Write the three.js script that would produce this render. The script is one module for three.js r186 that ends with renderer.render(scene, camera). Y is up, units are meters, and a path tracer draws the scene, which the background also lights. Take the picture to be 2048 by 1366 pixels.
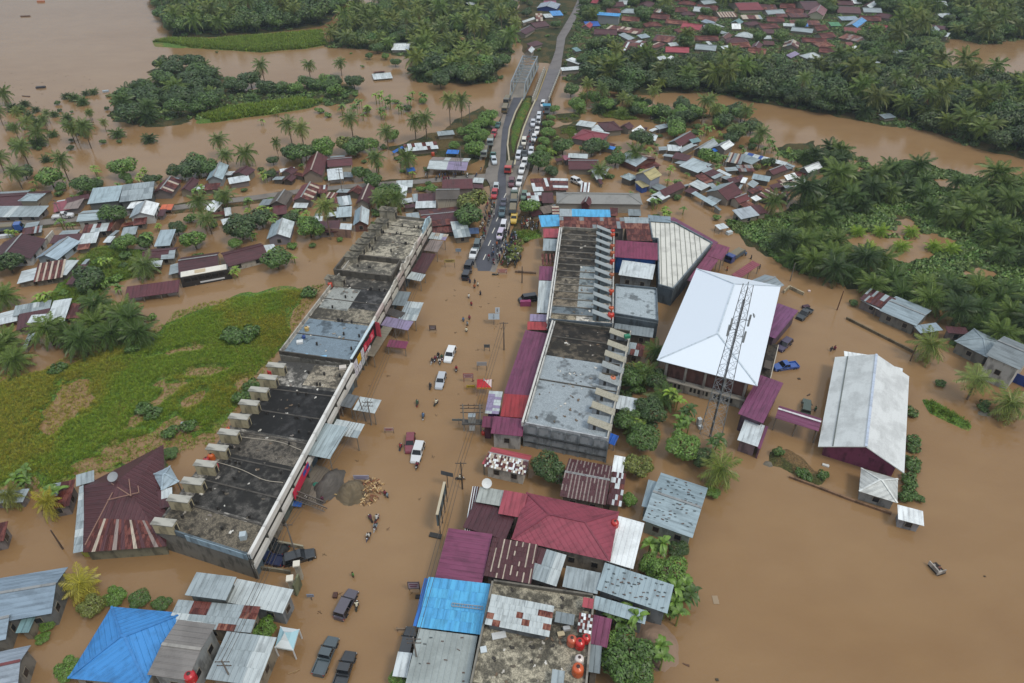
import*as THREE from 'three';
import{mergeGeometries}from 'three/addons/utils/BufferGeometryUtils.js';
import{MarchingCubes}from 'three/addons/objects/MarchingCubes.js';
const F=1365,CX=1024,CY=683,CAMH=88,TILT=THREE.MathUtils.degToRad(37.5);
const scene=new THREE.Scene();
const camera=new THREE.PerspectiveCamera(2*THREE.MathUtils.radToDeg(Math.atan(CY / F)),1.5,0.5,6000);
camera.position.set(0,CAMH,0);camera.rotation.x=-TILT;
const renderer=new THREE.WebGLRenderer({antialias:true});
renderer.toneMapping=THREE.LinearToneMapping;renderer.toneMappingExposure=1.09;
renderer.shadowMap.enabled=true;
const SUN=new THREE.Vector3(0.55,1,0.4).normalize();
{
const w=256,h=128,d=new Float32Array(w*h*4);
for(let j=0;j<h;j++)for(let i=0;i<w;i++){
const el=((j + 0.5)/ h - 0.5)*Math.PI,az=(i + 0.5)/ w*2*Math.PI;
const dir=[Math.cos(el)*Math.cos(az),Math.sin(el),Math.cos(el)*Math.sin(az)];
const k=dir[0]*SUN.x + dir[1]*SUN.y + dir[2]*SUN.z;
let L=el>0?(1 + 2*Math.sin(el))/ 3:0.3;
L*=0.9 + 0.1*Math.sin(dir[0]*7 + 2*Math.sin(dir[2]*5))*Math.sin(dir[2]*8 + dir[1]*6);
L*=1 + 0.35*Math.pow(Math.max(0,k),6);
const o=(j*w + i)*4;d[o]=L*0.92;d[o + 1]=L*1.0;d[o + 2]=L*1.1;d[o + 3]=1;
}
const t=new THREE.DataTexture(d,w,h,THREE.RGBAFormat,THREE.FloatType);
t.mapping=THREE.EquirectangularReflectionMapping;t.magFilter=t.minFilter=THREE.LinearFilter;t.needsUpdate=true;
scene.background=t;scene.environment=t;
}
const sun=new THREE.DirectionalLight(0xfff4e2,1.5);
sun.position.copy(SUN).multiplyScalar(400).add(new THREE.Vector3(0,0,-150));sun.target.position.set(0,0,-150);
sun.castShadow=true;sun.shadow.radius=30;sun.shadow.mapSize.set(2048,2048);
Object.assign(sun.shadow.camera,{left:-420,right:420,top:420,bottom:-420,near:1,far:1200});
scene.add(sun,sun.target);
scene.fog=new THREE.FogExp2(0x9aa6b0,0.00016);
function rngOf(s){return()=>{s=(s + 0x6d2b79f5)|0;let t=Math.imul(s ^(s>>>15),1|s);t=(t + Math.imul(t ^(t>>>7),61|t))^ t;return((t ^(t>>>14))>>>0)/ 4294967296;};}
const R=rngOf(20240),rr=(a,b)=>a +(b - a)*R(),pick=(a)=>a[Math.floor(R()*a.length)];
const V=(x,y,z)=>new THREE.Vector3(x,y,z),S=Math.sin(TILT),C=Math.cos(TILT);
function P(px,py,h=0){const u=(px - CX)/ F,v=(CY - py)/ F,t=(CAMH - h)/(S - v*C);return V(t*u,h,-t*(C + v*S));}
function proj(p){const y=p.y - CAMH,zc=-S*y - C*p.z;return[CX + F*p.x / zc,CY - F*(C*y - S*p.z)/ zc,zc];}
const used={};
function numbered(n){const k=(used[n]=(used[n]??-1)+ 1);return k?n + '_' + String(k).padStart(3,'0'):n;}
const labels={};
function tag(o,label,category,group,kind){
o.userData.label=label;if(category)o.userData.category=category;if(group)o.userData.group=group;if(kind)o.userData.kind=kind;
if(!group){if(labels[label])console.log('DUPLICATE LABEL',label);labels[label]=1;}
const n=label.split(/\s+/).length;if(n<4||n>16)console.log('LABEL LENGTH',n,label);
return o;
}
function thing(name,label,category,pos,group,kind){
const o=new THREE.Group();o.name=numbered(name);o.position.copy(pos);scene.add(o);return tag(o,label,category,group,kind);
}
function makeNoise(seed){const r=rngOf(seed),g=new Float32Array(65536);for(let i=0;i<65536;i++)g[i]=r();
return(x,y,n=256)=>{const x0=Math.floor(x),y0=Math.floor(y),fx=x - x0,fy=y - y0,m=(a)=>((a % n)+ n)% n,u=fx*fx*(3 - 2*fx),v=fy*fy*(3 - 2*fy);
const a=g[(m(y0)*256 + m(x0))&65535],b=g[(m(y0)*256 + m(x0 + 1))&65535],c=g[(m(y0 + 1)*256 + m(x0))&65535],d=g[(m(y0 + 1)*256 + m(x0 + 1))&65535];
return a +(b - a)*u +(c - a)*v +(a - b - c + d)*u*v;};}
const NZ=makeNoise(7),NZ2=makeNoise(99);
const fbm=(f,x,y,n,oct=4)=>{let s=0,a=0.5,t=0;for(let i=0;i<oct;i++){s +=a*f(x,y,n);t +=a;a*=0.5;x*=2;y*=2;n*=2;}return s / t;};
const sm=THREE.MathUtils.smoothstep;
function tex(size,metres,fn,srgb=true){
const d=new Uint8Array(size*size*4);
for(let j=0;j<size;j++)for(let i=0;i<size;i++){const c=fn(i / size,j / size),o=(j*size + i)*4;for(let k=0;k<3;k++)d[o + k]=Math.max(0,Math.min(255,c[k]*255));d[o + 3]=255;}
const t=new THREE.DataTexture(d,size,size);t.wrapS=t.wrapT=THREE.RepeatWrapping;t.magFilter=t.minFilter=THREE.LinearFilter;if(srgb)t.colorSpace=THREE.SRGBColorSpace;t.repeat.set(1 / metres,1 / metres);t.needsUpdate=true;return t;
}
const g3=(v)=>[v,v,v];
const T={
grime:tex(512,14,(u,v)=>{const a=fbm(NZ,u*6,v*6,6,5),b=fbm(NZ2,u*40,v*8,8,3),c=NZ(u*90,v*90,90);return g3(1 - 0.1*sm(a,0.45,0.8)- 0.06*b + 0.05*c);}),
streak:tex(512,10,(u,v)=>{const a=fbm(NZ,u*26,v*3,26,3),b=fbm(NZ2,u*5,v*5,5,5),c=NZ(u*120,v*60,60);return g3(1.02 - 0.15*sm(a,0.4,0.85)- 0.1*sm(b,0.5,0.75)+ 0.06*(c - 0.5));}),
rust:tex(512,9,(u,v)=>{const a=fbm(NZ,u*5,v*5,5,5),b=fbm(NZ2,u*30,v*6,6,4),k=sm(a*0.6 + b*0.4,0.42,0.6),n=0.85 + 0.3*NZ(u*100,v*100,100);return[(1 - k*0.38)*n,(1 - k*0.62)*n,(1 - k*0.68)*n];}),
mould:tex(1024,26,(u,v)=>{const a=fbm(NZ,u*9,v*9,9,6),b=fbm(NZ2,u*48,v*48,48,4),c=NZ(u*250,v*250,250),w=fbm(NZ2,u*5 + 9,v*5,5,3);const k=sm(a*0.5 + b*0.5,0.4,0.64);const l=(0.6 + 0.22*w - 0.32*k)*(0.76 + 0.48*c);return[l*1.0,l*0.98,l*0.93];}),
dark:tex(1024,24,(u,v)=>{const a=fbm(NZ2,u*6,v*6,6,6),b=fbm(NZ,u*34,v*34,34,4),c=NZ(u*250,v*250,250);const k=sm(a*0.5 + b*0.5,0.42,0.7);const l=(0.24 + 0.34*k)*(0.8 + 0.4*c);return[l*1.02,l,l*0.96];}),
pale:tex(1024,24,(u,v)=>{const a=fbm(NZ,u*6 + 3,v*6,6,6),b=fbm(NZ2,u*30,v*30,30,4),c=NZ2(u*240,v*240,240);const k=sm(a*0.6 + b*0.4,0.56,0.74);const l=(0.66 + 0.1*b + 0.06*a - 0.3*k)*(0.9 + 0.2*c);return[l*0.97,l,l*1.02];}),
wallm:tex(512,9,(u,v)=>{const a=fbm(NZ,u*20,v*4,20,4),b=fbm(NZ2,u*7,v*7,7,5);return g3(1 - 0.26*sm(a*0.5 + b*0.5,0.45,0.7));}),
asphalt:tex(512,12,(u,v)=>{const a=fbm(NZ,u*5,v*5,5,4),c=NZ2(u*200,v*200,200);return g3(0.8 + 0.2*a + 0.16*(c - 0.5));}),
grass:tex(1024,60,(u,v)=>{const a=fbm(NZ,u*9,v*9,9,6),b=fbm(NZ2,u*40,v*40,40,4),c=NZ(u*250,v*250,250),y=sm(a*0.6 + b*0.4,0.5,0.66),n=0.7 + 0.6*c;return[(0.30 + 0.14*y)*n,(0.41 + 0.01*y)*n,(0.14 + 0.07*y)*n];}),
soil:tex(512,30,(u,v)=>{const a=fbm(NZ,u*8,v*8,8,5),c=NZ2(u*200,v*200,200),y=sm(a,0.42,0.6),n=0.75 + 0.5*c;return[(0.31 + 0.2*y)*n,(0.33 + 0.09*y)*n,(0.18 + 0.12*y)*n];}),
water:tex(1024,210,(u,v)=>{const a=fbm(NZ,u*6 + fbm(NZ2,u*8,v*8,8,3),v*9,9,5),b=fbm(NZ2,u*30,v*60,30,3);return[0.95 + 0.09*(a - 0.5)+ 0.05*(b - 0.5),0.94 + 0.13*(a - 0.5)+ 0.06*(b - 0.5),0.94 + 0.2*(a - 0.5)+ 0.06*(b - 0.5)];}),
ripple:tex(512,22,(u,v)=>g3(0.6*fbm(NZ,u*24,v*40,8,4)+ 0.4*fbm(NZ2,u*64,v*64,64,2)),false),
lumps:tex(256,3,(u,v)=>g3(fbm(NZ,u*12,v*12,12,4)),false),
rib:(()=>{const n=32,d=new Uint8Array(n*4*4);for(let j=0;j<4;j++)for(let i=0;i<n;i++){const k=i / n,h=k<0.12?1:k<0.2?1 -(k - 0.12)/ 0.08:k>0.92?(k - 0.92)/ 0.08:0;for(let c=0;c<4;c++)d[(j*n + i)*4 + c]=c===3?255:h*255;}const t=new THREE.DataTexture(d,n,4);t.wrapS=t.wrapT=THREE.RepeatWrapping;t.magFilter=THREE.LinearFilter;t.repeat.set(1 / 0.75,1);t.needsUpdate=true;return t;})(),
};
T.ribv=T.rib.clone();T.ribv.rotation=Math.PI / 2;T.ribv.needsUpdate=true;
const mats={};
function M(color,o={}){
const key=color + JSON.stringify([o.rough,o.metal,o.map,o.bump,o.bs,o.vc,o.tr,o.emissive,o.coat]);
if(mats[key])return mats[key];
const m=new THREE.MeshPhysicalMaterial({color:new THREE.Color(color),roughness:o.rough??0.75,metalness:o.metal??0,side:THREE.DoubleSide});
if(T[o.map])m.map=T[o.map];if(o.bump){m.bumpMap=T[o.bump];m.bumpScale=o.bs??0.05;}
if(o.vc)m.vertexColors=true;if(o.tr){m.transmission=o.tr;m.thickness=0;}
if(o.coat){m.clearcoat=o.coat;m.clearcoatRoughness=0.08;}
return(mats[key]=m);
}
class B{
constructor(){this.p=[];this.uv=[];this.c=null;}
tri(a,b,c,ua,ub,uc,col){this.p.push(a.x,a.y,a.z,b.x,b.y,b.z,c.x,c.y,c.z);this.uv.push(...(ua||[0,0]),...(ub||[0,0]),...(uc||[0,0]));if(col){this.c||=[];for(let i=0;i<3;i++)this.c.push(...col);}return this;}
poly(pts,ou=0,ov=0){
const a=pts[0],u=pts[1].clone().sub(a).normalize(),n=u.clone().cross(pts[pts.length - 1].clone().sub(a)).normalize(),v=n.cross(u);
const w=pts.map((q)=>{const d=q.clone().sub(a);return[d.dot(u)+ ou,d.dot(v)+ ov];});
for(let i=1;i<pts.length - 1;i++)this.tri(pts[0],pts[i],pts[i + 1],w[0],w[i],w[i + 1]);
return this;
}
slab(pts,t,ou=0,ov=0){
let n=V(0,0,0);for(let i=1;i<pts.length - 1;i++)n.add(pts[i].clone().sub(pts[0]).cross(pts[i + 1].clone().sub(pts[0])));
n.normalize();if(n.y<0){n.negate();pts=[...pts].reverse();pts.unshift(pts.pop());}
const q=pts.map((a)=>a.clone().addScaledVector(n,-t));
this.poly(pts,ou,ov);
this.poly([...q].reverse());
for(let i=0;i<pts.length;i++){const j=(i + 1)% pts.length;this.poly([q[i],q[j],pts[j],pts[i]]);}
return this;
}
obox(o,x,y,z){
const k=(a,b,c)=>o.clone().addScaledVector(x,a).addScaledVector(y,b).addScaledVector(z,c),f=(...l)=>this.poly(l.map((a)=>k(...a)));
f([0,0,1],[1,0,1],[1,1,1],[0,1,1]);f([1,0,0],[0,0,0],[0,1,0],[1,1,0]);f([1,0,1],[1,0,0],[1,1,0],[1,1,1]);
f([0,0,0],[0,0,1],[0,1,1],[0,1,0]);f([0,1,1],[1,1,1],[1,1,0],[0,1,0]);f([0,0,0],[1,0,0],[1,0,1],[0,0,1]);
return this;
}
box(cx,cy,cz,sx,sy,sz,a=0){const x=V(Math.cos(a)*sx,0,-Math.sin(a)*sx),z=V(Math.sin(a)*sz,0,Math.cos(a)*sz),y=V(0,sy,0);return this.obox(V(cx,cy,cz).addScaledVector(x,-0.5).addScaledVector(y,-0.5).addScaledVector(z,-0.5),x,y,z);}
beam(a,b,w,h=w){const d=b.clone().sub(a);let up=V(0,1,0);if(Math.abs(d.clone().normalize().y)>0.95)up=V(1,0,0);const s=d.clone().cross(up).normalize(),u=s.clone().cross(d).normalize();return this.obox(a.clone().addScaledVector(s,-w / 2).addScaledVector(u,-h / 2),d,u.multiplyScalar(h),s.multiplyScalar(w));}
tube(a,b,r1,r2=r1,n=7){
const d=b.clone().sub(a),s=(Math.abs(d.clone().normalize().y)>0.95?V(1,0,0):V(0,1,0)).cross(d).normalize(),u=d.clone().normalize().cross(s),L=d.length();
const k=(c,r,i)=>c.clone().addScaledVector(s,r*Math.cos(i / n*2*Math.PI)).addScaledVector(u,r*Math.sin(i / n*2*Math.PI));
for(let i=0;i<n;i++){const p0=k(a,r1,i),p1=k(a,r1,i + 1),q0=k(b,r2,i),q1=k(b,r2,i + 1),x0=i / n*6.28*r1,x1=(i + 1)/ n*6.28*r1;
this.tri(p0,p1,q1,[x0,0],[x1,0],[x1,L]);this.tri(p0,q1,q0,[x0,0],[x1,L],[x0,L]);this.tri(b,q0,q1);this.tri(a,p1,p0);}
return this;
}
geo(origin){
const g=new THREE.BufferGeometry(),p=new Float32Array(this.p);
if(origin)for(let i=0;i<p.length;i +=3){p[i]-=origin.x;p[i + 1]-=origin.y;p[i + 2]-=origin.z;}
g.setAttribute('position',new THREE.BufferAttribute(p,3));g.setAttribute('uv',new THREE.BufferAttribute(new Float32Array(this.uv),2));
if(this.c)g.setAttribute('color',new THREE.BufferAttribute(new Float32Array(this.c),3));
g.computeVertexNormals();return g;
}
get empty(){return !this.p.length;}
}
function mesh(name,geo,mat,parent){const m=new THREE.Mesh(geo,mat);m.name=parent?name:numbered(name);m.castShadow=m.receiveShadow=true;(parent||scene).add(m);return m;}
function part(name,b,mat,root,parent=root){return mesh(name,b.geo(root.position),mat,parent);}
function solo(name,label,category,b,mat,pos,group,kind){const m=mesh(name,b.geo(pos),mat);m.position.copy(pos);return tag(m,label,category,group,kind);}
const inPoly=(x,z,pts)=>{let c=false;for(let i=0,j=pts.length - 1;i<pts.length;j=i++){const a=pts[i],b=pts[j];if((a.z>z)!==(b.z>z)&&x<(b.x - a.x)*(z - a.z)/(b.z - a.z)+ a.x)c=!c;}return c;};
function sdPoly(x,z,pts){let d=1e9;for(let i=0,j=pts.length - 1;i<pts.length;j=i++){const a=pts[i],b=pts[j],ex=b.x - a.x,ez=b.z - a.z,t=Math.max(0,Math.min(1,((x - a.x)*ex +(z - a.z)*ez)/(ex*ex + ez*ez))),dx=x - a.x - ex*t,dz=z - a.z - ez*t;d=Math.min(d,dx*dx + dz*dz);}d=Math.sqrt(d);return inPoly(x,z,pts)?d:-d;}
const pl=(s,h=0)=>{const n=s.split(/[\s,]+/).filter(Boolean).map(Number),o=[];for(let i=0;i<n.length;i +=2)o.push(P(n[i],n[i + 1],h));return o;};
const ROADS=[pl('940,550 990,548 1020,490 1036,410 1060,346 1060,326 1088,224 1124,140 1130,75 1160,10 1170,-12 1156,-12 1140,25 1128,50 1110,75 1108,100 1100,125 1072,200 1046,200 1080,128 1050,128 1016,200 1000,240 980,290 966,340 980,400 964,470 944,520',0.3),pl('-20,444 165,430 400,403 690,368 975,346 978,358 690,378 400,414 165,442 -20,460',0.4)];
{
const g=new THREE.PlaneGeometry(5200,5200);g.rotateX(-Math.PI / 2);const uv=g.attributes.uv;for(let i=0;i<uv.count;i++)uv.setXY(i,uv.getX(i)*5200,uv.getY(i)*5200);
const m=new THREE.MeshPhysicalMaterial({color:new THREE.Color('#917553'),roughness:0.07,map:T.water,bumpMap:T.ripple,bumpScale:0.035,ior:1.33});
const w=mesh('flood_water',g,m);w.position.set(0,0,-1200);tag(w,'muddy brown flood water covering streets, fields and river',null,null,'structure');
}
const lands=[];
function land(name,label,outline,o){
const pts=pl(outline),st=o.step??2,x0=Math.min(...pts.map((p)=>p.x))- 3,x1=Math.max(...pts.map((p)=>p.x))+ 3,z0=Math.min(...pts.map((p)=>p.z))- 3,z1=Math.max(...pts.map((p)=>p.z))+ 3;
const nx=Math.ceil((x1 - x0)/ st),nz=Math.ceil((z1 - z0)/ st),hol=(o.hollows||[]).map(([a,b,rx,rz,t])=>{const q=P(a,b);return[q.x,q.z,rx,rz,t||0];});
const f=(x,z)=>{let sd=sdPoly(x,z,pts)+(fbm(NZ,x / 9 + 40,z / 9 + 90,256,3)- 0.5)*(o.rag??8),h=sd<0?Math.max(-1.2,sd*0.3):(o.h??0.35)*Math.min(1,sd /(o.edge??4));
h +=(fbm(NZ2,x /(o.nl??7)+ 60,z /(o.nl??7)+ 60,256,4)- 0.5)*(o.amp??0.3)*(sd>0?1:0.3);
for(const[a,b,rx,rz,t]of hol){const c=Math.cos(t),s=Math.sin(t),ux=(x - a)*c +(z - b)*s,uz=-(x - a)*s +(z - b)*c,d=Math.hypot(ux / rx,uz / rz)/ 0.62 +(fbm(NZ,x / 3 + 5,z / 3,256,3)- 0.5)*1.5;if(d<1.3)h -=0.62*(1 - sm(d,0.6,1.3));}return h;};
const H=new Float32Array((nx + 1)*(nz + 1));for(let j=0;j<=nz;j++)for(let i=0;i<=nx;i++)H[j*(nx + 1)+ i]=f(x0 + i*st,z0 + j*st);
const pos=[],uv=[],idx=[],map=new Map(),vert=(i,j)=>{const k=j*(nx + 1)+ i;if(!map.has(k)){map.set(k,pos.length / 3);pos.push(x0 + i*st,H[k],z0 + j*st);uv.push(x0 + i*st,z0 + j*st);}return map.get(k);};
for(let j=0;j<nz;j++)for(let i=0;i<nx;i++){const k=j*(nx + 1)+ i;if(Math.max(H[k],H[k + 1],H[k + nx + 1],H[k + nx + 2])<-0.5)continue;const a=vert(i,j),b=vert(i + 1,j),c=vert(i,j + 1),d=vert(i + 1,j + 1);idx.push(a,c,b,b,c,d);}
const g=new THREE.BufferGeometry();g.setAttribute('position',new THREE.Float32BufferAttribute(pos,3));g.setAttribute('uv',new THREE.Float32BufferAttribute(uv,2));g.setIndex(idx);g.computeVertexNormals();
const m=mesh(name,g,M(o.color??'#ffffff',{map:o.map??'grass',rough:1,bump:'lumps',bs:0.2}));tag(m,label,null,null,'structure');
const L={f,pts,x0,x1,z0,z1};lands.push(L);return L;
}
const groundAt=(x,z)=>{let h=0;for(const L of lands)if(x>L.x0&&x<L.x1&&z>L.z0&&z<L.z1)h=Math.max(h,L.f(x,z));return h;};
const FIELD=land('grass_field','green grass field with muddy pools behind the left shop row','645,570 612,600 590,650 560,700 540,722 505,775 470,830 430,885 360,915 335,935 320,900 240,930 150,965 60,985 -30,985 -60,800 0,752 80,742 110,722 200,705 300,668 335,640 345,628 420,605 530,585',{step:1.3,h:0.42,amp:0.5,edge:5,nl:9,hollows:[[150,790,8,7,0.5],[125,825,6,9,0.6],[100,855,4,6],[320,800,2,9,0.5],[350,770,6,2,-0.2],[400,745,9,3,-0.3],[340,850,3,6,0.2],[375,700,9,2.5,-0.3],[330,880,9,6],[265,890,8,3,-0.4],[480,770,4,4,0.6],[390,800,3,5,0.5],[60,720,6,4],[375,905,6,6],[290,830,3,6,0.4],[200,925,6,2,-0.3]]});
land('garden_strip','green garden strip between the flooded village houses on the left','70,600 110,560 160,530 150,510 190,480 300,495 300,540 250,560 200,590 150,620 100,640',{h:0.35,amp:0.5});
land('forest_floor','dark forest ground under the trees at top left','290,-25 700,-25 690,10 665,40 640,52 580,62 520,70 350,77 330,40',{step:4,h:1,map:'soil',color:'#8f9a70'});
land('reed_bank','bright green reed bank along the water at top left','303,84 345,77 420,80 540,70 645,62 655,90 610,98 525,105 400,98 310,94',{h:0.7,amp:0.3,rag:2});
land('reed_bank','bright green reed bank below the tree island','390,232 470,215 600,198 650,203 620,217 560,226 430,245 395,247',{h:0.7,amp:0.3,rag:2});
land('island_ground','low ground of the tree island in the flood at left','215,245 230,195 300,170 305,140 400,130 445,150 480,180 700,165 728,190 700,212 620,208 500,212 390,240 300,255',{step:3,h:0.5,map:'soil',color:'#9aa37c',amp:0.6});
land('wood_ground','swampy ground under the trees left of the bridge','650,92 700,20 850,0 1020,-20 1040,60 1020,110 1005,168 930,172 840,165 820,115 720,100',{step:4,h:0.2,map:'soil',color:'#9aa37c',amp:1.0,nl:14});
land('far_bank','wooded far bank carrying the upper village','1060,-60 2400,-60 2400,60 2060,75 1960,90 1900,75 1880,100 1840,140 1900,150 1960,160 2100,185 2200,330 2070,325 1950,300 1840,262 1700,240 1560,215 1430,188 1250,188 1140,165 1125,138 1100,130 1060,118 1020,60',{step:5,h:1.4,map:'soil',color:'#9aa37c',edge:10});
land('village_ground','muddy ground of the village right of the road','1090,235 1130,195 1300,215 1450,225 1500,260 1440,270 1350,250 1280,240 1200,235 1130,300 1120,345 1080,345 1070,310',{h:0.02,map:'soil',color:'#a8ad86',amp:0.9});
land('plantation_ground','swampy ground of the oil palm plantation','1545,300 1640,275 1790,315 1960,355 2300,400 2300,760 2060,720 1900,650 1740,580 1690,583 1580,538 1475,475 1445,440 1560,425 1640,350',{step:3,h:0.12,map:'soil',color:'#8c9a6c',amp:0.9,nl:12,hollows:[[1735,480,12,5],[1790,465,9,4],[1840,505,14,3.5,-0.5],[1880,480,7,5],[1940,545,9,5]]});
land('riverside_ground','green strip of ground along the near river bank','760,300 880,260 960,205 1000,225 980,300 960,335 900,345 860,310 800,312',{h:0.3,map:'soil',color:'#a8ad86',amp:0.5});
land('mud_islet','grassy mud islet in the flood right of the sports hall','1840,797 1870,800 1915,830 1945,850 1935,862 1900,845 1860,825',{step:0.7,h:0.6,rag:1.5,edge:1.5});
land('sand_islet','sandy islet with weeds left of the pavilion','1540,905 1575,895 1605,915 1625,940 1650,960 1640,972 1600,955 1560,935 1538,930',{step:0.7,h:0.5,rag:1.5,edge:1.2,map:'soil',color:'#cfc9b8'});
land('verge_ground','muddy verge with weeds right of the road end','1000,525 1015,495 1028,460 1045,420 1052,390 1090,385 1108,410 1072,440 1075,470 1050,485 1035,490 1030,530 1010,540',{step:1,h:0.3,rag:2,edge:1.5,map:'soil',color:'#b5ab94'});
land('verge_grass','small grass patch beside the road end','1028,466 1050,460 1080,465 1082,474 1055,480 1032,478',{step:0.8,h:0.55,rag:1,edge:1});
land('street_ground','muddy ground along the cross street on the left','-20,440 110,432 300,412 500,390 690,368 850,355 975,340 985,372 850,378 690,392 560,400 400,425 165,452 -20,470',{step:2,h:0.3,map:'soil',color:'#c4b49a',rag:4,edge:3});
land('road_embankment','embankment carrying the road to the bridges','960,350 975,295 990,255 1005,225 1025,195 1060,190 1075,195 1105,190 1100,225 1090,260 1078,300 1065,345 1040,365',{step:2,h:0.5,rag:1,edge:3,map:'soil',color:'#a39c86'});
function road(name,label,st,mat,base){
const b=new B();let v=0;const ed=st.map(([a,c,d,e,h])=>[P(a,c,h),P(d,e,h)]);
for(let i=0;i<ed.length - 1;i++){const[a,c]=ed[i],[d,e]=ed[i + 1],L=a.distanceTo(d),w=a.distanceTo(c),w2=d.distanceTo(e);b.tri(a,c,e,[0,v],[w,v],[w2,v + L]);b.tri(a,e,d,[0,v],[w2,v + L],[0,v + L]);
if(base)for(const[p,q]of[[a,d],[e,c]])b.poly([p.clone().setY(base),q.clone().setY(base),q,p]);v +=L;}
const m=mesh(name,b.geo(),mat);m.geometry=b.geo();return tag(m,label,null,null,'structure');
}
const mAsph=M('#4b4c55',{map:'asphalt',rough:0.55}),mGrey=M('#7f7973',{map:'asphalt',rough:0.8}),mConc=M('#b1ab9d',{map:'grime',rough:0.9});
road('paved_road','grey paved junction and shoulder at the end of the road',[[947,535,990,545,0.0],[945,515,998,525,0.1],[956,490,1008,495,0.25],[968,468,1014,470,0.34],[976,440,1024,440,0.42],[982,415,1034,410,0.46],[984,400,1040,395,0.5],[980,370,1046,370,0.52],[970,352,1056,346,0.55],[972,338,1059,334,0.6],[980,330,1060,328,0.64]],mGrey,-0.6);
road('asphalt_road','dark asphalt road from the flood edge to the truss bridge',[[957,546,979,546,-0.03],[950,520,987,523,0.15],[961,497,1000,498,0.3],[972,475,1008,475,0.39],[981,448,1013,448,0.46],[988,429,1011,429,0.5],[995,400,1012,400,0.55],[995,365,1012,365,0.6],[996,345,1012,345,0.64],[1000,327,1012,327,0.7],[1002,290,1013,290,0.85],[1005,257,1017,257,1.1],[1014,224,1029,224,1.4],[1025,200,1042,200,1.6],[1027,195,1044,195,1.6]],mAsph,-0.4);
road('road_shoulder','grey dirt shoulder left of the bridge road',[[976,332,1003,330,0.6],[984,295,1003,291,0.75],[995,257,1006,257,1.0],[1007,225,1015,225,1.3],[1020,200,1025,200,1.5]],M('#8a8177',{map:'asphalt'}),-0.3);
road('bridge_road','grey road with waiting cars leading to the new bridge',[[1026,332,1060,328,0.66],[1039,290,1067,290,0.9],[1049,257,1076,257,1.2],[1062,224,1087,224,1.5],[1073,200,1097,200,1.7]],M('#6f6c6f',{map:'asphalt'}),-0.3);
road('village_road','grey village road beyond the bridges',[[1096,139,1121,140,1.7],[1104,120,1124,118,1.7],[1111,100,1127,100,1.7],[1114,75,1131,75,1.7],[1129,50,1146,50,1.7],[1144,25,1157,25,1.8],[1160,-12,1170,-12,1.8]],M('#75706f',{map:'asphalt'}),0.2);
road('cross_street','grey side street through the village on the left',[[-20,446,-20,458,0.42],[75,440,75,451,0.45],[165,431,166,441,0.45],[300,417,301,426,0.45],[400,404,401,413,0.45],[512,390,513,399,0.45],[600,378,601,386,0.45],[690,369,691,377,0.45],[835,359,836,367,0.45],[905,353,906,361,0.48],[974,347,976,358,0.5]],mGrey,-0.2);
{
const dash=[[1009.6,392],[1002,416],[995,437],[987,461],[979,486],[969,514]],hs=[0.56,0.52,0.49,0.43,0.35,0.21];
dash.forEach(([x,y],i)=>{const b=new B(),a=P(x + 2.6,y - 5.5,hs[i]+ 0.05),c=P(x - 2.6,y + 5.5,hs[i]- 0.012),d=c.clone().sub(a).normalize(),s=V(-d.z,0,d.x).multiplyScalar(0.11);b.slab([a.clone().add(s),a.clone().sub(s),c.clone().sub(s),c.clone().add(s)].map((q)=>q.setY(q.y + 0.012)),0.03);const m=mesh('lane_marking',b.geo(),M('#c9c7bd'));tag(m,'white dash of the broken centre line on the road',null,'centre line dashes','structure');});
}
land('median_strip','planted median strip between the two bridge roads','1026,332 1018,290 1020,258 1033,224 1046,197 1070,197 1060,225 1046,258 1036,292 1029,330',{step:1.5,h:1.3,rag:0.5,edge:2,map:'grass',color:'#d8dcb0'});
function kerb(name,label,pts,w,h,mat){const b=new B(),q=pts.map(([x,y,e])=>P(x,y,e));for(let i=0;i<q.length - 1;i++)b.beam(q[i].clone().setY(q[i].y + h / 2 - 0.1),q[i + 1].clone().setY(q[i + 1].y + h / 2 - 0.1),w,h + 0.2);const m=mesh(name,b.geo(),mat);return tag(m,label,null,null,'structure');}
kerb('kerb','pale kerb between the asphalt road and the median',[[1024,345,0.62],[1019,325,0.7],[1015,290,0.85],[1019,257,1.1],[1031,224,1.4],[1045,198,1.6]],0.5,0.2,M('#a89f88',{map:'grime'}));
kerb('kerb','pale kerb between the median and the bridge road',[[1029,330,0.66],[1037,290,0.9],[1047,257,1.2],[1060,224,1.5],[1071,200,1.7]],0.5,0.2,M('#b0a88f',{map:'grime'}));
kerb('kerb','long pale kerb along the right side of the road end',[[1041,374,0.5],[1034,400,0.48],[1022,437,0.42],[1012,470,0.33],[997,515,0.15]],0.3,0.25,M('#b5afa0',{map:'grime'}));
let HS=1;
const EXC=[],PROT=[];
const K={G:'#98a4a9',D:'#7d888d',L:'#b9c2c4',W:'#e6ecee',S:'#c9d2d6',M:'#512c31',N:'#5e343a',R:'#6f3a31',O:'#8a5a48',B:'#3f8bd0',C:'#55acdc',P:'#7a3d5c',A:'#7b3150',T:'#6f8f93',Y:'#c2b57f',E:'#8c7f7a',Q:'#a04550',K:'#4b4744',U:'#32539a',H:'#d9d4c8',V:'#8d82a0',I:'#b7ab9b',F:'#4f8a63',X:'#4fa3d8',J:'#cf6a45'};
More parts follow.
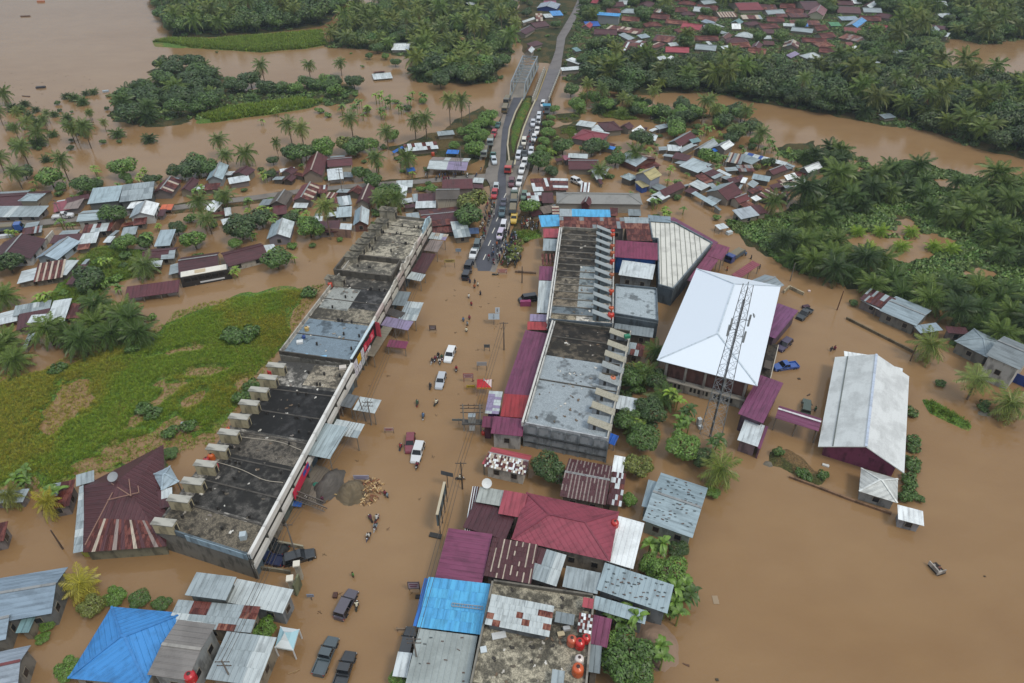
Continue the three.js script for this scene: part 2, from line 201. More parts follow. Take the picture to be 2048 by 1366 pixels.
function rect(n,he,h2=he){const[a,b,c]=[P(n[0],n[1],he),P(n[2],n[3],he),P(n[4],n[5],h2)],u=b.clone().sub(a).setY(0).normalize();let n3=V(-u.z,0,u.x),w=c.clone().sub(b).dot(n3);if(w<0){n3.negate();w=-w;}return{a,b,u,n:n3,w,L:b.clone().sub(a).setY(0).length(),c:b.clone().addScaledVector(n3,w).setY(h2),d:a.clone().addScaledVector(n3,w).setY(h2)};}
function protect(pts){const q=pts.map(proj);PROT.push([Math.min(...q.map((p)=>p[0])),Math.min(...q.map((p)=>p[1])),Math.max(...q.map((p)=>p[0])),Math.max(...q.map((p)=>p[1])),Math.min(...q.map((p)=>p[2]))]);EXC.push(pts);}
const roofMat=(col,far,o={})=>M(col,{map:o.map??'streak',rough:o.rough??0.5,metal:0.15,bump:far?undefined:o.bump??'rib',bs:far?undefined:0.045,...o.x});
function plane(root,parent,name,a,b,c,d,pal,o={}){
const far=o.far,col=(k)=>(k.length>1?k:K[k]);
if(pal.length===1||pal[0]==='#'){const s=new B();s.slab([a,b,c,d].filter((p,i,l)=>!i||p.distanceTo(l[i - 1])>0.02),o.t??0.07);return part(name,s,roofMat(col(pal),far,{bump:o.bump,map:o.map??(pal==='R'||pal==='O'?'rust':undefined)}),root,parent);}
const g=new THREE.Group();g.name=name;parent.add(g);
const nu=o.nu??Math.max(1,Math.round(a.distanceTo(b)/(o.sw??1.6))),nv=o.nv??Math.max(1,Math.round(a.distanceTo(d)/ 2.6)),n=b.clone().sub(a).cross(d.clone().sub(a)).normalize();if(n.y<0)n.negate();
const at=(s,t)=>a.clone().lerp(b,s).lerp(d.clone().lerp(c,s),t);let k=0;
for(let j=0;j<nv;j++)for(let i=0;i<nu;i++){
const e=0.04,lift=(i % 2)*0.02 + j*0.025 +(o.rough??0.03)*R();let ch=o.seq?pal[(o.byRow?j:i)% pal.length]:pal[Math.floor(R()*pal.length)];
if(ch==='_')continue;
if(o.brk&&R()<o.brk)ch=pal[0];
const s=new B(),l=(p)=>p.addScaledVector(n,lift),j0=o.rough?(R()- 0.5)*0.2 / nv:0;s.slab([l(at((i - e)/ nu,(j + j0 - 0.03)/ nv)),l(at((i + 1 + e)/ nu,(j + j0 - 0.03)/ nv)),l(at((i + 1 + e)/ nu,(j + 1.03)/ nv)),l(at((i - e)/ nu,(j + 1.03)/ nv))],0.03,R()*9,R()*9);
part('roof_sheet',s,roofMat(col(ch),far,{map:ch==='R'||ch==='O'?'rust':'streak'}),root,g);k++;
}
return g;
}
function windowsOn(root,wall,a,b,y0,y1,o={}){
const d=b.clone().sub(a).setY(0),L=d.length();if(L<2.2)return;d.normalize();const n=o.n,k=Math.max(1,Math.floor(L /(o.gap??3))),w=o.w??1.1,h=Math.min(o.h??1.2,(y1 - y0)*0.7);
for(let i=0;i<k;i++){const m=a.clone().addScaledVector(d,L*(i + 0.5)/ k).setY((y0 + y1)/ 2 +(o.dy??0)),f=new B(),q=new B();
f.obox(m.clone().addScaledVector(d,-w / 2).addScaledVector(n,-0.02).setY(m.y - h / 2),d.clone().multiplyScalar(w),V(0,h,0),n.clone().multiplyScalar(0.07));const fr=part('window',f,M(o.fc??'#8a8376'),root,wall);
q.obox(m.clone().addScaledVector(d,-w / 2 + 0.1).addScaledVector(n,0.02).setY(m.y - h / 2 + 0.1),d.clone().multiplyScalar(w - 0.2),V(0,h - 0.2,0),n.clone().multiplyScalar(0.06));part('pane',q,M('#20242a',{rough:0.12}),root,fr);}
}
function house(label,n,o={}){
const h=(o.h??2.6)*HS,t=o.t??'g',r=o.r??(t==='g'||t==='h'?1.5:0.4),q=rect(n,t==='s'?h + r:h,h),{a,b,c,d,u,w,L}=q,nn=q.n;
const mid=a.clone().add(c).multiplyScalar(0.5).setY(0),dist=-mid.z,far=dist>150;
const root=thing(o.name??(o.cat?o.cat.replace(/ /g,'_'):'house'),label,o.cat??'house',mid,o.group);
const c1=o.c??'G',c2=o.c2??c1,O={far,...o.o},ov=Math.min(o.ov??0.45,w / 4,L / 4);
protect([a,b,c,d]);
const at=(s,k,y)=>a.clone().addScaledVector(u,s).addScaledVector(nn,k).setY(y),base=o.base??-0.8;
let top=(k)=>h;const walls=new B();
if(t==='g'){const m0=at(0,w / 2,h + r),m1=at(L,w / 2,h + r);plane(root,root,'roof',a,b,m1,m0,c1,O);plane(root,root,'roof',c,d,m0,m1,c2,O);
const rc=new B();rc.beam(m0.clone().setY(h + r + 0.06),m1.clone().setY(h + r + 0.06),0.4,0.08);part('ridge_cap',rc,roofMat(o.rc??(K[c1]&&c1.length===1?K[c1]:'#8c8f90'),true),root);}
else if(t==='h'){const e=o.e??Math.min(w / 2,L / 2 - 0.15),m0=at(e,w / 2,h + r),m1=at(L - e,w / 2,h + r);
plane(root,root,'roof',a,b,m1,m0,c1,O);plane(root,root,'roof',c,d,m0,m1,c2,O);plane(root,root,'roof',d,a,m0,m0,o.c3??(c1.length>1&&c1[0]!=='#'?c1[0]:c1),O);plane(root,root,'roof',b,c,m1,m1,o.c3??(c2.length>1&&c2[0]!=='#'?c2[0]:c2),O);
const rc=new B();for(const[x,y]of[[m0,m1],[a,m0],[d,m0],[b,m1],[c,m1]])if(x.distanceTo(y)>0.2)rc.beam(x.clone().setY(x.y + 0.05),y.clone().setY(y.y + 0.05),0.28,0.07);part('ridge_cap',rc,roofMat(o.rc??(K[c1[0]]&&c1[0]!=='#'?K[c1[0]]:c1),true),root);}
else if(t==='s')plane(root,root,'roof',d,c,b,a,c1,O);
else{const s=new B();s.slab([a,b,c,d],0.25);part('roof',s,M(K[c1]||c1,{map:'mould',rough:0.95}),root);}
if(o.w !==0){
const wc=o.w??pick(['#6f685d','#7d776b','#5f5a52','#77706f','#857c6c']),wm=M(wc,{map:far?undefined:'wallm',rough:0.9}),p=[at(ov,ov,0),at(L - ov,ov,0),at(L - ov,w - ov,0),at(ov,w - ov,0)],hs=t==='s'?[h + r - 0.1,h + r - 0.1,h - 0.08,h - 0.08]:[h - 0.02,h - 0.02,h - 0.02,h - 0.02];
if(t==='s'){const sl=r / w;hs[0]=hs[1]=h + r - sl*ov - 0.09;hs[2]=hs[3]=h + sl*ov - 0.09;}
if(t==='f')for(let i=0;i<4;i++)hs[i]=h - 0.24;
for(let i=0;i<4;i++){const j=(i + 1)% 4;walls.poly([p[i].clone().setY(base),p[j].clone().setY(base),p[j].clone().setY(hs[j]),p[i].clone().setY(hs[i])]);}
if(t==='g'){const hy=h + r*(1 - ov /(w / 2))*0.98;for(const s of[ov,L - ov]){const x=at(s,ov,h - 0.02),y=at(s,w - ov,h - 0.02),z=at(s,w / 2,h + r - 0.1);walls.poly([x,y,z]);}}
const wl=part('wall',walls,wm,root);
if(!o.nowin&&dist<175)for(let i=0;i<4;i++){const j=(i + 1)% 4,nrm=V(p[j].z - p[i].z,0,p[i].x - p[j].x).normalize(),m=p[i].clone().add(p[j]).multiplyScalar(0.5);if(nrm.dot(m.clone().sub(mid))<0)nrm.negate();if(nrm.dot(V(-m.x,0,-m.z).normalize())>0.25)windowsOn(root,wl,p[i],p[j],0.2,Math.min(hs[i],hs[j]),{n:nrm,gap:o.gap,...o.win});}
}else{const posts=[];const nx=Math.max(1,Math.round(L / 4));for(let i=0;i<=nx;i++)for(const k of o.oneSide?[w - 0.25]:[0.25,w - 0.25]){const q2=at(0.2 +(L - 0.4)*i / nx,k,0),hy=t==='s'?h + r*(1 - k / w):h;const b2=new B();b2.box(q2.x,(hy - 1.1)/ 2 - 0.05,q2.z,0.16,hy + 0.9,0.16);part('post',b2,M(o.pc??'#7d7468'),root);}}
return Object.assign(root,{q,at});
}
const shed=(label,n,c,o={})=>house(label,n,{t:'s',c,...o});
const awning=(label,n,c,o={})=>house(label,n,{t:'s',c,w:0,h:2.7,r:0.35,cat:'awning',oneSide:true,...o});
function flatBlock(o){
const[nw,ne,se,sw]=o.px.map(([x,y])=>P(x,y,o.pt)),root=thing(o.name??'shop_row',o.label,'building',nw.clone().add(se).multiplyScalar(0.5).setY(0));
protect([nw,ne,se,sw]);const lv=(p,y)=>p.clone().setY(y),q=[nw,ne,se,sw],mid=root.position;
const rb=new B();rb.slab(q.map((p)=>lv(p,o.rt)),0.3);part('roof',rb,M(o.rc??'#ffffff',{map:o.rmap??'mould',rough:0.95}),root);
const wb=new B();for(let i=0;i<4;i++){const a=q[i],b=q[(i + 1)% 4],n=V(b.z - a.z,0,a.x - b.x).normalize(),m=a.clone().add(b).multiplyScalar(0.5);if(n.dot(m.sub(mid))<0)n.negate();const th=0.25,e=n.clone().multiplyScalar(-th),d=b.clone().sub(a).setY(0);if(!(o.open||[]).includes(i))wb.obox(lv(a,-1),d,V(0,o.rt + 0.9 - 0.2,0),e);
if(!(o.nopar||[]).includes(i)){const pb=new B();pb.obox(lv(a,o.rt - 0.2),d,V(0,o.pt - o.rt + 0.2,0),e);part('parapet',pb,M(o.pcol?.[i]??'#8b8880',{map:'wallm',rough:0.9}),root);}}
part('wall',wb,M(o.wc??'#77746c',{map:'wallm',rough:0.95}),root);
return Object.assign(root,{q,rt:o.rt});
}
const lerp3=(a,b,t)=>a.clone().lerp(b,t);
function facade(root,a,b,n,o){
const d=b.clone().sub(a).setY(0),L=d.length(),k=o.bays,u=d.clone().normalize();
const back=new B();back.obox(a.clone().setY(-1).addScaledVector(n,-0.5),d,V(0,o.top - 0.6,0),n.clone().multiplyScalar(0.1));part('wall',back,M('#3d3a38',{map:'wallm'}),root);
for(let i=0;i<k;i++){const p=a.clone().addScaledVector(u,L*i / k),w=L / k;
for(const[y0,y1,out,col]of o.bands){const s=new B();s.obox(p.clone().addScaledVector(u,0.04).addScaledVector(n,-0.3).setY(y0),u.clone().multiplyScalar(w - 0.08),V(0,y1 - y0,0),n.clone().multiplyScalar(out + 0.3));part('facade_panel',s,M(typeof col==='string'?col:col[i % col.length],{map:'grime',rough:0.8}),root);}
const pi=new B();pi.obox(p.clone().addScaledVector(u,-0.07).addScaledVector(n,-0.3).setY(-1),u.clone().multiplyScalar(0.14),V(0,o.top + 0.96,0),n.clone().multiplyScalar(0.45));part('pilaster',pi,M(o.pil??'#59564f'),root);
if(o.win)for(const f of[0.3,0.7]){const wn=new B(),pn=new B(),m=p.clone().addScaledVector(u,w*f);wn.obox(m.clone().addScaledVector(u,-0.5).addScaledVector(n,-0.42).setY(o.win),u.clone().multiplyScalar(1),V(0,0.9,0),n.clone().multiplyScalar(0.1));const fr=part('window',wn,M('#d5d2ca'),root);pn.obox(m.clone().addScaledVector(u,-0.4).addScaledVector(n,-0.34).setY(o.win + 0.1),u.clone().multiplyScalar(0.8),V(0,0.7,0),n.clone().multiplyScalar(0.05));part('pane',pn,M('#1d2126',{rough:0.1}),root,fr);}
const sh=new B();sh.obox(p.clone().addScaledVector(u,0.3).addScaledVector(n,-0.42).setY(-0.9),u.clone().multiplyScalar(w - 0.6),V(0,2.6,0),n.clone().multiplyScalar(0.12));part('shutter',sh,M(['#5a6a74','#6b5a50','#4f5d58','#7a7469'][i % 4],{map:'wallm'}),root);}
}
const LF=flatBlock({label:'long mouldy flat roofed shop row at upper left of the flooded street',px:[[768,428],[862,438],[702,722],[557,702]],rt:5.5,pt:6.3,pcol:['#77736a','#c9c6be','#4b463f','#a5a29a'],open:[1]});
const LN=flatBlock({label:'long black stained flat roofed shop row at lower left of the street',px:[[556,714],[705,727],[499,1110],[303,1048]],rt:5.0,pt:5.9,pcol:['#4b463f','#d4d3cf','#5d6a72','#6d6a62'],rmap:'dark',open:[1],nopar:[0,1,3]});
{
for(const[rt,k,b,o]of[[LF,12,0,1],[LN,9,0,1]]){const[nw,ne,se,sw]=rt.q,d=se.clone().sub(ne).setY(0).normalize(),n=V(-d.z,0,d.x);if(n.dot(ne.clone().sub(nw))<0)n.negate();
facade(rt,ne,se,n,{bays:k,top:6.0,bands:rt===LF?[[5.4,6.5,0.1,['#c8c5bc','#d5d2c9','#b8aaa4']],[3.3,4.2,0.06,['#bdb9af','#a79d97']]]:[[4.95,6.1,0.2,'#d6d6d3'],[2.5,3.5,0.2,['#d3d3d0','#c9c7c2']]],win:4.2,pil:rt===LF?'#6b655d':'#4c4c48'});rt.n=n;rt.d=d;}
const patch=(rt,s0,s1,t0,t1,map,col,y=0.012)=>{const[nw,ne,se,sw]=rt.q,at=(s,t)=>lerp3(lerp3(nw,ne,s),lerp3(sw,se,s),t).setY(rt.rt + y),b=new B();b.slab([at(s0,t0),at(s1,t0),at(s1,t1),at(s0,t1)],0.008 + y*0.5,R()*20,R()*20);part('roof_screed',b,M(col,{map,rough:0.9}),rt);};
patch(LF,0.02,0.97,0.01,0.34,'mould','#e6e2d6');patch(LF,0.02,0.98,0.36,0.6,'dark','#d6d2cc');patch(LF,0.5,0.97,0.56,0.72,'dark','#8d8f96',0.02);patch(LF,0.05,0.5,0.58,0.72,'pale','#c9c8c0',0.03);patch(LF,0.03,0.98,0.78,0.99,'pale','#9fb0bd');patch(LF,0.03,0.98,0.7,0.79,'mould','#b9b4a8',0.024);
patch(LN,0.5,0.98,0.01,0.15,'mould','#cfc8bc');patch(LN,0.15,0.99,0.17,0.46,'dark','#5c5d63',0.02);patch(LN,0.2,0.98,0.47,0.6,'mould','#8f8a85');patch(LN,0.15,0.98,0.6,0.86,'dark','#8b8a8a',0.02);patch(LN,0.03,0.97,0.875,0.985,'mould','#948d82',0.012);
for(const[rt,ts]of[[LF,[0.07,0.14,0.21,0.36,0.45,0.57,0.66,0.78,0.88]],[LN,[0.2,0.34,0.48,0.62,0.75,0.87]]])for(const t of ts){const[nw,ne,se,sw]=rt.q,b=new B();b.beam(lerp3(nw,sw,t).setY(rt.rt + 0.06),lerp3(ne,se,t).setY(rt.rt + 0.06),0.22,0.12);part('roof_rib',b,M('#4f4b46',{map:'wallm'}),rt);}
for(const rt of[LF,LN]){const[nw,ne,se,sw]=rt.q;for(let i=0;i<34;i++){const s=rr(0.12,0.92),t=Math.round(rr(0.04,0.96)*14)/ 14,p=lerp3(lerp3(nw,ne,s),lerp3(sw,se,s),t),b=new B();b.box(p.x,rt.rt + 0.35,p.z,0.3,0.75,0.3);part('column_stub',b,M('#2f2c29'),rt);}}
{const[nw,ne,se,sw]=LF.q,at=(s,t,y)=>lerp3(lerp3(nw,ne,s),lerp3(sw,se,s),t).setY(y);const c=[at(-0.08,0.375,0),at(0.9,0.375,0),at(0.9,0.5,0),at(-0.08,0.5,0)];const b=new B();for(let i=0;i<4;i++)b.beam(c[i].clone().setY(6.3),c[(i + 1)% 4].clone().setY(6.3),0.35,1.5);part('raised_parapet',b,M('#57524a',{map:'wallm'}),LF);const f=new B();f.slab(c.map((p)=>p.clone().setY(5.75)),0.2);part('roof_screed',f,M('#e0dcd2',{map:'mould'}),LF);}
}
function stairHead(root,p,du,dn,o){
const g=new THREE.Group();g.name='stair_head';g.position.copy(p.clone().sub(root.position));root.add(g);const rt={position:p},{l,w,h,slope}=o;
const b=new B(),c=(s,k,y)=>p.clone().addScaledVector(du,s*l / 2).addScaledVector(dn,k*w / 2).setY(p.y + y),lo=slope?h*0.25:h;
for(const k of[-1,1])b.poly([c(-1,k,0),c(1,k,0),c(1,k,h),c(-1,k,lo)]);b.poly([c(1,-1,0),c(1,1,0),c(1,1,h),c(1,-1,h)]);b.poly([c(-1,-1,0),c(-1,1,0),c(-1,1,lo),c(-1,-1,lo)]);
part('body',b,M(o.wc,{map:'wallm',rough:0.9}),rt,g);const s=new B(),e=1.12;s.slab([c(-e,-e,lo + 0.16 -(slope?0.06:0)),c(e,-e,h + 0.16),c(e,e,h + 0.16),c(-e,e,lo + 0.16 -(slope?0.06:0))],0.14);part('slab',s,M(o.sc,{map:o.sm??'mould',rough:0.9}),rt,g);
const dr=new B();dr.obox(c(slope?0.3:1.0,0.35,0.1),du.clone().multiplyScalar(slope?0.5:0.03),V(0,h*0.7,0),dn.clone().multiplyScalar(slope?w*0.345:-w*0.5));part('door',dr,M('#2a2724'),rt,g);
}
{
const[nw,ne,se,sw]=LN.q,du=ne.clone().sub(nw).setY(0).normalize(),dn=LN.d;
const px=[[552,730],[535,754],[517,779],[498,805],[478,833],[457,864],[434,895],[410,927],[385,962],[358,997],[327,1044]];
px.forEach(([x,y])=>stairHead(LN,P(x,y,7.1).setY(5.0),du,dn,{l:3.1,w:1.15,h:2.0,wc:'#ada386',sc:'#a9a8a0',sm:'wallm'}));
const d2=LF.q[1].clone().sub(LF.q[0]).setY(0).normalize();
[[788,432],[775,448],[762,461],[749,477],[738,490],[727,503],[716,517]].forEach(([x,y],i)=>stairHead(LF,P(x - 10,y + 5,5.5).setY(5.5),d2,LF.d,{l:i?3:4,w:2.3,h:i===0?2.6:1.6,wc:'#9d9787',sc:'#a5a195'}));
stairHead(LF,P(672,568,5.5).setY(5.5),d2,LF.d,{l:4,w:1.8,h:1.5,wc:'#a59d8c',sc:'#b0aba0'});
}
{
const p0=P(699,719,6.8),p1=P(745,643,6.8),u=p1.clone().sub(p0).setY(0),L=u.length();u.normalize();const n=LF.n,root=thing('sign_board','big black sign board with red, yellow and white panels on the shop row','sign',p0.clone().setY(3).addScaledVector(n,0.3));
const b=new B();b.obox(p0.clone().setY(2.0).addScaledVector(n,0.16),u.clone().multiplyScalar(L),V(0,4.9,0),n.clone().multiplyScalar(0.3));part('board',b,M('#15181c',{rough:0.5}),root);
const cap=new B();cap.obox(p0.clone().setY(6.9).addScaledVector(n,0.1),u.clone().multiplyScalar(L),V(0,0.18,0),n.clone().multiplyScalar(0.45));part('cap',cap,M('#b9cdd6'),root);
const pan=(s0,s1,y0,y1,col,marks)=>{const q=new B();q.obox(p0.clone().setY(y0).addScaledVector(u,L*s0).addScaledVector(n,0.46),u.clone().multiplyScalar(L*(s1 - s0)),V(0,y1 - y0,0),n.clone().multiplyScalar(0.05));const m=part('sign_panel',q,M(col),root);if(marks)for(let k=0;k<3;k++){const z=new B(),y=y0 +(y1 - y0)*(0.25 + 0.22*k),ss=s0 +(s1 - s0)*(0.2 + 0.08*(k % 2));z.obox(p0.clone().setY(y).addScaledVector(u,L*ss).addScaledVector(n,0.51),u.clone().multiplyScalar(L*(s1 - s0)*(0.55 - 0.12*k)),V(0,0.16,0),n.clone().multiplyScalar(0.015));part('print_mark',z,M(marks),root,m);}};
const W2='#cfcfd6';pan(0.02,0.16,3.9,5.6,W2,'#9a93a8');pan(0.18,0.31,3.9,5.6,'#cfa51d','#a07a10');pan(0.33,0.44,3.9,5.6,W2,'#9a93a8');pan(0.46,0.58,4.1,5.8,'#c22a44','#e0a0a8');pan(0.6,0.7,4.2,5.5,'#b52540','#8d1a30');pan(0.72,0.9,4.0,5.8,'#c22a44','#e0a0a8');
pan(0.02,0.14,2.1,3.7,W2,'#9a93a8');pan(0.16,0.29,2.1,3.7,W2,'#8a93a8');pan(0.31,0.42,2.1,3.7,'#b9bfc4','#8c98a0');pan(0.44,0.55,2.1,3.7,'#b8b0ab','#92807a');pan(0.57,0.7,2.1,3.7,W2,'#a09080');
const p2=P(752,640,6.6),p3=P(757,664,5.2),r2=new B();r2.obox(p1.clone().setY(3.2).addScaledVector(n,0.3),n.clone().multiplyScalar(0.25),V(0,3.6,0),n.clone().multiplyScalar(1.3).add(u.clone().multiplyScalar(-0.2)).addScaledVector(n,-0.3));solo('shop_banner','narrow red upright banner at the end of the black sign board','banner',r2,M('#cf4a5c',{map:'streak'}),p1.clone().setY(3));
const a=P(583,984,4.2),c=P(613,922,4.2),w=c.clone().sub(a).setY(0),bn=new B();bn.obox(a.clone().setY(2.4).addScaledVector(LN.n,0.15),w,V(0,1.7,0),LN.n.clone().multiplyScalar(0.12));const bb=thing('shop_banner','long red banner with blue patches below the near white parapet','banner',a.clone().setY(2));part('banner_cloth',bn,M('#c42647'),bb);for(const[s,e]of[[0.62,0.8],[0.84,0.98]]){const q=new B();q.obox(a.clone().setY(3.2).addScaledVector(w,s).addScaledVector(LN.n,0.28),w.clone().multiplyScalar(e - s),V(0,0.8,0),LN.n.clone().multiplyScalar(0.03));part('banner_patch',q,M('#27439a'),bb);}
const[nw,ne,se,sw]=LF.q;for(const[t,w,h]of[[0.02,0.12,2.4],[0.22,0.06,1.2],[0.34,0.06,1.3],[0.41,0.05,1.8],[0.5,0.07,0.9]]){const a1=lerp3(ne,se,t),b1=lerp3(ne,se,t + w),q=new B(),y=6.3,k=(p,yy,o=0)=>p.clone().setY(yy).addScaledVector(LF.n,o);const pts=[k(a1,y,0.2),k(b1,y,0.2),k(b1,y + h*0.6,0.2),k(lerp3(a1,b1,0.5),y + h,0.2),k(a1,y + h*0.6,0.2)];q.poly(pts);q.poly(pts.map((p)=>p.clone().addScaledVector(LF.n,-0.25)).reverse());for(let i=0;i<5;i++){const j=(i + 1)% 5;q.poly([pts[i],pts[j],pts[j].clone().addScaledVector(LF.n,-0.25),pts[i].clone().addScaledVector(LF.n,-0.25)]);}part('facade_gable',q,M(t<0.1?'#a9c3cf':'#c9c5bb',{map:'wallm'}),LF);}
}
{const[nw,ne,se,sw]=LN.q,a=lerp3(sw,se,0.35),b=lerp3(sw,se,0.97),q=new B(),n=V(0,0,1);q.obox(a.clone().setY(4.6).addScaledVector(n,0.05),b.clone().sub(a).setY(0),V(0,1.3,0),n.clone().multiplyScalar(0.1));part('painted_band',q,M('#8fa6b4',{map:'wallm'}),LN);}
const RF=flatBlock({label:'flat roofed shop row with grey stair heads and orange tanks, far right side',px:[[1123,453],[1229,459],[1227,648],[1098,638]],rt:5.2,pt:5.9,pcol:['#8d8a80','#a9a9a5','#57626b','#c3c3c0'],wc:'#5f6a72'});
const RN=flatBlock({label:'flat roofed shop row with cream stair heads, near right side of street',px:[[1109,640],[1263,661],[1216,877],[1049,845]],rt:5.2,pt:5.75,pcol:['#55524a','#a7a59d','#a9aeb2','#b4b4b0'],rmap:'pale',rc:'#c9d0d4',wc:'#93989c'});
{
const patch=(rt,s0,s1,t0,t1,map,col,y=0.012)=>{const[nw,ne,se,sw]=rt.q,at=(s,t)=>lerp3(lerp3(nw,ne,s),lerp3(sw,se,s),t).setY(rt.rt + y),b=new B();b.slab([at(s0,t0),at(s1,t0),at(s1,t1),at(s0,t1)],0.008 + y*0.5,R()*20,R()*20);part('roof_screed',b,M(col,{map,rough:0.9}),rt);};
for(let i=0;i<14;i++){const t0=i / 14,t1=(i + 1)/ 14;patch(RF,0.02,i>8?0.42:0.7,t0,t1,i<8?'dark':i===13?'mould':'mould',i===13?'#c9c0ae':pick(['#a59a8c','#b8b0a4','#958b80']));if(i>=6&&i<12)patch(RF,0.42,0.7,t0,t1,'pale',pick(['#aab3b4','#c3cacb','#b4bcbd']),0.024);if(i===12)patch(RF,0.02,0.7,t0,t1,'pale','#8d979d',0.024);
if(i){const[nw,ne,se,sw]=RF.q,b=new B(),x=lerp3(nw,sw,t0).setY(5.32),y=lerp3(ne,se,t0).setY(5.32);b.beam(x,lerp3(x,y,0.7),0.2,0.24);part('roof_rib',b,M('#77736b',{map:'wallm'}),RF);}}
patch(RN,0.01,0.99,0.0,0.2,'dark','#7d7369');patch(RN,0.01,0.8,0.2,0.36,'dark','#a09686',0.02);patch(RN,0.75,0.95,0.34,0.46,'mould','#8b8171',0.02);
for(const t of[0.16,0.6]){const[nw,ne,se,sw]=RN.q,b=new B();b.beam(lerp3(nw,sw,t).setY(5.3),lerp3(ne,se,t).setY(5.3),0.2,0.2);part('roof_rib',b,M('#4f4c46'),RN);}
const du=RF.q[1].clone().sub(RF.q[0]).setY(0).normalize(),dn=RF.q[3].clone().sub(RF.q[0]).setY(0).normalize();
for(let i=0;i<12;i++){const t=(i + 0.35)/ 12,[nw,ne,se,sw]=RF.q,p=lerp3(lerp3(nw,ne,0.81),lerp3(sw,se,0.81),t).setY(5.2);stairHead(RF,p,du.clone().negate(),dn,{l:3.5,w:1.3,h:1.9,slope:1,wc:'#5d6b73',sc:'#8f989c',sm:'grime'});}
const du2=RN.q[1].clone().sub(RN.q[0]).setY(0).normalize(),dn2=RN.q[2].clone().sub(RN.q[1]).setY(0).normalize();
[[1236,668],[1232,692],[1227,713],[1222,735],[1216,760],[1210,790],[1203,817],[1196,848]].forEach(([x,y],i)=>stairHead(RN,P(x + 3,y + 8,5.2).setY(5.2),du2.clone().negate(),dn2,{l:3.7,w:1.5,h:1.5,slope:1,wc:'#8b9095',sc:i===3||i===4?'#c3c6c4':'#d8cdb6',sm:'pale'}));
const[nw,ne,se,sw]=RN.q,w=se.clone().sub(sw).setY(0),L=w.length(),u=w.clone().normalize(),n=V(-u.z,0,u.x);if(n.z<0)n.negate();
for(const[y0,y1,o]of[[3.0,3.35,0.25],[1.2,1.4,0.2]]){const b=new B();b.obox(sw.clone().setY(y0),w,V(0,y1 - y0,0),n.clone().multiplyScalar(o));part('floor_band',b,M('#3f4346',{map:'wallm'}),RN);}
for(let i=0;i<=6;i++){const b=new B(),p=sw.clone().addScaledVector(u,L*i / 6 - 0.15);b.obox(p.setY(-1),u.clone().multiplyScalar(0.3),V(0,6.2,0),n.clone().multiplyScalar(0.15));part('pilaster',b,M('#7f868a',{map:'wallm'}),RN);}
for(const[rt,k]of[[RF,14],[RN,7]]){const a=rt.q[0],b=rt.q[3],d=b.clone().sub(a).setY(0).normalize(),nn=V(-d.z,0,d.x);if(nn.x>0)nn.negate();facade(rt,a.clone().addScaledVector(nn,0.5),b.clone().addScaledVector(nn,0.5),nn,{bays:k,top:5.6,bands:[[4.7,5.7,0.05,'#c6c6c2'],[2.9,3.5,0.05,'#aaa9a4']],win:3.6});}
}
house('big sky blue hip roofed house at the lower left',[223,1213,368,1226,292,1372],{t:'h',c:'B',h:3.6,r:2.0,w:'#8d8a82',rc:'#3a7fc0'});
house('grey roofed house beside the big blue roof',[356,1239,432,1249,371,1360],{c:'#7f7b78',h:5.2,r:0.5,w:'#8f9496',o:{map:'grime'},rc:'#9a9792'});
shed('raised pale grey shed roof above the rusty roofs at lower left',[393,1144,473,1154,448,1200],'G',{h:5.2,r:0.3,w:'#6c716f'});
shed('wide pale grey roof at the street edge beside the white tent',[474,1157,587,1179,566,1227],'L',{h:3.6,r:0.4,w:'#7c8084'});
shed('low rust patched grey roof between blue house and street',[358,1200,520,1214,508,1266],'GGGLGRGOG',{h:3.7,r:0.3,o:{sw:2.4,nv:4}});
shed('grey metal roof with rusty right edge at the bottom left of the street',[455,1264,552,1276,525,1372],'GGLGLR',{h:3.7,r:0.4,o:{seq:1,sw:2.2,nv:3}});
house('grey blue many sloped roof at the left edge above the blue house',[-60,1166,136,1134,108,1226],{c:'#8497a8',h:3.4,r:1.4,w:'#6d6f70'});
house('low grey blue annex roof at the left edge with teal lean-to',[-50,1222,37,1204,42,1272],{c:'#8ea0af',h:3.0,r:0.9,w:'#77756f'});
shed('small teal lean-to roof at the left edge annex',[47,1229,73,1228,58,1265],'T',{h:2.4,r:0.4});
house('grey roof with a red ridge line in the bottom left corner',[-60,1316,62,1290,28,1376],{c:'#95a1ae',h:3.2,r:1.2,rc:'#713a3c',w:'#7b7770'});
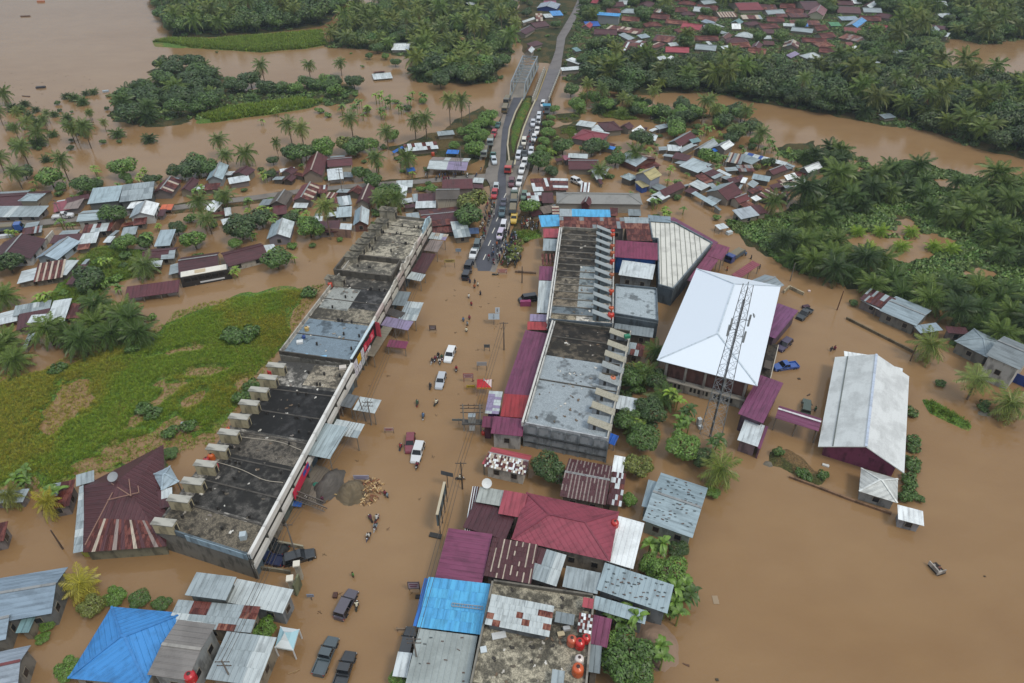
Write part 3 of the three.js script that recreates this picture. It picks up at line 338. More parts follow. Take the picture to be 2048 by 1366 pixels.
{
const p=(x,y,h)=>P(x,y,h),root=thing('house','large maroon hip roofed house with rusty stripes beside the near shop row','house',p(245,1020,0)),A=p(167,972,3.0),Bq=p(327,889,3.0),Cq=p(333,1092,2.8),D=p(166,1104,2.8),ap=p(233,962,6.2),ap2=p(262,985,5.6);
protect([A,Bq,Cq,D]);const O={far:false};
plane(root,root,'roof',A,Bq,ap,ap,'M',O);plane(root,root,'roof',Bq,Cq,ap2,ap,'M',O);plane(root,root,'roof',D,A,ap,ap,'M',O);
const m1=lerp3(D,ap,0.45),m2=lerp3(Cq,ap2,0.45);plane(root,root,'roof',m1,m2,ap2,ap,'M',O);plane(root,root,'roof',D,Cq,m2.clone().setY(m2.y + 0.03),m1.clone().setY(m1.y + 0.03),'RRIRMRRERM',{seq:1,nu:20,nv:2});
const eave=[p(160,976,2.9),p(168,972,2.95),p(168,1102,2.75),p(147,1106,2.6)];plane(root,root,'roof',eave[3],eave[2],eave[1],eave[0],'GGLGG',{nu:1,nv:9,seq:1,byRow:1});
const wb=new B(),q=[A,Bq,Cq,D].map((a)=>a.clone().lerp(root.position.clone().setY(a.y),0.06));for(let i=0;i<4;i++){const j=(i + 1)% 4;wb.poly([q[i].clone().setY(-1),q[j].clone().setY(-1),q[j].clone().setY(q[j].y - 0.25),q[i].clone().setY(q[i].y - 0.25)]);}part('wall',wb,M('#7c7a68',{map:'wallm'}),root);
const rail=new B();rail.beam(p(168,1108,0.6),p(333,1097,0.6),0.25,1.1);part('balustrade',rail,M('#a9ad4a',{map:'grime'}),root);for(let i=0;i<=7;i++){const b=new B(),w=lerp3(p(168,1108,0),p(333,1097,0),i / 7);b.box(w.x,0.9,w.z,0.3,3.4,0.3);part('post',b,M('#a9ad4a'),root);}
for(const[a,b]of[[[222,966],[262,992]],[[262,992],[258,958]],[[215,1000],[278,985]],[[278,985],[276,972]],[[170,1090],[225,985]]]){const r=new B();r.beam(p(a[0],a[1],5.9),p(b[0],b[1],5.7),0.12);part('roof_batten',r,M('#8a6a5c'),root);}
house('small pale blue pyramid roof on the corner of the large maroon roof',[306,948,340,932,347,969],{t:'h',c:'#9fb1bd',h:3.7,r:0.9,w:0});
shed('silver and maroon patched lean-to beside the large maroon house',[313,983,344,975,345,1011],'SSM',{h:3.3,r:0.2,w:0,o:{nu:3,nv:2}});
shed('rusty roofed shed with silver sheets left of the large maroon house',[97,970,150,960,143,1010],'RRMGRSR',{h:2.5,r:0.4,o:{sw:1.6}});
shed('pale blue roof strip behind the large maroon house',[152,950,188,940,190,962],'G',{h:3.2,r:0.3});
shed('small rusty roof cut by the left photo edge',[-30,1052,16,1042,4,1082],'R',{h:2.4,r:0.5});
shed('grey junk shed roof at the left edge below the field',[-25,982,58,978,54,1003],'GDL',{h:1.8,r:0.3,o:{nu:5,nv:1}});
}
house('big crimson red hip roofed house with fine seams',[1053,985,1238,1024,1224,1124],{t:'h',c:'#8f4050',h:4.6,r:1.7,w:'#8d8478',rc:'#7b3545',e:4.5,o:{bump:'ribv'}});
shed('small crimson red roof block left of the big red house',[1008,980,1055,988,1046,1036],'#9a4552',{h:4.4,r:0.7,w:'#b9a99b'});
shed('bright white metal roof right of the big red house',[1235,1031,1289,1046,1276,1141],'W',{h:3.9,r:0.4,w:'#9b9a94',o:{map:'grime'}});
shed('dark maroon roof with striped left edge beside the red house',[950,1002,1033,1026,1021,1083],'#4d2830',{h:3.5,r:0.4,w:'#857c74'});
shed('white and maroon striped roof edge at the street beside the dark maroon roof',[945,975,958,976,934,1061],'WMM',{h:3.1,r:0.15,w:0,o:{nu:9,nv:1,seq:1}});
shed('pale grey concrete coloured roof with a white dish beside the red house',[960,973,1009,981,995,1011],'#a3a9a5',{h:4.3,r:0.3,w:'#8d8a80'});
shed('purple magenta roof at the street below the dark maroon roof',[985,1068,897,1056,871,1155],'P',{h:3.6,r:0.3,w:'#6b5560'});
shed('maroon roof with white speckled streaks right of the purple roof',[986,1076,1076,1091,1058,1167],'MMMMI',{h:4.1,r:0.5,w:'#77706a',o:{nu:36,nv:8,seq:1,brk:0.4}});
shed('patched silver and rust roof between the red house and the concrete terrace',[1075,1094,1132,1111,1129,1177],'GGLGMGLG',{h:3.9,r:0.4,o:{sw:1.7}});
shed('battered pale grey roof beside the patched silver roof',[1134,1133,1200,1147,1189,1186],'GGLGGO',{h:3.7,r:0.4,o:{sw:2.2}});
shed('long spotted grey blue roof running to the right water edge',[1210,1125,1348,1170,1337,1228],'#94a6ae',{h:4.1,r:0.7,w:'#7d8285'});
shed('lower spotted grey blue roof under the long one',[1191,1191,1295,1222,1281,1246],'#9badb5',{h:3.3,r:0.3,w:'#7d8285'});
shed('bright blue tiled roof at the street at bottom centre',[858,1155,980,1169,955,1268],'CXCXC',{h:4.3,r:0.4,w:'#6d7478',o:{nu:11,nv:5}});
shed('big plain grey roof at the bottom centre below the blue roof',[838,1257,955,1272,930,1400],'#9aa3a2',{h:3.9,r:0.3,w:'#7d7a72',o:{map:'grime'}});
shed('small pale roof at the street beside the big plain grey roof',[796,1303,824,1306,812,1355],'S',{h:2.9,r:0.2,w:'#85827a'});
const TERR=flatBlock({name:'terrace_building',label:'flat concrete terrace building with tanks at the bottom right of the street',px:[[984,1158],[1190,1188],[1172,1400],[932,1400]],rt:5.3,pt:5.9,pcol:['#6a665e','#8b8880','#6a665e','#7d7a72'],rmap:'mould',rc:'#d6d2c4',wc:'#6f6d68'});
shed('pale grey blue shed roof with orange patches on the concrete terrace',[984,1189,1108,1213,1099,1274],'LLLLLOLL',{h:7.0,r:0.5,base:5.3,w:'#6b6e70',o:{nu:9,nv:5}});
shed('small crimson roof piece on the concrete terrace',[1167,1194,1188,1198,1186,1218],'Q',{h:6.6,r:0.3,base:5.3});
shed('striped red and white sheet roof behind the orange tanks',[1159,1226,1186,1231,1180,1268],'RWRL',{h:6.2,r:0.3,base:5.3,w:0,o:{nu:6,nv:6}});
shed('grey sheet roof leaning on the concrete terrace beside the striped sheets',[1112,1222,1150,1229,1143,1250],'D',{h:6.4,r:0.3,base:5.3});
shed('small grey blue roof at the bottom edge of the concrete terrace',[1105,1338,1130,1342,1124,1370],'G',{h:6.6,r:0.2,base:5.3});
shed('magenta roof between the terrace and the large round tree',[1188,1229,1224,1238,1200,1292],'P',{h:4.0,r:0.3,w:'#76616a'});
shed('grey roof strip right of the concrete terrace at the bottom',[1180,1288,1204,1292,1186,1345],'D',{h:3.9,r:0.3});
house('maroon and white striped tile roof house in the lower centre',[1138,917,1225,933,1213,1010],{c:'MEM',c2:'MME',h:3.2,r:1.2,w:'#7c7468',o:{nu:36,nv:4,seq:1,brk:0.15}});
shed('rusty patched lean-to right of the striped tile roof',[1225,944,1252,949,1236,1012],'RMSRM',{h:2.6,r:0.4,o:{nu:6,nv:6}});
shed('small white shed roof behind the striped tile roof',[1229,910,1251,914,1251,949],'W',{h:3.0,r:0.2});
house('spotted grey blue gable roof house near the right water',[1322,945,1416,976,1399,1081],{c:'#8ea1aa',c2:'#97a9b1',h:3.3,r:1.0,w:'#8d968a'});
shed('narrow grey blue lean-to left of the spotted gable roof',[1297,959,1316,964,1301,1017],'#8b9da6',{h:2.8,r:0.2,w:'#767c7c'});
house('small house with red top and speckled white roof near the street',[985,894,1064,911,1052,951],{c:'#b04f57',c2:'WIMWIMR',h:2.9,r:0.9,w:'#b9b6af',o:{nu:24,nv:6}});
shed('red side roof of the small speckled house near the street',[984,894,990,896,969,929],'#b04f57',{h:2.8,r:0.2,w:0});
shed('pinkish red canopy roof at the top of the right shop row',[1086,457,1118,457,1116,475],'Q',{h:3.4,r:0.3});
shed('grey canopy roof at the top of the right shop row',[1087,477,1117,478,1113,502],'G',{h:3.4,r:0.3});
awning('open reddish lattice canopy on the right shop row',[1083,508,1113,508,1111,529],'O_R_',{h:3.2,r:0.2,o:{nu:8,nv:2,seq:1}});
shed('short magenta canopy roof on the right shop row',[1079,532,1110,533,1105,561],'P',{h:3.4,r:0.3});
shed('long grey canopy roof on the right shop row',[1078,561,1105,562,1093,626],'L',{h:3.4,r:0.3});
shed('purple grey canopy roof on the right shop row',[1060,628,1094,629,1092,643],'V',{h:3.4,r:0.3});
shed('red canopy roof between the purple and the long magenta canopies',[1055,643,1094,644,1090,660],'#a23e41',{h:3.4,r:0.3});
shed('long magenta canopy roof along the near right shop row',[1051,660,1008,786,1064,791],'#713a58',{h:3.3,r:0.15,w:'#6a5560'});
shed('bright red shop roof on the near right shop row',[1008,787,1063,791,1048,836],'#962f35',{h:3.8,r:0.4,w:'#7c5660'});
shed('magenta shop roof below the bright red one',[988,832,1050,838,1046,873],'#733553',{h:3.8,r:0.6,w:'#a9a7a4'});
shed('lilac translucent canopy with stripes beside the bright red roof',[979,783,1005,785,991,828],'VVL',{h:3.9,r:0.2,w:'#5d3468',o:{nu:2,nv:8}});
shed('dark magenta porch roof below the lilac canopy',[966,832,988,833,978,855],'#6b2f49',{h:3.2,r:0.3,w:'#57303f'});
const aw=(l,n,c,o)=>awning(l,n,c,{h:2.9,r:0.25,...o});
aw('pinkish grey awning at the top of the left shop row',[864,465,897,469,891,481],'VIL',{o:{nu:4,nv:2}});
aw('grey brown awning near the top of the left shop row',[860,479,887,482,876,504],'E');
aw('maroon awning on the left shop row beside the street',[845,505,872,508,855,547],'M');
aw('small grey white awning under the maroon one',[823,543,852,549,843,563],'L');
aw('grey metal awning in the middle of the left shop row',[796,582,822,584,811,612],'D');
aw('blue grey awning reaching out over the street',[813,603,847,606,835,642],'GLG',{o:{nu:4,nv:3}});
aw('dark awning beside the blue grey street awning',[781,616,811,625,802,638],'K');
aw('lilac awning above the flooded street on the left row',[773,633,827,643,818,661],'V');
aw('long beige canopy below the black sign board',[785,655,766,652,735,711],'#7d7767',{h:3.0});
aw('low magenta awning beside the beige canopy',[779,679,817,683,810,697],'#7a3151',{h:2.2});
aw('dark grey awning on the lower left shop row',[695,787,718,792,709,818],'#6b7074',{h:2.9});
aw('pale grey awning on poles over the flooded street',[720,793,763,800,751,827],'L',{h:3.1});
aw('large pale blue grey canopy on the lower left shop row',[651,846,696,854,666,919],'#a3b2b7',{h:4.2,r:0.4});
aw('two tone grey canopy behind the large pale canopy',[674,839,729,849,718,877],'LGL',{h:3.4,o:{nu:4,nv:2}});
shed('grey and cyan striped shed roof behind the far right block',[1120,418,1219,420,1218,434],'GCCC',{h:4,r:0.4,o:{nu:4,nv:1,seq:1}});
awning('cyan blue awning beside the parked motorbikes',[1077,431,1118,429,1117,452],'C',{h:3.2});
shed('long rusty brown roof behind the far right block',[1119,434,1247,436,1246,457],'RORDRO',{h:4.3,r:0.4,o:{nu:16,nv:3}});
shed('rust and grey roof right of the long rusty brown roof',[1248,435,1295,436,1303,482],'RROGG',{h:4.2,r:0.5,o:{nu:6,nv:4,seq:1,byRow:1}});
shed('magenta roof with blue wall beside the far right block',[1231,480,1315,486,1312,520],'A',{h:4.6,r:0.5,w:'#2a62ad',nowin:1});
shed('pale grey roof below the magenta roof with blue wall',[1245,520,1311,529,1311,560],'S',{h:3.8,r:0.3,w:'#7b7f80'});
flatBlock({name:'shop_building',label:'pale grey parapet roof building beside the far right block',px:[[1230,567],[1314,575],[1317,641],[1228,626]],rt:4.2,pt:4.7,pcol:['#59646c','#59646c','#59646c','#59646c'],rmap:'pale',rc:'#d9e2e6',wc:'#57626a'});
shed('low grey corrugated roof below the pale parapet roof',[1230,646,1308,657,1304,675],'#7f898e',{h:2.8,r:0.3});
shed('rusty silver lean-to behind the near right block',[1257,684,1290,690,1296,716],'DRG',{h:2.4,r:0.4,o:{nu:4,nv:2}});
shed('white sheet metal lean-to beside the near right block',[1237,790,1275,797,1269,824],'S',{h:2.6,r:0.3});
shed('blue tarpaulin roof at the corner of the near right block',[1219,865,1238,872,1240,895],'#1e5fc0',{h:1.6,r:0.6,w:0});
{
const pts=[[1297,432],[1351,447],[1424,487],[1346,579],[1318,571],[1316,479],[1305,478]].map(([x,y])=>P(x,y,4.4)),root=thing('warehouse','angular cream ribbed roof building right of the shop rows','building',P(1350,510,0));protect(pts);
const tri=THREE.ShapeUtils.triangulateShape(pts.map((p)=>new THREE.Vector2(p.x,p.z)),[]),b=new B();for(const t of tri)b.slab(t.map((i)=>pts[i]),0.25);part('roof',b,M('#cfcfc8',{map:'grime',rough:0.6}),root);
for(let i=0;i<11;i++){const x=pts[0].x +(pts[2].x - pts[0].x)*(i + 0.5)/ 11,a=[],d=pts[4].clone().sub(pts[5]).setY(0).normalize();for(let k=0;k<pts.length;k++){const p=pts[k],q=pts[(k + 1)% pts.length],e=q.clone().sub(p),o=V(x,0,pts[0].z),den=d.x*e.z - d.z*e.x,t=((p.x - o.x)*e.z -(p.z - o.z)*e.x)/ den,s=((p.x - o.x)*d.z -(p.z - o.z)*d.x)/ den;if(s>=0&&s<=1)a.push(o.clone().addScaledVector(d,t).setY(4.44));}if(a.length>=2){a.sort((m,n)=>m.z - n.z);const r=new B();r.beam(a[0],a[a.length - 1],0.13,0.1);part('roof_seam',r,M('#77786f'),root);}}
const w=new B(),pr=new B();for(let i=0;i<pts.length;i++){const p=pts[i],q=pts[(i + 1)% pts.length];w.poly([p.clone().setY(-1),q.clone().setY(-1),q.clone().setY(4.2),p.clone().setY(4.2)]);pr.beam(p.clone().setY(4.55),q.clone().setY(4.55),0.3,0.5);}part('wall',w,M('#56626b',{map:'wallm'}),root);part('parapet',pr,M('#66727a',{map:'wallm'}),root);
shed('grey strip roof at the top of the angular cream roof',[1296,430,1341,433,1353,446],'#7f919c',{h:4.7,r:0.2,w:0});
shed('long magenta canopy strip along the upper edge of the cream roof',[1347,434,1437,485,1424,489],'#74405c',{h:3.6,r:0.2,w:0});
shed('wide magenta canopy right of the angular cream roof',[1412,510,1374,560,1420,543],'#7d3f5a',{h:3.3,r:0.4,w:0});
shed('magenta canopy at the right corner of the cream roof',[1429,485,1412,510,1443,522],'#7d3f5a',{h:3.4,r:0.3,w:0});
shed('free standing red brown slab roof behind the white hall',[1463,549,1505,521,1519,530],'#85434f',{h:2.6,r:0.2,w:0});
}
{
const root=house('big white hip roofed hall with brick walls and arcade',[1314,720,1393,537,1560,579],{name:'assembly_hall',cat:'hall',t:'h',c:'#dbe5f0',h:6.6,r:3.2,w:'#6d4a43',nowin:1,ov:1.5,rc:'#c3d0da',e:8.5,o:{map:'none',t:0.15,far:true}});
const q=root.q,at=root.at;
const L=q.L,w=q.w;const wx=(k,y,s=0.2)=>at(s,k,y);
const arc=new B(),dir=q.n;arc.obox(wx(1.8,-1,0.5),dir.clone().multiplyScalar(w - 3.6),V(0,3.2,0),q.u.clone().multiplyScalar(0.3));part('arcade_wall',arc,M('#a9a59a',{map:'wallm'}),root);
for(let i=0;i<18;i++){if(i % 6===5)continue;const s=new B();s.obox(wx(2.4 +(w - 4.8)*i / 18,0.7,0.44),dir.clone().multiplyScalar(0.42),V(0,1.2,0),q.u.clone().multiplyScalar(0.05));part('slot_opening',s,M('#191817'),root);}
for(let i=0;i<=4;i++){const s=new B();s.obox(wx(1.7 +(w - 3.8)*i / 4,-1,0.3),dir.clone().multiplyScalar(0.45),V(0,7.4,0),q.u.clone().multiplyScalar(0.45));part('column',s,M('#8f8a84',{map:'wallm'}),root);}
const led=new B();led.obox(wx(1.4,2.2,-0.1),dir.clone().multiplyScalar(w - 2.8),V(0,0.25,0),q.u.clone().multiplyScalar(1.2));part('ledge',led,M('#8b867e'),root);
shed('upper right magenta lean-to roof beside the white hall',[1556,606,1597,621,1583,690],'#7a4a72',{h:3.5,r:0.1,w:'#5b4a55',nowin:1});
shed('lower right magenta lean-to roof beside the white hall',[1519,749,1567,766,1551,856],'#763f60',{h:4.2,r:0.3,w:'#5b4a55',nowin:1});
house('covered walkway with magenta gable roof and white ridge',[1558,811,1643,837,1638,863],{name:'covered_walkway',cat:'walkway',c:'#713a5a',h:3.2,r:0.7,w:0,rc:'#d5d2d6'});
shed('small white flat roof porch below the magenta lean-to',[1490,838,1530,851,1517,894],'S',{h:2.9,r:0.2,w:'#7d6a70',nowin:1});
shed('narrow magenta strip roof beside the small white porch',[1531,851,1537,853,1524,899],'#713a5a',{h:2.6,r:0.1,w:'#6a4a58',nowin:1});
house('grey gable roof hidden behind the white hall',[1500,562,1530,549,1561,574],{c:'#8d99a0',h:3.6,r:0.8});
const tr=thing('stair_terrace','concrete stair terrace between the two magenta lean-to roofs','terrace',P(1545,715,0)),fl=new B(),a=[P(1538,684,1.2),P(1558,690,1.2),P(1541,756,1.2),P(1522,750,1.2)];fl.slab(a,1.8);part('floor',fl,M('#6d665e',{map:'mould'}),tr);
for(let i=0;i<9;i++){const s=new B(),p=lerp3(P(1530,722,1.2),P(1524,746,1.2),i / 9),p2=lerp3(P(1543,726,1.2),P(1537,751,1.2),i / 9),y=1.25 + i*0.15;s.beam(p.setY(y),p2.setY(y),0.5,0.3);part('stair_step',s,M('#57504a'),tr);}
const rl=new B();rl.beam(P(1557,690,2.2),P(1541,757,2.2),0.15,0.12);part('railing',rl,M('#b7b1a4'),tr);
}
{
const root=house('huge grey white gable roofed sports hall at the right',[1636,893,1670,714,1818,760],{name:'sports_hall',cat:'hall',c:'#cdd2d2',c2:'#d6dadb',h:2.7,r:3.1,w:'#7b3c58',nowin:1,ov:1.2,rc:'#b8c4d6',o:{map:'grime',t:0.15,far:true}});  // right slope coloured slightly lighter than left, its stronger light put into the colour
const q=root.q,at=root.at,sm2=new B();sm2.beam(at(0.1,2.1,2.7 + 3.1*2.1 /(q.w / 2)+ 0.06),at(q.L - 0.1,2.1,2.7 + 3.1*2.1 /(q.w / 2)+ 0.06),0.2,0.08);part('roof_seam',sm2,M('#5f6664'),root);
shed('white roof corner behind the sports hall on the left',[1688,702,1752,712,1752,722],'W',{h:2.3,r:0.2,w:'#66304a',nowin:1});
shed('white roof corner behind the sports hall on the right',[1772,728,1806,737,1806,752],'W',{h:2.3,r:0.2,w:'#66304a',nowin:1});
house('white hip roofed entrance pavilion of the sports hall',[1722,936,1796,958,1791,1005],{t:'h',c:'#c6cac8',h:2.3,r:1.2,w:'#8d8d8a',rc:'#d8dcda'});
shed('small white roofed guard house standing in the flood',[1795,1009,1846,1022,1841,1050],'W',{h:2.2,r:0.25,w:'#8f8f92',gap:5});
kerb('compound_wall','low brown wall in the flood left of the guard house',[[1578,954,0.1],[1630,973,0.1],[1700,1000,0.1],[1782,1028,0.1]],0.3,0.35,M('#7b5f48',{map:'wallm'})).userData.kind=undefined;
const lw=scene.children[scene.children.length - 1];tag(lw,'low brown wall beside the guard house, awash in the flood','wall');
}
{const wall=(l,pts,h,col,w=0.3)=>{const b=new B(),q=pts.map(([x,y])=>P(x,y,h / 2 - 0.3));for(let i=0;i<q.length - 1;i++)b.beam(q[i],q[i + 1],w,h + 0.6);const o=q[0].clone().setY(0);solo('compound_wall',l,'wall',b,M(col,{map:'wallm'}),o);};
wall('straight mossy wall in the flood right of the magenta roof',[[1692,638],[1828,707]],0.6,'#6b5f4a');wall('pale angled wall stub behind the white hall',[[1567,586],[1578,576],[1607,590]],0.8,'#a89d84');
wall('long white garden wall beside the maroon hip roof on the left',[[57,526],[108,468]],1.6,'#b9b8b2');wall('brick wall stub beside the white gable house on the left',[[226,466],[247,436]],2.2,'#75584a');
wall('blue sheet metal fence at the right edge',[[1990,741],[2090,784]],2.2,'#26418c',0.12);wall('brown fence behind the far left shop block',[[637,465],[702,470]],2.4,'#8a6f62',0.15);wall('low wall before the pink shed in the street',[[1030,545],[1072,548]],0.5,'#6f5a48',0.4);
const rz=[[1094,131,1066,197,'white baluster railing left of the new bridge'],[1121,144,1099,198,'white baluster railing right of the new bridge']];}
house('grey metal house roof beside the plantation with open front',[1792,592,1864,621,1823,648],{c:'#93a3ab',h:2.7,r:0.7,w:'#77756e'});
shed('rust red sheet roof with white front strip beside the plantation',[1741,577,1792,598,1777,622],'RMRMG',{h:2.6,r:0.5,o:{nu:12,nv:2}});
shed('bright silver roof edge strip below the rust red sheet roof',[1733,593,1797,626,1790,636],'S',{h:2.3,r:0.1,w:0});
shed('small grey blue roof behind the palm at the right',[1827,651,1872,645,1881,661],'#8fa0aa',{h:2.2,r:0.3});
house('grey hip roofed house near the right edge',[1948,657,2012,688,1982,719],{t:'h',c:'#8d9ba2',h:2.8,r:1.2,w:'#7d7b74'});
house('white two storey house cut by the right photo edge',[2008,672,2075,700,2040,740],{c:'#7e878b',h:5.6,r:1.2,w:'#b5b4b0',gap:3});
shed('maroon roof piece behind the grey hip roof at the right',[1890,652,1932,655,1926,668],'M',{h:2.3,r:0.3});
function spots(find,n,cols=9){const h=scene.children.find((o)=>o.userData.label===find),{a,b,c,d}=h.q,r0=h.children.filter((k)=>k.name==='roof')[0];for(let i=0;i<n;i++){const s=(0.06 + 0.88*((i % cols)+ rr(0.2,0.8))/ cols),t=rr(0.05,0.93),p=lerp3(lerp3(a,b,s),lerp3(d,c,s),t),g=h.spotY(t);const q=new B();q.box(p.x,g + 0.06,p.z,rr(0.25,0.5),0.05,rr(0.08,0.16),rr(-0.6,0.2));part('dark_roof_mark',q,M(pick(['#4f5a5e','#3f474b','#5c4a42'])),h);}}  // thin dark slivers added as small marks scattered over the roof
{const f=(l,y)=>{scene.children.find((o)=>o.userData.label===l).spotY=y;};f('spotted grey blue gable roof house near the right water',(t)=>3.3 + 1.0*(1 - Math.abs(2*t - 1)));f('long spotted grey blue roof running to the right water edge',(t)=>4.1 + 0.7*(1 - t));f('big plain grey roof at the bottom centre below the blue roof',(t)=>3.9 + 0.3*(1 - t));
spots('spotted grey blue gable roof house near the right water',70,8);spots('long spotted grey blue roof running to the right water edge',44,12);spots('big plain grey roof at the bottom centre below the blue roof',12,6);}
shed('deep blue side strip of the bright blue tiled roof',[849,1156,859,1157,838,1253],'#2f72c4',{h:3.9,r:0.1,w:0});
{const r=thing('ladder','grey metal ladder lying on the bright blue tiled roof','ladder',P(936,1213,4.4)),a=P(904,1206,4.75),b=P(966,1213,4.75),c=P(903,1212,4.7),d=P(965,1219,4.7);for(const[x,y]of[[a,b],[c,d]]){const k=new B();k.beam(x,y,0.08);part('side_rail',k,M('#9a9da0',{metal:0.4}),r);}for(let i=0;i<=12;i++){const k=new B();k.beam(lerp3(a,b,i / 12),lerp3(c,d,i / 12),0.06);part('rung',k,M('#9a9da0',{metal:0.4}),r);}}
HS=0.72;const v0=scene.children.length;
house('maroon gable house at the left edge above the road',[-40,390,106,381,93,411],{c:'M',h:2.6,r:1.3});
shed('long pale grey porch roof at the left edge above the road',[-30,413,97,412,86,433],'GLGGL',{h:2.4,r:0.4,o:{nu:9,nv:1}});
house('small raised grey hip roof on the maroon house at the left edge',[55,387,92,387,83,402],{t:'h',c:'#9fb0b8',h:5.0,r:0.7});
shed('pink stall roof beside the white pickup on the left road',[107,405,140,399,137,419],'#8d4a55',{h:2.4,r:0.3});
shed('grey stall roof joined to the pink stall roof',[140,398,169,396,166,416],'E',{h:2.5,r:0.3});
shed('maroon strip roof behind the pink stall',[132,396,178,387,177,397],'M',{h:2.8,r:0.3});
shed('large pale grey warehouse roof on the left, main half',[186,376,246,370,231,402],'#9db0b8',{h:4.4,r:0.8,w:'#5c5f5e'});
shed('large grey warehouse roof on the left, right half',[247,370,309,363,300,397],'GGDG',{h:4.3,r:0.8,w:'#5c5f5e',o:{nu:7,nv:3}});
house('pale grey gable house standing across the left road',[166,422,224,417,225,437],{c:'#a3b3b9',h:4.0,r:0.7,w:'#a3a29c'});
shed('lower grey roof below the pale grey gable on the left',[171,450,227,445,222,461],'GLR',{h:2.8,r:0.4,o:{nu:7,nv:2}});
shed('crooked silver sheet roof beside the lower grey roof',[163,468,199,464,186,486],'LSL',{h:2.2,r:0.4,o:{nu:4,nv:2}});
shed('tiny silver roof on the left beside the trees',[216,472,231,472,230,485],'S',{h:2.0,r:0.2});
shed('bright white flat sheet roof on the left',[263,403,293,402,280,416],'W',{h:3.4,r:0.2});
house('white and grey gable house on the left village lane',[258,436,270,411,317,411],{c:'#9fadb5',c2:'W',h:3.4,r:1.3,w:'#b9bcbc'});
shed('small rust red roof before the white and grey gable',[268,437,294,434,297,447],'R',{h:2.4,r:0.5});
shed('pale grey lean-to before the small rust red roof',[247,455,276,452,274,468],'G',{h:2.2,r:0.3});
shed('wide pale grey roof half hidden by a broad leaved tree',[321,460,352,458,367,489],'#9eafb8',{h:3.0,r:0.8});
house('maroon roof with grey sheets below the half hidden grey roof',[294,499,358,494,355,516],{c:'M',c2:'MMGG',h:2.6,r:0.9,o:{nu:5,nv:2}});
house('long maroon gable roof behind the stranded bus',[362,515,439,504,435,538],{c:'#4a292e',h:2.8,r:1.5,w:'#a8a49b'});
house('maroon gable roof right of the stranded bus',[441,506,521,486,511,519],{c:'M',h:2.6,r:1.3,w:'#a8a49b'});
awning('open maroon shed on posts left of the bus',[254,573,360,559,348,585],'#5c2c33',{h:2.2,r:0.5,oneSide:false});
house('big maroon house with white walls at the left edge',[62,517,93,478,20,470],{c:'#47262d',h:3.0,r:2.0,w:'#b0b2b3'});
shed('maroon roof behind the long white garden wall',[108,470,166,466,161,483],'M',{h:2.4,r:0.4});
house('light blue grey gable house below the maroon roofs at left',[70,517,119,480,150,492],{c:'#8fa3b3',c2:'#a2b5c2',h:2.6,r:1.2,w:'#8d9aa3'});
shed('rust and white striped shed roof at left',[76,528,132,519,122,554],'RIR',{h:2.3,r:0.5,o:{nu:14,nv:1,seq:1}});
shed('grey green lean-to joined to the striped shed at left',[133,520,158,520,148,550],'L',{h:2.3,r:0.4});
shed('tiny grey roof right of the striped shed at left',[157,539,175,539,170,553],'D',{h:1.9,r:0.2});
shed('small maroon roof above the tiny grey roof',[160,529,174,528,173,537],'M',{h:2.2,r:0.2});
shed('blue grey patched roof at the left edge beside the palms',[31,612,103,600,98,620],'GGLD',{h:2.6,r:0.4,o:{nu:6,nv:2}});
shed('maroon middle roof between the grey roofs at the left edge',[38,628,100,616,96,648],'M',{h:2.3,r:0.5});
shed('pale silver roof right of the maroon middle roof',[108,602,144,597,127,643],'SLS',{h:2.5,r:0.4,o:{nu:3,nv:3}});
shed('pale silver roof at the very left below the grey one',[-6,639,35,630,32,642],'S',{h:2.0,r:0.2,w:0});
shed('small pale roof before the maroon middle roof',[63,630,98,627,92,643],'S',{h:2.9,r:0.2,w:0});
shed('tiny grey roof among the palms at the left edge',[57,667,75,665,73,678],'G',{h:1.9,r:0.2});
shed('rust striped stall roof beside the road at left',[46,457,85,451,82,464],'RMRG',{h:1.8,r:0.3,o:{nu:8,nv:1}});
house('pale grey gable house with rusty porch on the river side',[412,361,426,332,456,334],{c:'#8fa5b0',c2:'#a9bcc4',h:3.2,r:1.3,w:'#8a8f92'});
shed('rusty porch roof before the pale grey gable house',[411,368,441,366,437,378],'ROR',{h:2.2,r:0.3,o:{nu:5,nv:1}});
shed('long pale awning roof before a maroon house on the river side',[455,356,496,349,494,362],'S',{h:2.6,r:0.3});
house('maroon gable house behind the long pale awning',[462,349,479,336,508,342],{c:'M',h:2.9,r:1.0});
house('rust striped gable house beside the grey warehouse',[304,388,325,362,359,366],{c:'RMR',c2:'RMIR',h:2.5,r:1.4,o:{nu:8,nv:1,seq:1}});
house('maroon gable roof hidden by palms near the warehouse',[358,383,377,361,396,365],{c:'M',h:2.6,r:1.0});
shed('orange tarpaulin roof beside the left lane',[324,409,348,408,347,419],'J',{h:2.0,r:0.3,w:0,name:'tarpaulin_shelter'});
shed('white leaning sheet between the coconut palms',[426,400,446,405,440,427],'W',{h:2.5,r:1.2});
shed('narrow silver roof beside the white leaning sheet',[448,416,461,414,457,431],'S',{h:2.3,r:0.4});
shed('small silver roof below the narrow silver one',[441,439,459,435,456,448],'S',{h:2.2,r:0.3});
house('grey gable house beside the open flood left of the shop row',[533,478,544,446,588,447],{c:'#94a5ad',c2:'LSL',h:3.0,r:1.3,w:'#7d7880',o:{nu:4,nv:2}});
house('large red brown gable house with white ridge line by the river',[604,353,618,316,655,319],{c:'#6d3a38',c2:'#5d2f32',h:3.2,r:2.0,w:'#85796e',rc:'#a89a90'});
house('maroon roofed cream house right of the large red brown gable',[655,316,704,312,697,331],{c:'#5e3034',h:3.0,r:1.0,w:'#b8b4a2'});
shed('silver patio roof below the cream house by the river',[654,339,684,336,681,358],'SLS',{h:2.6,r:0.4,w:0,o:{nu:5,nv:2}});
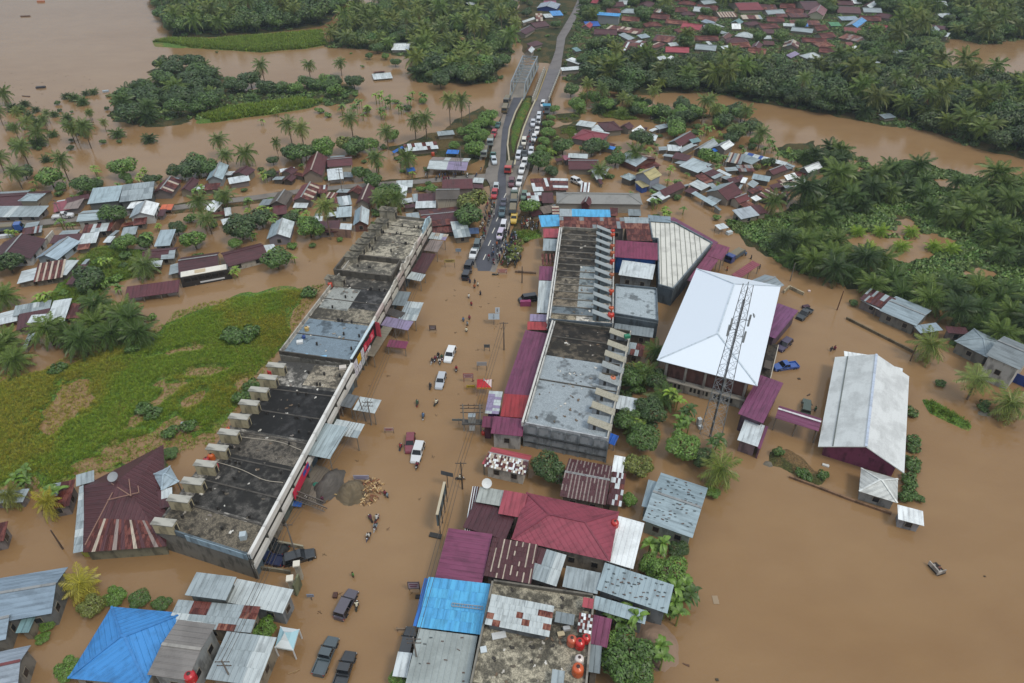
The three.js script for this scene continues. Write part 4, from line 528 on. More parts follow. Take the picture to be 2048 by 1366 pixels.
house('maroon gable house with small porch near the river',[561,346,573,337,590,345],{c:'M',h:2.6,r:0.9});
house('small wooden hut with maroon roof beside the lane',[564,362,574,352,587,360],{c:'M',h:1.9,r:0.8,w:'#4f463e'});
shed('thin silver roof behind the maroon gable near the river',[559,338,589,334,588,341],'S',{h:2.4,r:0.2});
house('red and white striped gable roof house in the lane',[584,402,604,371,634,383],{c:'#6f3438',c2:'RIR',h:3.0,r:1.2,w:'#6e6864',o:{nu:10,nv:1,seq:1}});
house('brown grey gable house left of the red striped roof',[538,410,555,386,585,390],{c:'#5d544c',h:3.0,r:1.2,w:'#6a5f58'});
shed('red front roof before the brown grey gable',[546,412,573,409,566,428],'#5f3034',{h:2.3,r:0.5});
shed('rust and silver roof patch behind the palm in the lane',[638,371,656,370,652,386],'RRS',{h:2.6,r:0.4,o:{nu:4,nv:2}});
shed('white striped rust roof behind the palm in the lane',[656,384,676,386,668,397],'RIR',{h:2.5,r:0.4,o:{nu:7,nv:1,seq:1}});
house('small rust gable roof in the lane',[694,386,705,375,722,384],{c:'R',h:2.4,r:0.9});
house('maroon gable with white verge beside two coconut palms',[711,408,725,376,751,378],{c:'#532b30',h:2.8,r:1.4,w:'#9a9287',rc:'#b0a69c'});
shed('grey rust sheet roof left of the maroon gable with white verge',[668,395,700,391,699,409],'LRSG',{h:3.3,r:0.3,o:{nu:6,nv:1}});
shed('pale grey roof below the grey rust sheets',[674,414,704,412,700,433],'#a9b8be',{h:2.6,r:0.4});
shed('small white roof left of the tall palm',[627,433,646,432,643,444],'S',{h:2.2,r:0.2});
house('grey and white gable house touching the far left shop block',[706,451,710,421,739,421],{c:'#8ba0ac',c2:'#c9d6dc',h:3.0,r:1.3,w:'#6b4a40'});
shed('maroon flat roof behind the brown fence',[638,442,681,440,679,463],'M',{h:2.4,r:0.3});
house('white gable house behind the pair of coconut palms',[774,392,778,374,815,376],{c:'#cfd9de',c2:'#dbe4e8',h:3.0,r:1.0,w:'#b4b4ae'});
shed('pale grey flat roof above the white gable house',[793,361,826,360,824,374],'L',{h:3.0,r:0.2});
shed('maroon roof left of the brown tiled two storey house',[836,387,871,386,870,401],'M',{h:3.0,r:0.6});
shed('grey porch roof below the maroon roof near the brown tiles',[832,402,872,401,871,415],'SLS',{h:2.5,r:0.3,o:{nu:6,nv:1}});
shed('narrow grey roof side beside the maroon roof and porch',[824,388,835,387,831,403],'G',{h:2.8,r:0.4});
house('two storey cream house with brown tiled roof near the junction',[873,377,920,376,916,398],{c:'#57504a',h:4.9,r:1.2,w:'#b3ac9c',o:{map:'grime'}});
shed('maroon roof near the junction above the brown tiled house',[884,359,945,357,942,377],'#5b2d31',{h:3.0,r:0.6});
shed('small pale roof beside the road junction',[948,355,969,356,967,366],'L',{h:2.5,r:0.2});
house('big tattered maroon roof above the far left shop block',[838,421,917,413,909,448],{c:'MMRM',c2:'MMMRMS',h:2.8,r:1.0,o:{nu:9,nv:2}});
shed('grey roof behind the top end of the far left shop block',[811,427,837,424,834,438],'G',{h:3.0,r:0.3});
shed('grey market stall roof at the road edge',[901,444,932,441,926,474],'GLD',{h:2.7,r:0.5,o:{nu:4,nv:2}});
shed('small blue tarpaulin stall beside the road end',[937,456,957,455,955,467],'#44587a',{h:2.2,r:0.3,w:0});
house('grey and purple roofed roadside workshop',[866,314,941,317,921,340],{c:'EEL',c2:'VVVLLL',h:3.2,r:0.8,w:0,o:{nu:6,nv:1,seq:1}});
shed('long silver and rust shed roof at the river bank',[807,289,872,283,876,297],'SRS',{h:2.4,r:0.5,o:{nu:9,nv:2}});
shed('grey hut roof right of the coconut pair at the river',[873,263,906,260,904,269],'G',{h:2.6,r:0.3});
shed('blue tarpaulin hanging at the left of the long river shed',[784,303,804,292,807,296],'#2d68b8',{h:1.4,r:0.4,w:0,name:'tarpaulin_shelter'});
shed('blue tarpaulin shelter beside the roadside workshop',[895,299,919,300,917,308],'#2f75c8',{h:2.2,r:0.2,w:0,name:'tarpaulin_shelter'});
shed('small blue tarpaulin beside a palm near the workshop',[812,336,828,334,826,342],'#2f66b8',{h:2.0,r:0.2,w:0,name:'tarpaulin_shelter'});
shed('white roofed shed alone in the upper left flood',[788,87,822,87,826,100],'W',{h:2.0,r:0.4,w:'#8f8c82'});
shed('half drowned grey and rust roof in the upper left flood',[744,148,781,145,786,156],'LSRL',{h:0.9,r:0.5,o:{nu:5,nv:2}});
shed('tiny pale hut roof at the top edge left of the road',[929,4,940,3,939,10],'L',{h:2.4,r:0.2});
shed('long pale grey roof at the head of the right village',[1160,240,1193,245,1190,256],'L',{h:2.6,r:0.3});
house('maroon hip roof behind the red roofed house',[1194,245,1228,242,1231,261],{t:'h',c:'M',h:2.8,r:1.3});
shed('grey white eave strip before the maroon hip roof',[1187,258,1220,266,1216,271],'L',{h:2.6,r:0.1,w:0});
house('wide bright red hip roofed house in the right village',[1165,258,1219,268,1206,288],{t:'h',c:'#833a44',h:2.8,r:1.2});
shed('tiny brown hut left of the wide red roof',[1148,267,1161,266,1160,273],'E',{h:2.0,r:0.2});
house('dark maroon gable roof left of the bright white roof',[1237,255,1248,248,1270,252],{c:'M',h:2.6,r:1.1});
shed('bright white tilted roof in the right village',[1263,261,1281,250,1290,260],'W',{h:2.3,r:1.3,w:'#9a958c'});
shed('silver roof right of the bright white tilted roof',[1290,267,1316,271,1313,282],'S',{h:2.4,r:0.8});
shed('grey roof pieces among the trees in the right village',[1309,252,1329,247,1326,257],'G',{h:2.4,r:0.4});
shed('small grey gable piece beside the tree clump, right village',[1331,248,1349,241,1349,252],'D',{h:2.5,r:0.4});
shed('bright blue lean-to below the wide red roof',[1205,288,1232,294,1229,300],'#3b7fce',{h:2.1,r:0.3});
shed('pale grey porch roof behind the big maroon house by the road',[1137,306,1176,308,1175,317],'L',{h:2.9,r:0.2});
shed('pink end roof of the big maroon house by the road',[1124,311,1136,310,1135,320],'#8f5868',{h:2.6,r:0.2});
house('big maroon gable house right of the waiting cars',[1134,318,1194,318,1183,339],{c:'#562b30',h:2.6,r:1.2});
shed('grey patched annex roof beside the big maroon house',[1206,334,1219,336,1221,351],'LSR',{h:2.3,r:0.4,o:{nu:3,nv:2}});
shed('silver lean-to roof behind the palm by the maroon house',[1181,339,1193,338,1190,359],'S',{h:2.2,r:0.4});
house('silver and rust striped gable house in the right village',[1279,303,1315,319,1284,339],{c:'RIRM',c2:'#aab8c0',h:2.8,r:1.5,w:'#6d4a42',o:{nu:9,nv:1,seq:1}});
house('two storey house with pale yellow roof and blue walls',[1268,349,1291,338,1322,351],{c:'#b0a678',h:5.2,r:1.6,w:'#8d93a3'});
shed('pale yellow porch roof of the blue walled house',[1269,363,1284,359,1295,373],'#a9a07a',{h:2.7,r:0.6,w:'#2b4a93'});
house('pale grey hip roof left of the yellow roofed house',[1240,353,1257,346,1273,356],{t:'h',c:'#a6b5b8',h:2.8,r:0.9});
house('long grey hall roof with red brown porch gable',[1112,384,1279,386,1283,409],{t:'h',c:'#898986',h:4.0,r:1.3,w:'#9a968e',gap:6,o:{map:'grime'}});
house('small red brown porch gable before the long grey hall',[1160,410,1166,398,1186,399],{c:'#5c2e32',h:4.3,r:1.2,w:'#5f3034'});
shed('silver and rust roof at the road corner',[1060,358,1100,356,1100,381],'SRRSRS',{h:2.8,r:0.5,o:{nu:6,nv:3}});
shed('rust and silver banded roof right of the road corner',[1101,357,1136,358,1145,381],'RSM',{h:2.8,r:0.5,o:{nu:4,nv:5,seq:1,byRow:1}});
shed('silver sheets roof below the road corner roofs',[1053,386,1083,385,1079,402],'SRSL',{h:2.5,r:0.3,o:{nu:4,nv:3}});
shed('maroon roof between road corner and long grey hall',[1083,385,1106,385,1103,406],'M',{h:2.8,r:0.4});
shed('brown roof behind the cyan awning',[1077,414,1105,409,1103,425],'#6f6258',{h:2.6,r:0.4});
shed('small striped rust roof beside the cyan shed',[1104,413,1117,413,1115,431],'RI',{h:2.9,r:0.3,o:{nu:1,nv:6,seq:1,byRow:1}});
shed('small rust roof right of the cyan shed',[1220,415,1236,416,1236,432],'R',{h:3.4,r:0.3});
shed('small grey roof above the rusty brown roofs',[1256,418,1281,419,1283,432],'D',{h:3.2,r:0.3});
house('white rounded roof shed behind the long grey hall',[1301,391,1317,383,1337,394],{c:'S',h:2.3,r:0.7});
shed('white framed stall beside the plantation edge',[1429,450,1447,446,1458,455],'S',{h:2.0,r:0.2,w:0});
shed('red and white striped sheets right of the white parked car',[1163,365,1180,366,1178,384],'SRW',{h:2.2,r:0.2,o:{nu:6,nv:1,seq:1}});
house('maroon gable with grey front roof in the right village',[1334,286,1367,267,1378,283],{c:'#8f9ca4',c2:'#59292e',h:2.7,r:1.4});
shed('silver porch roof below the maroon gable, right village',[1334,289,1363,290,1355,302],'S',{h:2.3,r:0.4});
shed('silver grey roof between two grey roofs, right village',[1358,298,1384,285,1391,291],'#a2aeb5',{h:2.4,r:0.9});
shed('teal grey roof at the back of the right village',[1378,279,1396,275,1409,281],'T',{h:2.6,r:0.6});
house('light grey gable roof beside the blue tarpaulin, right village',[1386,300,1416,282,1428,293],{c:'#a5afb3',h:2.7,r:1.3});
house('white and grey gable house with grey end wall, right village',[1427,294,1446,283,1463,293],{c:'#9da7ac',c2:'W',h:2.9,r:1.1,w:'#77726c'});
shed('blue tarpaulin beside the pink wall in the right village',[1417,300,1430,296,1432,303],'#2f6fc4',{h:1.8,r:0.5,w:0,name:'tarpaulin_shelter'});
shed('maroon roof left of the big pale grey roof, right village',[1352,304,1384,311,1371,322],'M',{h:2.4,r:0.7});
shed('big pale grey roof in the middle of the right village',[1386,315,1424,329,1396,346],'#aebcc2',{h:2.5,r:0.8});
shed('rust and silver striped roof right of the big pale grey roof',[1459,305,1490,310,1475,327],'DIRD',{h:2.4,r:0.7,o:{nu:9,nv:1,seq:1}});
shed('grey roof behind the striped roof, right village',[1488,307,1521,319,1501,328],'#8a989d',{h:2.5,r:0.5});
shed('rusty grey low roof before the striped roof',[1472,330,1504,330,1490,343],'DREL',{h:2.2,r:0.4,o:{nu:6,nv:2}});
shed('long narrow white roof at the back of the right village',[1492,304,1575,325,1570,331],'SLSLU',{h:2.0,r:0.3,o:{nu:14,nv:1}});
shed('maroon roof with grey patch below the big pale roof',[1411,330,1447,350,1431,359],'MMGM',{h:2.5,r:0.6,o:{nu:5,nv:2}});
shed('thin white roof strip beside the maroon roof with grey patch',[1439,338,1464,350,1460,354],'S',{h:2.2,r:0.2,w:0});
shed('rusty brown roof beside the lane, right village',[1404,346,1427,362,1414,369],'RO',{h:2.3,r:0.5,o:{nu:5,nv:2}});
shed('maroon rust roof with bent white sheet, right village',[1453,358,1484,350,1492,360],'MRM',{h:2.5,r:0.6,o:{nu:6,nv:2}});
shed('bent white sheet on the maroon rust roof',[1486,354,1496,356,1487,366],'W',{h:3.1,r:0.5,w:0});
shed('grey blue roof left of the maroon gable at the back',[1507,347,1542,353,1530,362],'#93a5ac',{h:2.4,r:0.5});
house('maroon gable house at the plantation edge, right village',[1528,343,1557,332,1568,342],{c:'#5b2f34',h:2.7,r:1.0});
house('white topped grey gable house near the plantation',[1596,338,1625,327,1635,339],{c:'#98a5a8',c2:'W',h:3.0,r:1.2,w:'#6d6b68'});
shed('white flat sheet roof above junk roofs near the plantation',[1568,351,1589,345,1598,354],'W',{h:3.2,r:0.9});
shed('messy grey and rust roofs under the white flat sheet',[1553,361,1604,353,1592,374],'DRLIM',{h:2.0,r:0.5,o:{nu:8,nv:3}});
shed('large maroon roof with grey corner in the right village',[1319,381,1360,362,1377,371],'#54292e',{h:2.7,r:1.1});
shed('pale silver roof right of the large maroon roof',[1377,368,1395,359,1418,373],'L',{h:2.6,r:0.5});
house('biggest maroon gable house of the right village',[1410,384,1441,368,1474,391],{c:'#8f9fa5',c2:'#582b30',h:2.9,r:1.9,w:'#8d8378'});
shed('long grey awning roof before the biggest maroon gable',[1391,382,1434,407,1427,413],'#a0b2b8',{h:2.4,r:0.4,w:0});
house('rust red gable roof right of the biggest maroon gable',[1458,398,1481,389,1494,401],{c:'#6a3134',h:2.6,r:1.0,w:'#9d958a'});
shed('grey strip roof above the rust red gable',[1474,391,1500,398,1496,403],'L',{h:2.3,r:0.2});
shed('bright white L shaped sheet in the right village',[1501,395,1513,390,1518,400],'W',{h:2.6,r:0.4});
shed('rust striped sheets roof near the plantation corner',[1516,389,1537,375,1558,388],'RMIR',{h:2.4,r:0.6,o:{nu:9,nv:1,seq:1}});
shed('rust and white striped roof touching the plantation',[1549,390,1572,382,1578,391],'RIM',{h:2.4,r:0.5,o:{nu:7,nv:1,seq:1}});
shed('grey tilted sheet above rust frames, right village',[1494,368,1505,359,1514,370],'G',{h:2.8,r:0.6});
shed('rust junk roof below the grey tilted sheet',[1494,381,1518,371,1526,379],'RMR',{h:2.1,r:0.3,o:{nu:6,nv:2}});
shed('pale grey roof behind trees at the village front',[1464,420,1501,412,1512,432],'#a3adb5',{h:2.6,r:0.8});
shed('maroon roof at the village front beside the pale one',[1502,412,1520,409,1530,426],'#532c31',{h:2.6,r:0.6});
{const list=scene.children.slice(v0).filter((h)=>h.q&&/house|roof/.test(h.userData.label)),nm={R:'rust',G:'grey',M:'maroon',S:'silver',D:'dark grey',O:'brown'};
for(const h of list){if(R()<0.3)continue;const{a,b,u,n,L,w}=h.q,c=pick(['R','G','M','S','D','O','G']),l='small ' + nm[c]+ ' lean-to beside the ' + h.userData.label.replace(/^(the|small|tiny) /,'');if(l.split(' ').length>16||labels[l])continue;
for(const[s,e]of[[1,0],[-1,0],[0,-1],[0,1]].sort(()=>0).slice(Math.floor(R()*3))){const d=rr(2.2,3.8),W2=(s?w:L)*rr(0.45,0.8),m=a.clone().addScaledVector(u,s>0?L + 0.1:s<0?-0.1:L*0.4).addScaledVector(n,e>0?w + 0.1:e<0?-0.1:w*0.5),o=s?u.clone().multiplyScalar(s):n.clone().multiplyScalar(e),t=s?n:u,mid=m.clone().addScaledVector(o,d*0.6);if(EXC.some((k)=>sdPoly(mid.x,mid.z,k)>-0.6)||ROADS.some((k)=>sdPoly(mid.x,mid.z,k)>-1))continue;
const y=1.9,hs=y*HS,k=(p,yy)=>proj(p.clone().setY(yy)).slice(0,2),A=m.clone().addScaledVector(t,-W2 / 2),Bq=m.clone().addScaledVector(t,W2 / 2);shed(l,[...k(A,hs + 0.35),...k(Bq,hs + 0.35),...k(Bq.clone().addScaledVector(o,d),hs)],c,{h:y,r:0.35,nowin:1,name:'lean_to',cat:'lean-to'});break;}}}
const far=(l,n,c,o={})=>house(l,n,{h:3.4,r:1.3,w:'#8d867c',c,...o}),fsh=(l,n,c,o={})=>shed(l,n,c,{h:3.4,r:0.8,w:'#857e75',base:0.5,...o});
far('large bright red roof in the upper village',[1456,6,1502,5,1506,20],'#7d333b',{h:4.4,r:2});fsh('small pale yellow house below the large bright red roof',[1470,17,1490,17,1490,20],'Y',{h:3.6,w:'#a39a70'});
far('striped rust and cream hip roof in the upper village',[1424,24,1458,23,1460,34],'RI',{o:{nu:12,nv:1,seq:1}});fsh('blue grey tilted roof left in the upper village',[1401,43,1411,38,1421,50],'#8795a3');fsh('brilliant white sheet roof in the upper village',[1463,47,1481,47,1480,58],'W',{r:2});far('teal gable behind the brilliant white sheet',[1460,46,1468,41,1482,47],'T');
fsh('long grey tilted roof below the blue grey one',[1418,59,1428,56,1439,70],'G');far('rust brown gable with pale wall, upper village',[1436,78,1448,69,1461,74],'#6a4440',{w:'#b0a898'});fsh('small white roof left of the dark trees, upper village',[1441,93,1456,90,1458,97],'S');fsh('tiny white roof at the wood edge',[1411,83,1418,82,1420,89],'L');
far('purple maroon house with orange end wall',[1500,97,1507,87,1526,89],'#5b2f3a',{w:'#9a553a'});far('rust roofed cluster house above the wood',[1565,94,1570,83,1599,88],'RMDI',{o:{nu:6,nv:2}});fsh('pinkish grey roof below the rust roofed cluster',[1572,110,1590,102,1595,110],'V');
far('very large brown maroon roof at the top edge',[1584,3,1622,3,1620,20],'#54333a',{h:4.6,r:2.2});far('white gable house with two dark windows, upper village',[1615,29,1624,16,1656,18],'#8a6268',{h:4.6,r:2,w:'#b5b39e'});
fsh('rust band roof left of the white gable house',[1574,27,1612,26,1611,34],'RMO',{o:{nu:8,nv:1}});fsh('wide rust roof below the white gable house',[1578,40,1636,41,1632,50],'RRMO',{o:{nu:10,nv:2}});fsh('small deep blue roof among rust roofs',[1593,46,1616,47,1614,53],'#4c79b8');fsh('small silver roof left of the deep blue one',[1566,46,1590,47,1588,53],'L');fsh('bright green roof in the upper village',[1656,44,1677,44,1675,52],'F');
far('light blue gable roof in the upper village',[1690,52,1710,38,1722,50],'#9aa0a8',{c2:'#5f9fd8',h:4});fsh('brick red roof before the light blue gable',[1687,54,1722,56,1720,66],'#7a3a36');fsh('pale blue grey roof above the light blue gable',[1675,33,1711,32,1708,40],'#8b9dac');far('broad dark red roofs at the top right of the village',[1665,12,1712,14,1718,27],'#5e3b3d',{r:1.6});fsh('round white patch of roof at the top edge',[1702,0,1718,0,1717,7],'W');far('maroon and white gable at the top right',[1721,14,1736,5,1743,16],'M',{c2:'S'});
fsh('long rust orange roof right of the brick red roof',[1693,67,1738,76,1728,86],'ROE',{o:{nu:9,nv:2}});fsh('small dusty red roof below the long rust roof',[1690,84,1704,84,1703,91],'#7b4440');fsh('white tilted sheet below the dusty red roof',[1703,94,1711,91,1720,98],'W');fsh('silver roof alone in the right wood',[1745,115,1767,120,1760,127],'L');fsh('grey roof pair left piece in the right wood',[1789,98,1809,101,1804,108],'G');fsh('grey roof pair right piece in the right wood',[1818,104,1832,103,1827,111],'G');
far('grey house at the small lake in the right wood',[1853,67,1860,56,1879,60],'G');fsh('maroon roof behind the grey lake house',[1861,49,1898,53,1896,60],'M');fsh('pale blue roof right of the grey lake house',[1879,63,1901,66,1898,74],'L');far('grey roofs at the top edge near the lake',[1846,3,1884,4,1882,11],'L');fsh('pale roofs below the top edge near the lake',[1871,28,1899,26,1896,36],'LSL',{o:{nu:5,nv:2}});fsh('grey hut roof at the far river bank on the right',[1757,229,1780,226,1772,237],'#8896a0',{h:2.4,r:0.4});
fsh('maroon roof in the middle of the upper wood',[1526,58,1548,59,1543,67],'M');fsh('small silver roof below the maroon one in the wood',[1525,71,1541,71,1540,78],'L');fsh('dark red roof under the small silver one',[1526,81,1548,82,1545,90],'#57302e');fsh('grey and rust roof right of the striped hip roof',[1481,30,1520,30,1517,38],'GIR',{o:{nu:7,nv:1}});fsh('rusty roof between the red roof and the brown roof',[1516,8,1550,9,1546,20],'ROM',{o:{nu:7,nv:2}});fsh('rust brown strip roof in the upper village centre',[1551,27,1572,27,1571,34],'R');
far('blue walled house with grey gable at the top',[1073,16,1082,6,1122,7],'#9aa6b4',{h:4,w:'#2a3f86'});fsh('bright blue awning roof below the blue walled house',[1098,22,1120,21,1117,31],'#4f93d2');fsh('pale grey roof left of the bright blue awning',[1085,28,1101,27,1098,35],'L');fsh('pink and yellow roof at the top edge',[1087,1,1112,1,1110,8],'#8d4a66',{w:'#a9963a'});
fsh('rust strip roofs left of the upper road',[1071,27,1084,27,1078,42],'ROI',{o:{nu:3,nv:4}});fsh('thin pale roof left of the rust strips',[1044,42,1068,34,1070,38],'L');far('upper maroon roof left of the upper road',[1050,47,1079,43,1076,55],'M');far('long maroon roof with white ends left of the upper road',[1026,66,1047,55,1072,58],'#4f2d36');fsh('small maroon roof near the truss bridge',[1052,87,1074,81,1072,92],'M');far('rust and white roof at the head of the truss bridge',[1048,105,1055,97,1070,98],'R',{c2:'S'});
house('white flat topped building with a blue roof edge, upper road',[1197,24,1242,27,1241,33],{t:'s',c:'#4a9ad6',h:8.0,r:0.6,w:'#8d8f92',gap:20});fsh('deep blue roofs left of the white flat topped building',[1167,43,1195,42,1193,52],'#2f5fae');far('bright red tarpaulin roof at the upper road',[1162,55,1171,48,1185,52],'#a04450');fsh('long rusty roof below the white flat topped building',[1222,50,1288,59,1281,69],'RRIOR',{o:{nu:14,nv:2}});fsh('grey tilted roof below the long rusty roof',[1248,65,1270,76,1259,81],'G');far('rust and silver striped house beside the dark trees',[1259,79,1294,82,1291,104],'SR',{c2:'SRSOR',o:{nu:8,nv:1}});fsh('small blue grey roof right of the grey tilted roof',[1273,70,1291,67,1289,76],'#93a4ac');
far('rust roofs on the right of the striped house',[1318,69,1356,73,1362,87],'RMO',{o:{nu:7,nv:1}});fsh('silver piece before the rust roofs',[1335,86,1352,84,1346,92],'L');fsh('tilted rust piece left of the silver piece',[1317,84,1332,88,1334,102],'RI',{o:{nu:5,nv:1}});fsh('white sheet roof at the edge of the dark trees',[1333,117,1342,111,1355,118],'W');fsh('grey white roof left of the white sheet roof',[1313,114,1328,111,1325,119],'L');
fsh('white two panel roadside roof beyond the new bridge',[1132,120,1144,115,1158,128],'SW',{o:{nu:2,nv:1,seq:1}});fsh('long white strip roof beside the new bridge end',[1121,135,1158,132,1157,139],'S');fsh('small teal hut roof beside the upper road',[1143,96,1154,94,1154,103],'T');far('white walled house at the top centre',[1238,2,1257,3,1255,9],'L',{w:'#a7aaad'});far('dark maroon house right of the white walled house',[1272,12,1284,4,1308,8],'M');fsh('rust and silver roof at the top centre right',[1313,17,1340,20,1336,27],'RIS',{o:{nu:6,nv:1}});
{const words={R:'rust red',M:'maroon',G:'grey',L:'pale grey',O:'brown',Q:'dull red'},q=pl('1175,2 1330,-2 1480,6 1765,4 1775,62 1700,104 1600,118 1500,104 1400,100 1300,112 1225,75 1180,60',2.5);let n=0,t=0;
while(n<46&&t++<900){const y=118*Math.pow(R(),1.2)- 2,p=P(rr(1175,1775),y,2.7);if(!inPoly(p.x,p.z,q)||EXC.some((e)=>sdPoly(p.x,p.z,e)>-4.5))continue;const a=rr(-0.5,0.7),L=rr(7,12),w=rr(5.5,8.5),u=V(Math.cos(a),0,Math.sin(a)),v=V(-u.z,0,u.x),c=pick(['R','M','M','G','L','O','Q','R']),k=(i,j)=>proj(p.clone().addScaledVector(u,i*L / 2).addScaledVector(v,j*w / 2)).slice(0,2);
far('small ' + words[c]+ ' roofed house packed into the upper village',[...k(-1,-1),...k(1,-1),...k(1,1)],c,{group:'small ' + words[c]+ ' roofed houses of the upper village',r:rr(1.1,1.8),t:R()<0.3?'h':'g'});n++;}}
const protos={};
const paint=(c)=>M(c,{rough:0.32,coat:0.7}),GLASS=M('#14181d',{rough:0.08}),TYRE=M('#17171a',{rough:0.9}),RIM=M('#8f9499',{rough:0.35,metal:0.7}),TRIM=M('#202226',{rough:0.5}),LAMP=M('#d9dee2',{rough:0.1}),RED=M('#9c1f22',{rough:0.25});
function sideProfile(pts,w,bev=0.07,tp=0){const s=new THREE.Shape();pts.forEach(([x,y],i)=>(i?s.lineTo(x,y):s.moveTo(x,y)));const g=new THREE.ExtrudeGeometry(s,{depth:w - 2*bev,bevelEnabled:true,bevelSize:bev,bevelThickness:bev,bevelSegments:2});g.translate(0,0,-(w - 2*bev)/ 2);if(tp){const p=g.attributes.position,m=pts.reduce((a,q)=>Math.max(a,q[0]),0);for(let i=0;i<p.count;i++){const k=Math.abs(p.getX(i))/ m;p.setZ(i,p.getZ(i)*(1 - 0.16*k*k*k*k));}g.computeVertexNormals();}return g;}
function vehicle(kind){
if(protos[kind])return protos[kind];
const g=new THREE.Group(),add=(n,geo,m,p=g)=>{const k=new THREE.Mesh(geo,m);k.name=n;k.castShadow=k.receiveShadow=true;p.add(k);return k;},bb=(...a)=>new B().box(...a).geo();
const D={suv:[4.6,1.85,1.0,1.78],mpv:[4.4,1.72,0.98,1.7],sedan:[4.4,1.72,0.9,1.42],pickup:[5.2,1.85,1.05,1.78],van:[4.3,1.7,1.05,1.95],truck:[6.6,2.1,1.3,2.3],bus:[11,2.5,1.5,3.3]}[kind],[L,W,sh,top]=D,h=L / 2;
const wx=kind==='bus'?[h - 2.2,-h + 2.8]:[h - 0.85,-h + 0.9],wr=kind==='truck'||kind==='bus'?0.45:0.36;
if(kind==='truck'){
add('chassis',bb(0,0.62,0,L,0.3,W*0.7),TRIM);
add('body',sideProfile([[h - 1.75,0.6],[h - 0.07,0.6],[h - 0.05,1.3],[h - 0.35,2.2],[h - 1.7,2.25]],W),paint('#c8c8c8'));
add('windscreen',sideProfile([[h - 0.09,1.36],[h + 0.03,1.36],[h - 0.23,2.05],[h - 0.33,2.05]],W - 0.25,0.02),GLASS);
const bed=add('cargo_bed',bb(-h + 2.3,1.0,0,4.5,0.2,W),M('#5a5348'));for(const s of[-1,1])add('side_board',bb(-h + 2.3,1.45,s*(W / 2 - 0.05),4.5,0.8,0.08),M('#4f5a66'),bed);for(const x of[0.05,4.5])add('side_board',bb(-h + x,1.45,0,0.08,0.8,W),M('#4f5a66'),bed);add('cargo',sideProfile([[-h + 0.2,1.1],[-h + 4.4,1.1],[-h + 4.3,1.95],[-h + 2.2,2.15],[-h + 0.3,1.95]],W - 0.3),M('#77705f'));
}else if(kind==='bus'){
add('body',sideProfile([[-h,0.45],[h,0.45],[h - 0.1,1.7],[h - 0.4,3.15],[-h + 0.15,3.2]],W,0.12),M('#26282c',{rough:0.3,coat:0.6}));add('roof_panel',sideProfile([[-h + 0.2,3.2],[h - 0.6,3.17],[h - 0.7,3.32],[-h + 0.3,3.36]],W - 0.1,0.08),M('#d8d5cb',{map:'grime'}));
for(const s of[-1,1]){add('side_stripe',bb(1.2,1.15,s*(W / 2 + 0.01),5.5,0.4,0.03),M('#c9ced3'));for(let i=0;i<6;i++)add('window',bb(-h + 1.4 + i*1.55,2.3,s*(W / 2 + 0.005),1.4,0.9,0.03),GLASS);}add('windscreen',sideProfile([[h - 0.03,1.5],[h + 0.02,1.5],[h - 0.28,2.9],[h - 0.34,2.9]],W - 0.3,0.02),GLASS);add('roof_hatch',bb(-1,3.42,0,2.4,0.16,1.5),M('#b9a98c'));
}else{
const bonnet=kind==='van'?0.55:1.25,pk=kind==='pickup',cabRear=pk?-0.55:kind==='sedan'?-h + 0.75:-h + 0.15;
add('body',sideProfile(pk?[[-h,0.38],[h - 0.05,0.38],[h,0.7],[h - 0.1,0.92],[h - bonnet,sh],[-0.6,sh],[-0.62,0.74],[-h + 0.06,0.74]]:[[-h,0.36],[h - 0.05,0.36],[h,0.65],[h - 0.12,0.86],[h - bonnet,sh],[-h + 0.06,sh],[-h,0.8]],W,0.11,1),paint('#c8c8c8'));
const x0=h - bonnet - 0.02,x1=x0 -(kind==='van'?0.5:0.75),x2=cabRear +(kind==='sedan'?0.6:0.22),x3=cabRear,w0=W / 2 - 0.06,w1=W / 2 - 0.2,cb=new B(),k=(x,y,z)=>V(x,y,z),y1=top - 0.07;
const q=(a,b,c,d)=>cb.poly([a,b,c,d]);q(k(x0,sh - 0.02,-w0),k(x0,sh - 0.02,w0),k(x1,y1,w1),k(x1,y1,-w1));q(k(x3,sh - 0.02,w0),k(x3,sh - 0.02,-w0),k(x2,y1,-w1),k(x2,y1,w1));for(const s of[-1,1])q(k(x0,sh - 0.02,s*w0),k(x3,sh - 0.02,s*w0),k(x2,y1,s*w1),k(x1,y1,s*w1));
add('windows',cb.geo(),GLASS);
const rf=new B();rf.slab([k(x1 + 0.05,top,-w1 - 0.02),k(x1 + 0.05,top,w1 + 0.02),k(x2 - 0.06,top - 0.02,w1 + 0.02),k(x2 - 0.06,top - 0.02,-w1 - 0.02)],0.09);const rm=add('roof_panel',rf.geo(),paint('#c8c8c8'));rm.userData.painted=1;
const pb=new B();for(const s of[-1,1]){pb.beam(k(x0,sh,s*(w0 + 0.01)),k(x1,y1,s*(w1 + 0.01)),0.09);pb.beam(k(x3,sh,s*(w0 + 0.01)),k(x2,y1,s*(w1 + 0.01)),0.12);pb.beam(k((x0 + x3)/ 2,sh,s*(w0 + 0.01)),k((x1 + x2)/ 2,y1,s*(w1 + 0.01)),0.08);}add('pillars',pb.geo(),paint('#c8c8c8'));
if(pk){const by=0.74;for(const s of[-1,1])add('bed_side',bb((-h - 0.6)/ 2 + 0.02,(by + sh)/ 2,s*(W / 2 - 0.06),h - 0.66,sh - by + 0.02,0.11),paint('#c8c8c8'));add('tailgate',bb(-h + 0.06,(by + sh)/ 2,0,0.1,sh - by,W - 0.1),paint('#c8c8c8'));add('bed_floor',bb((-h - 0.6)/ 2 + 0.02,by + 0.03,0,h - 0.75,0.05,W - 0.24),M('#6e665c'));}
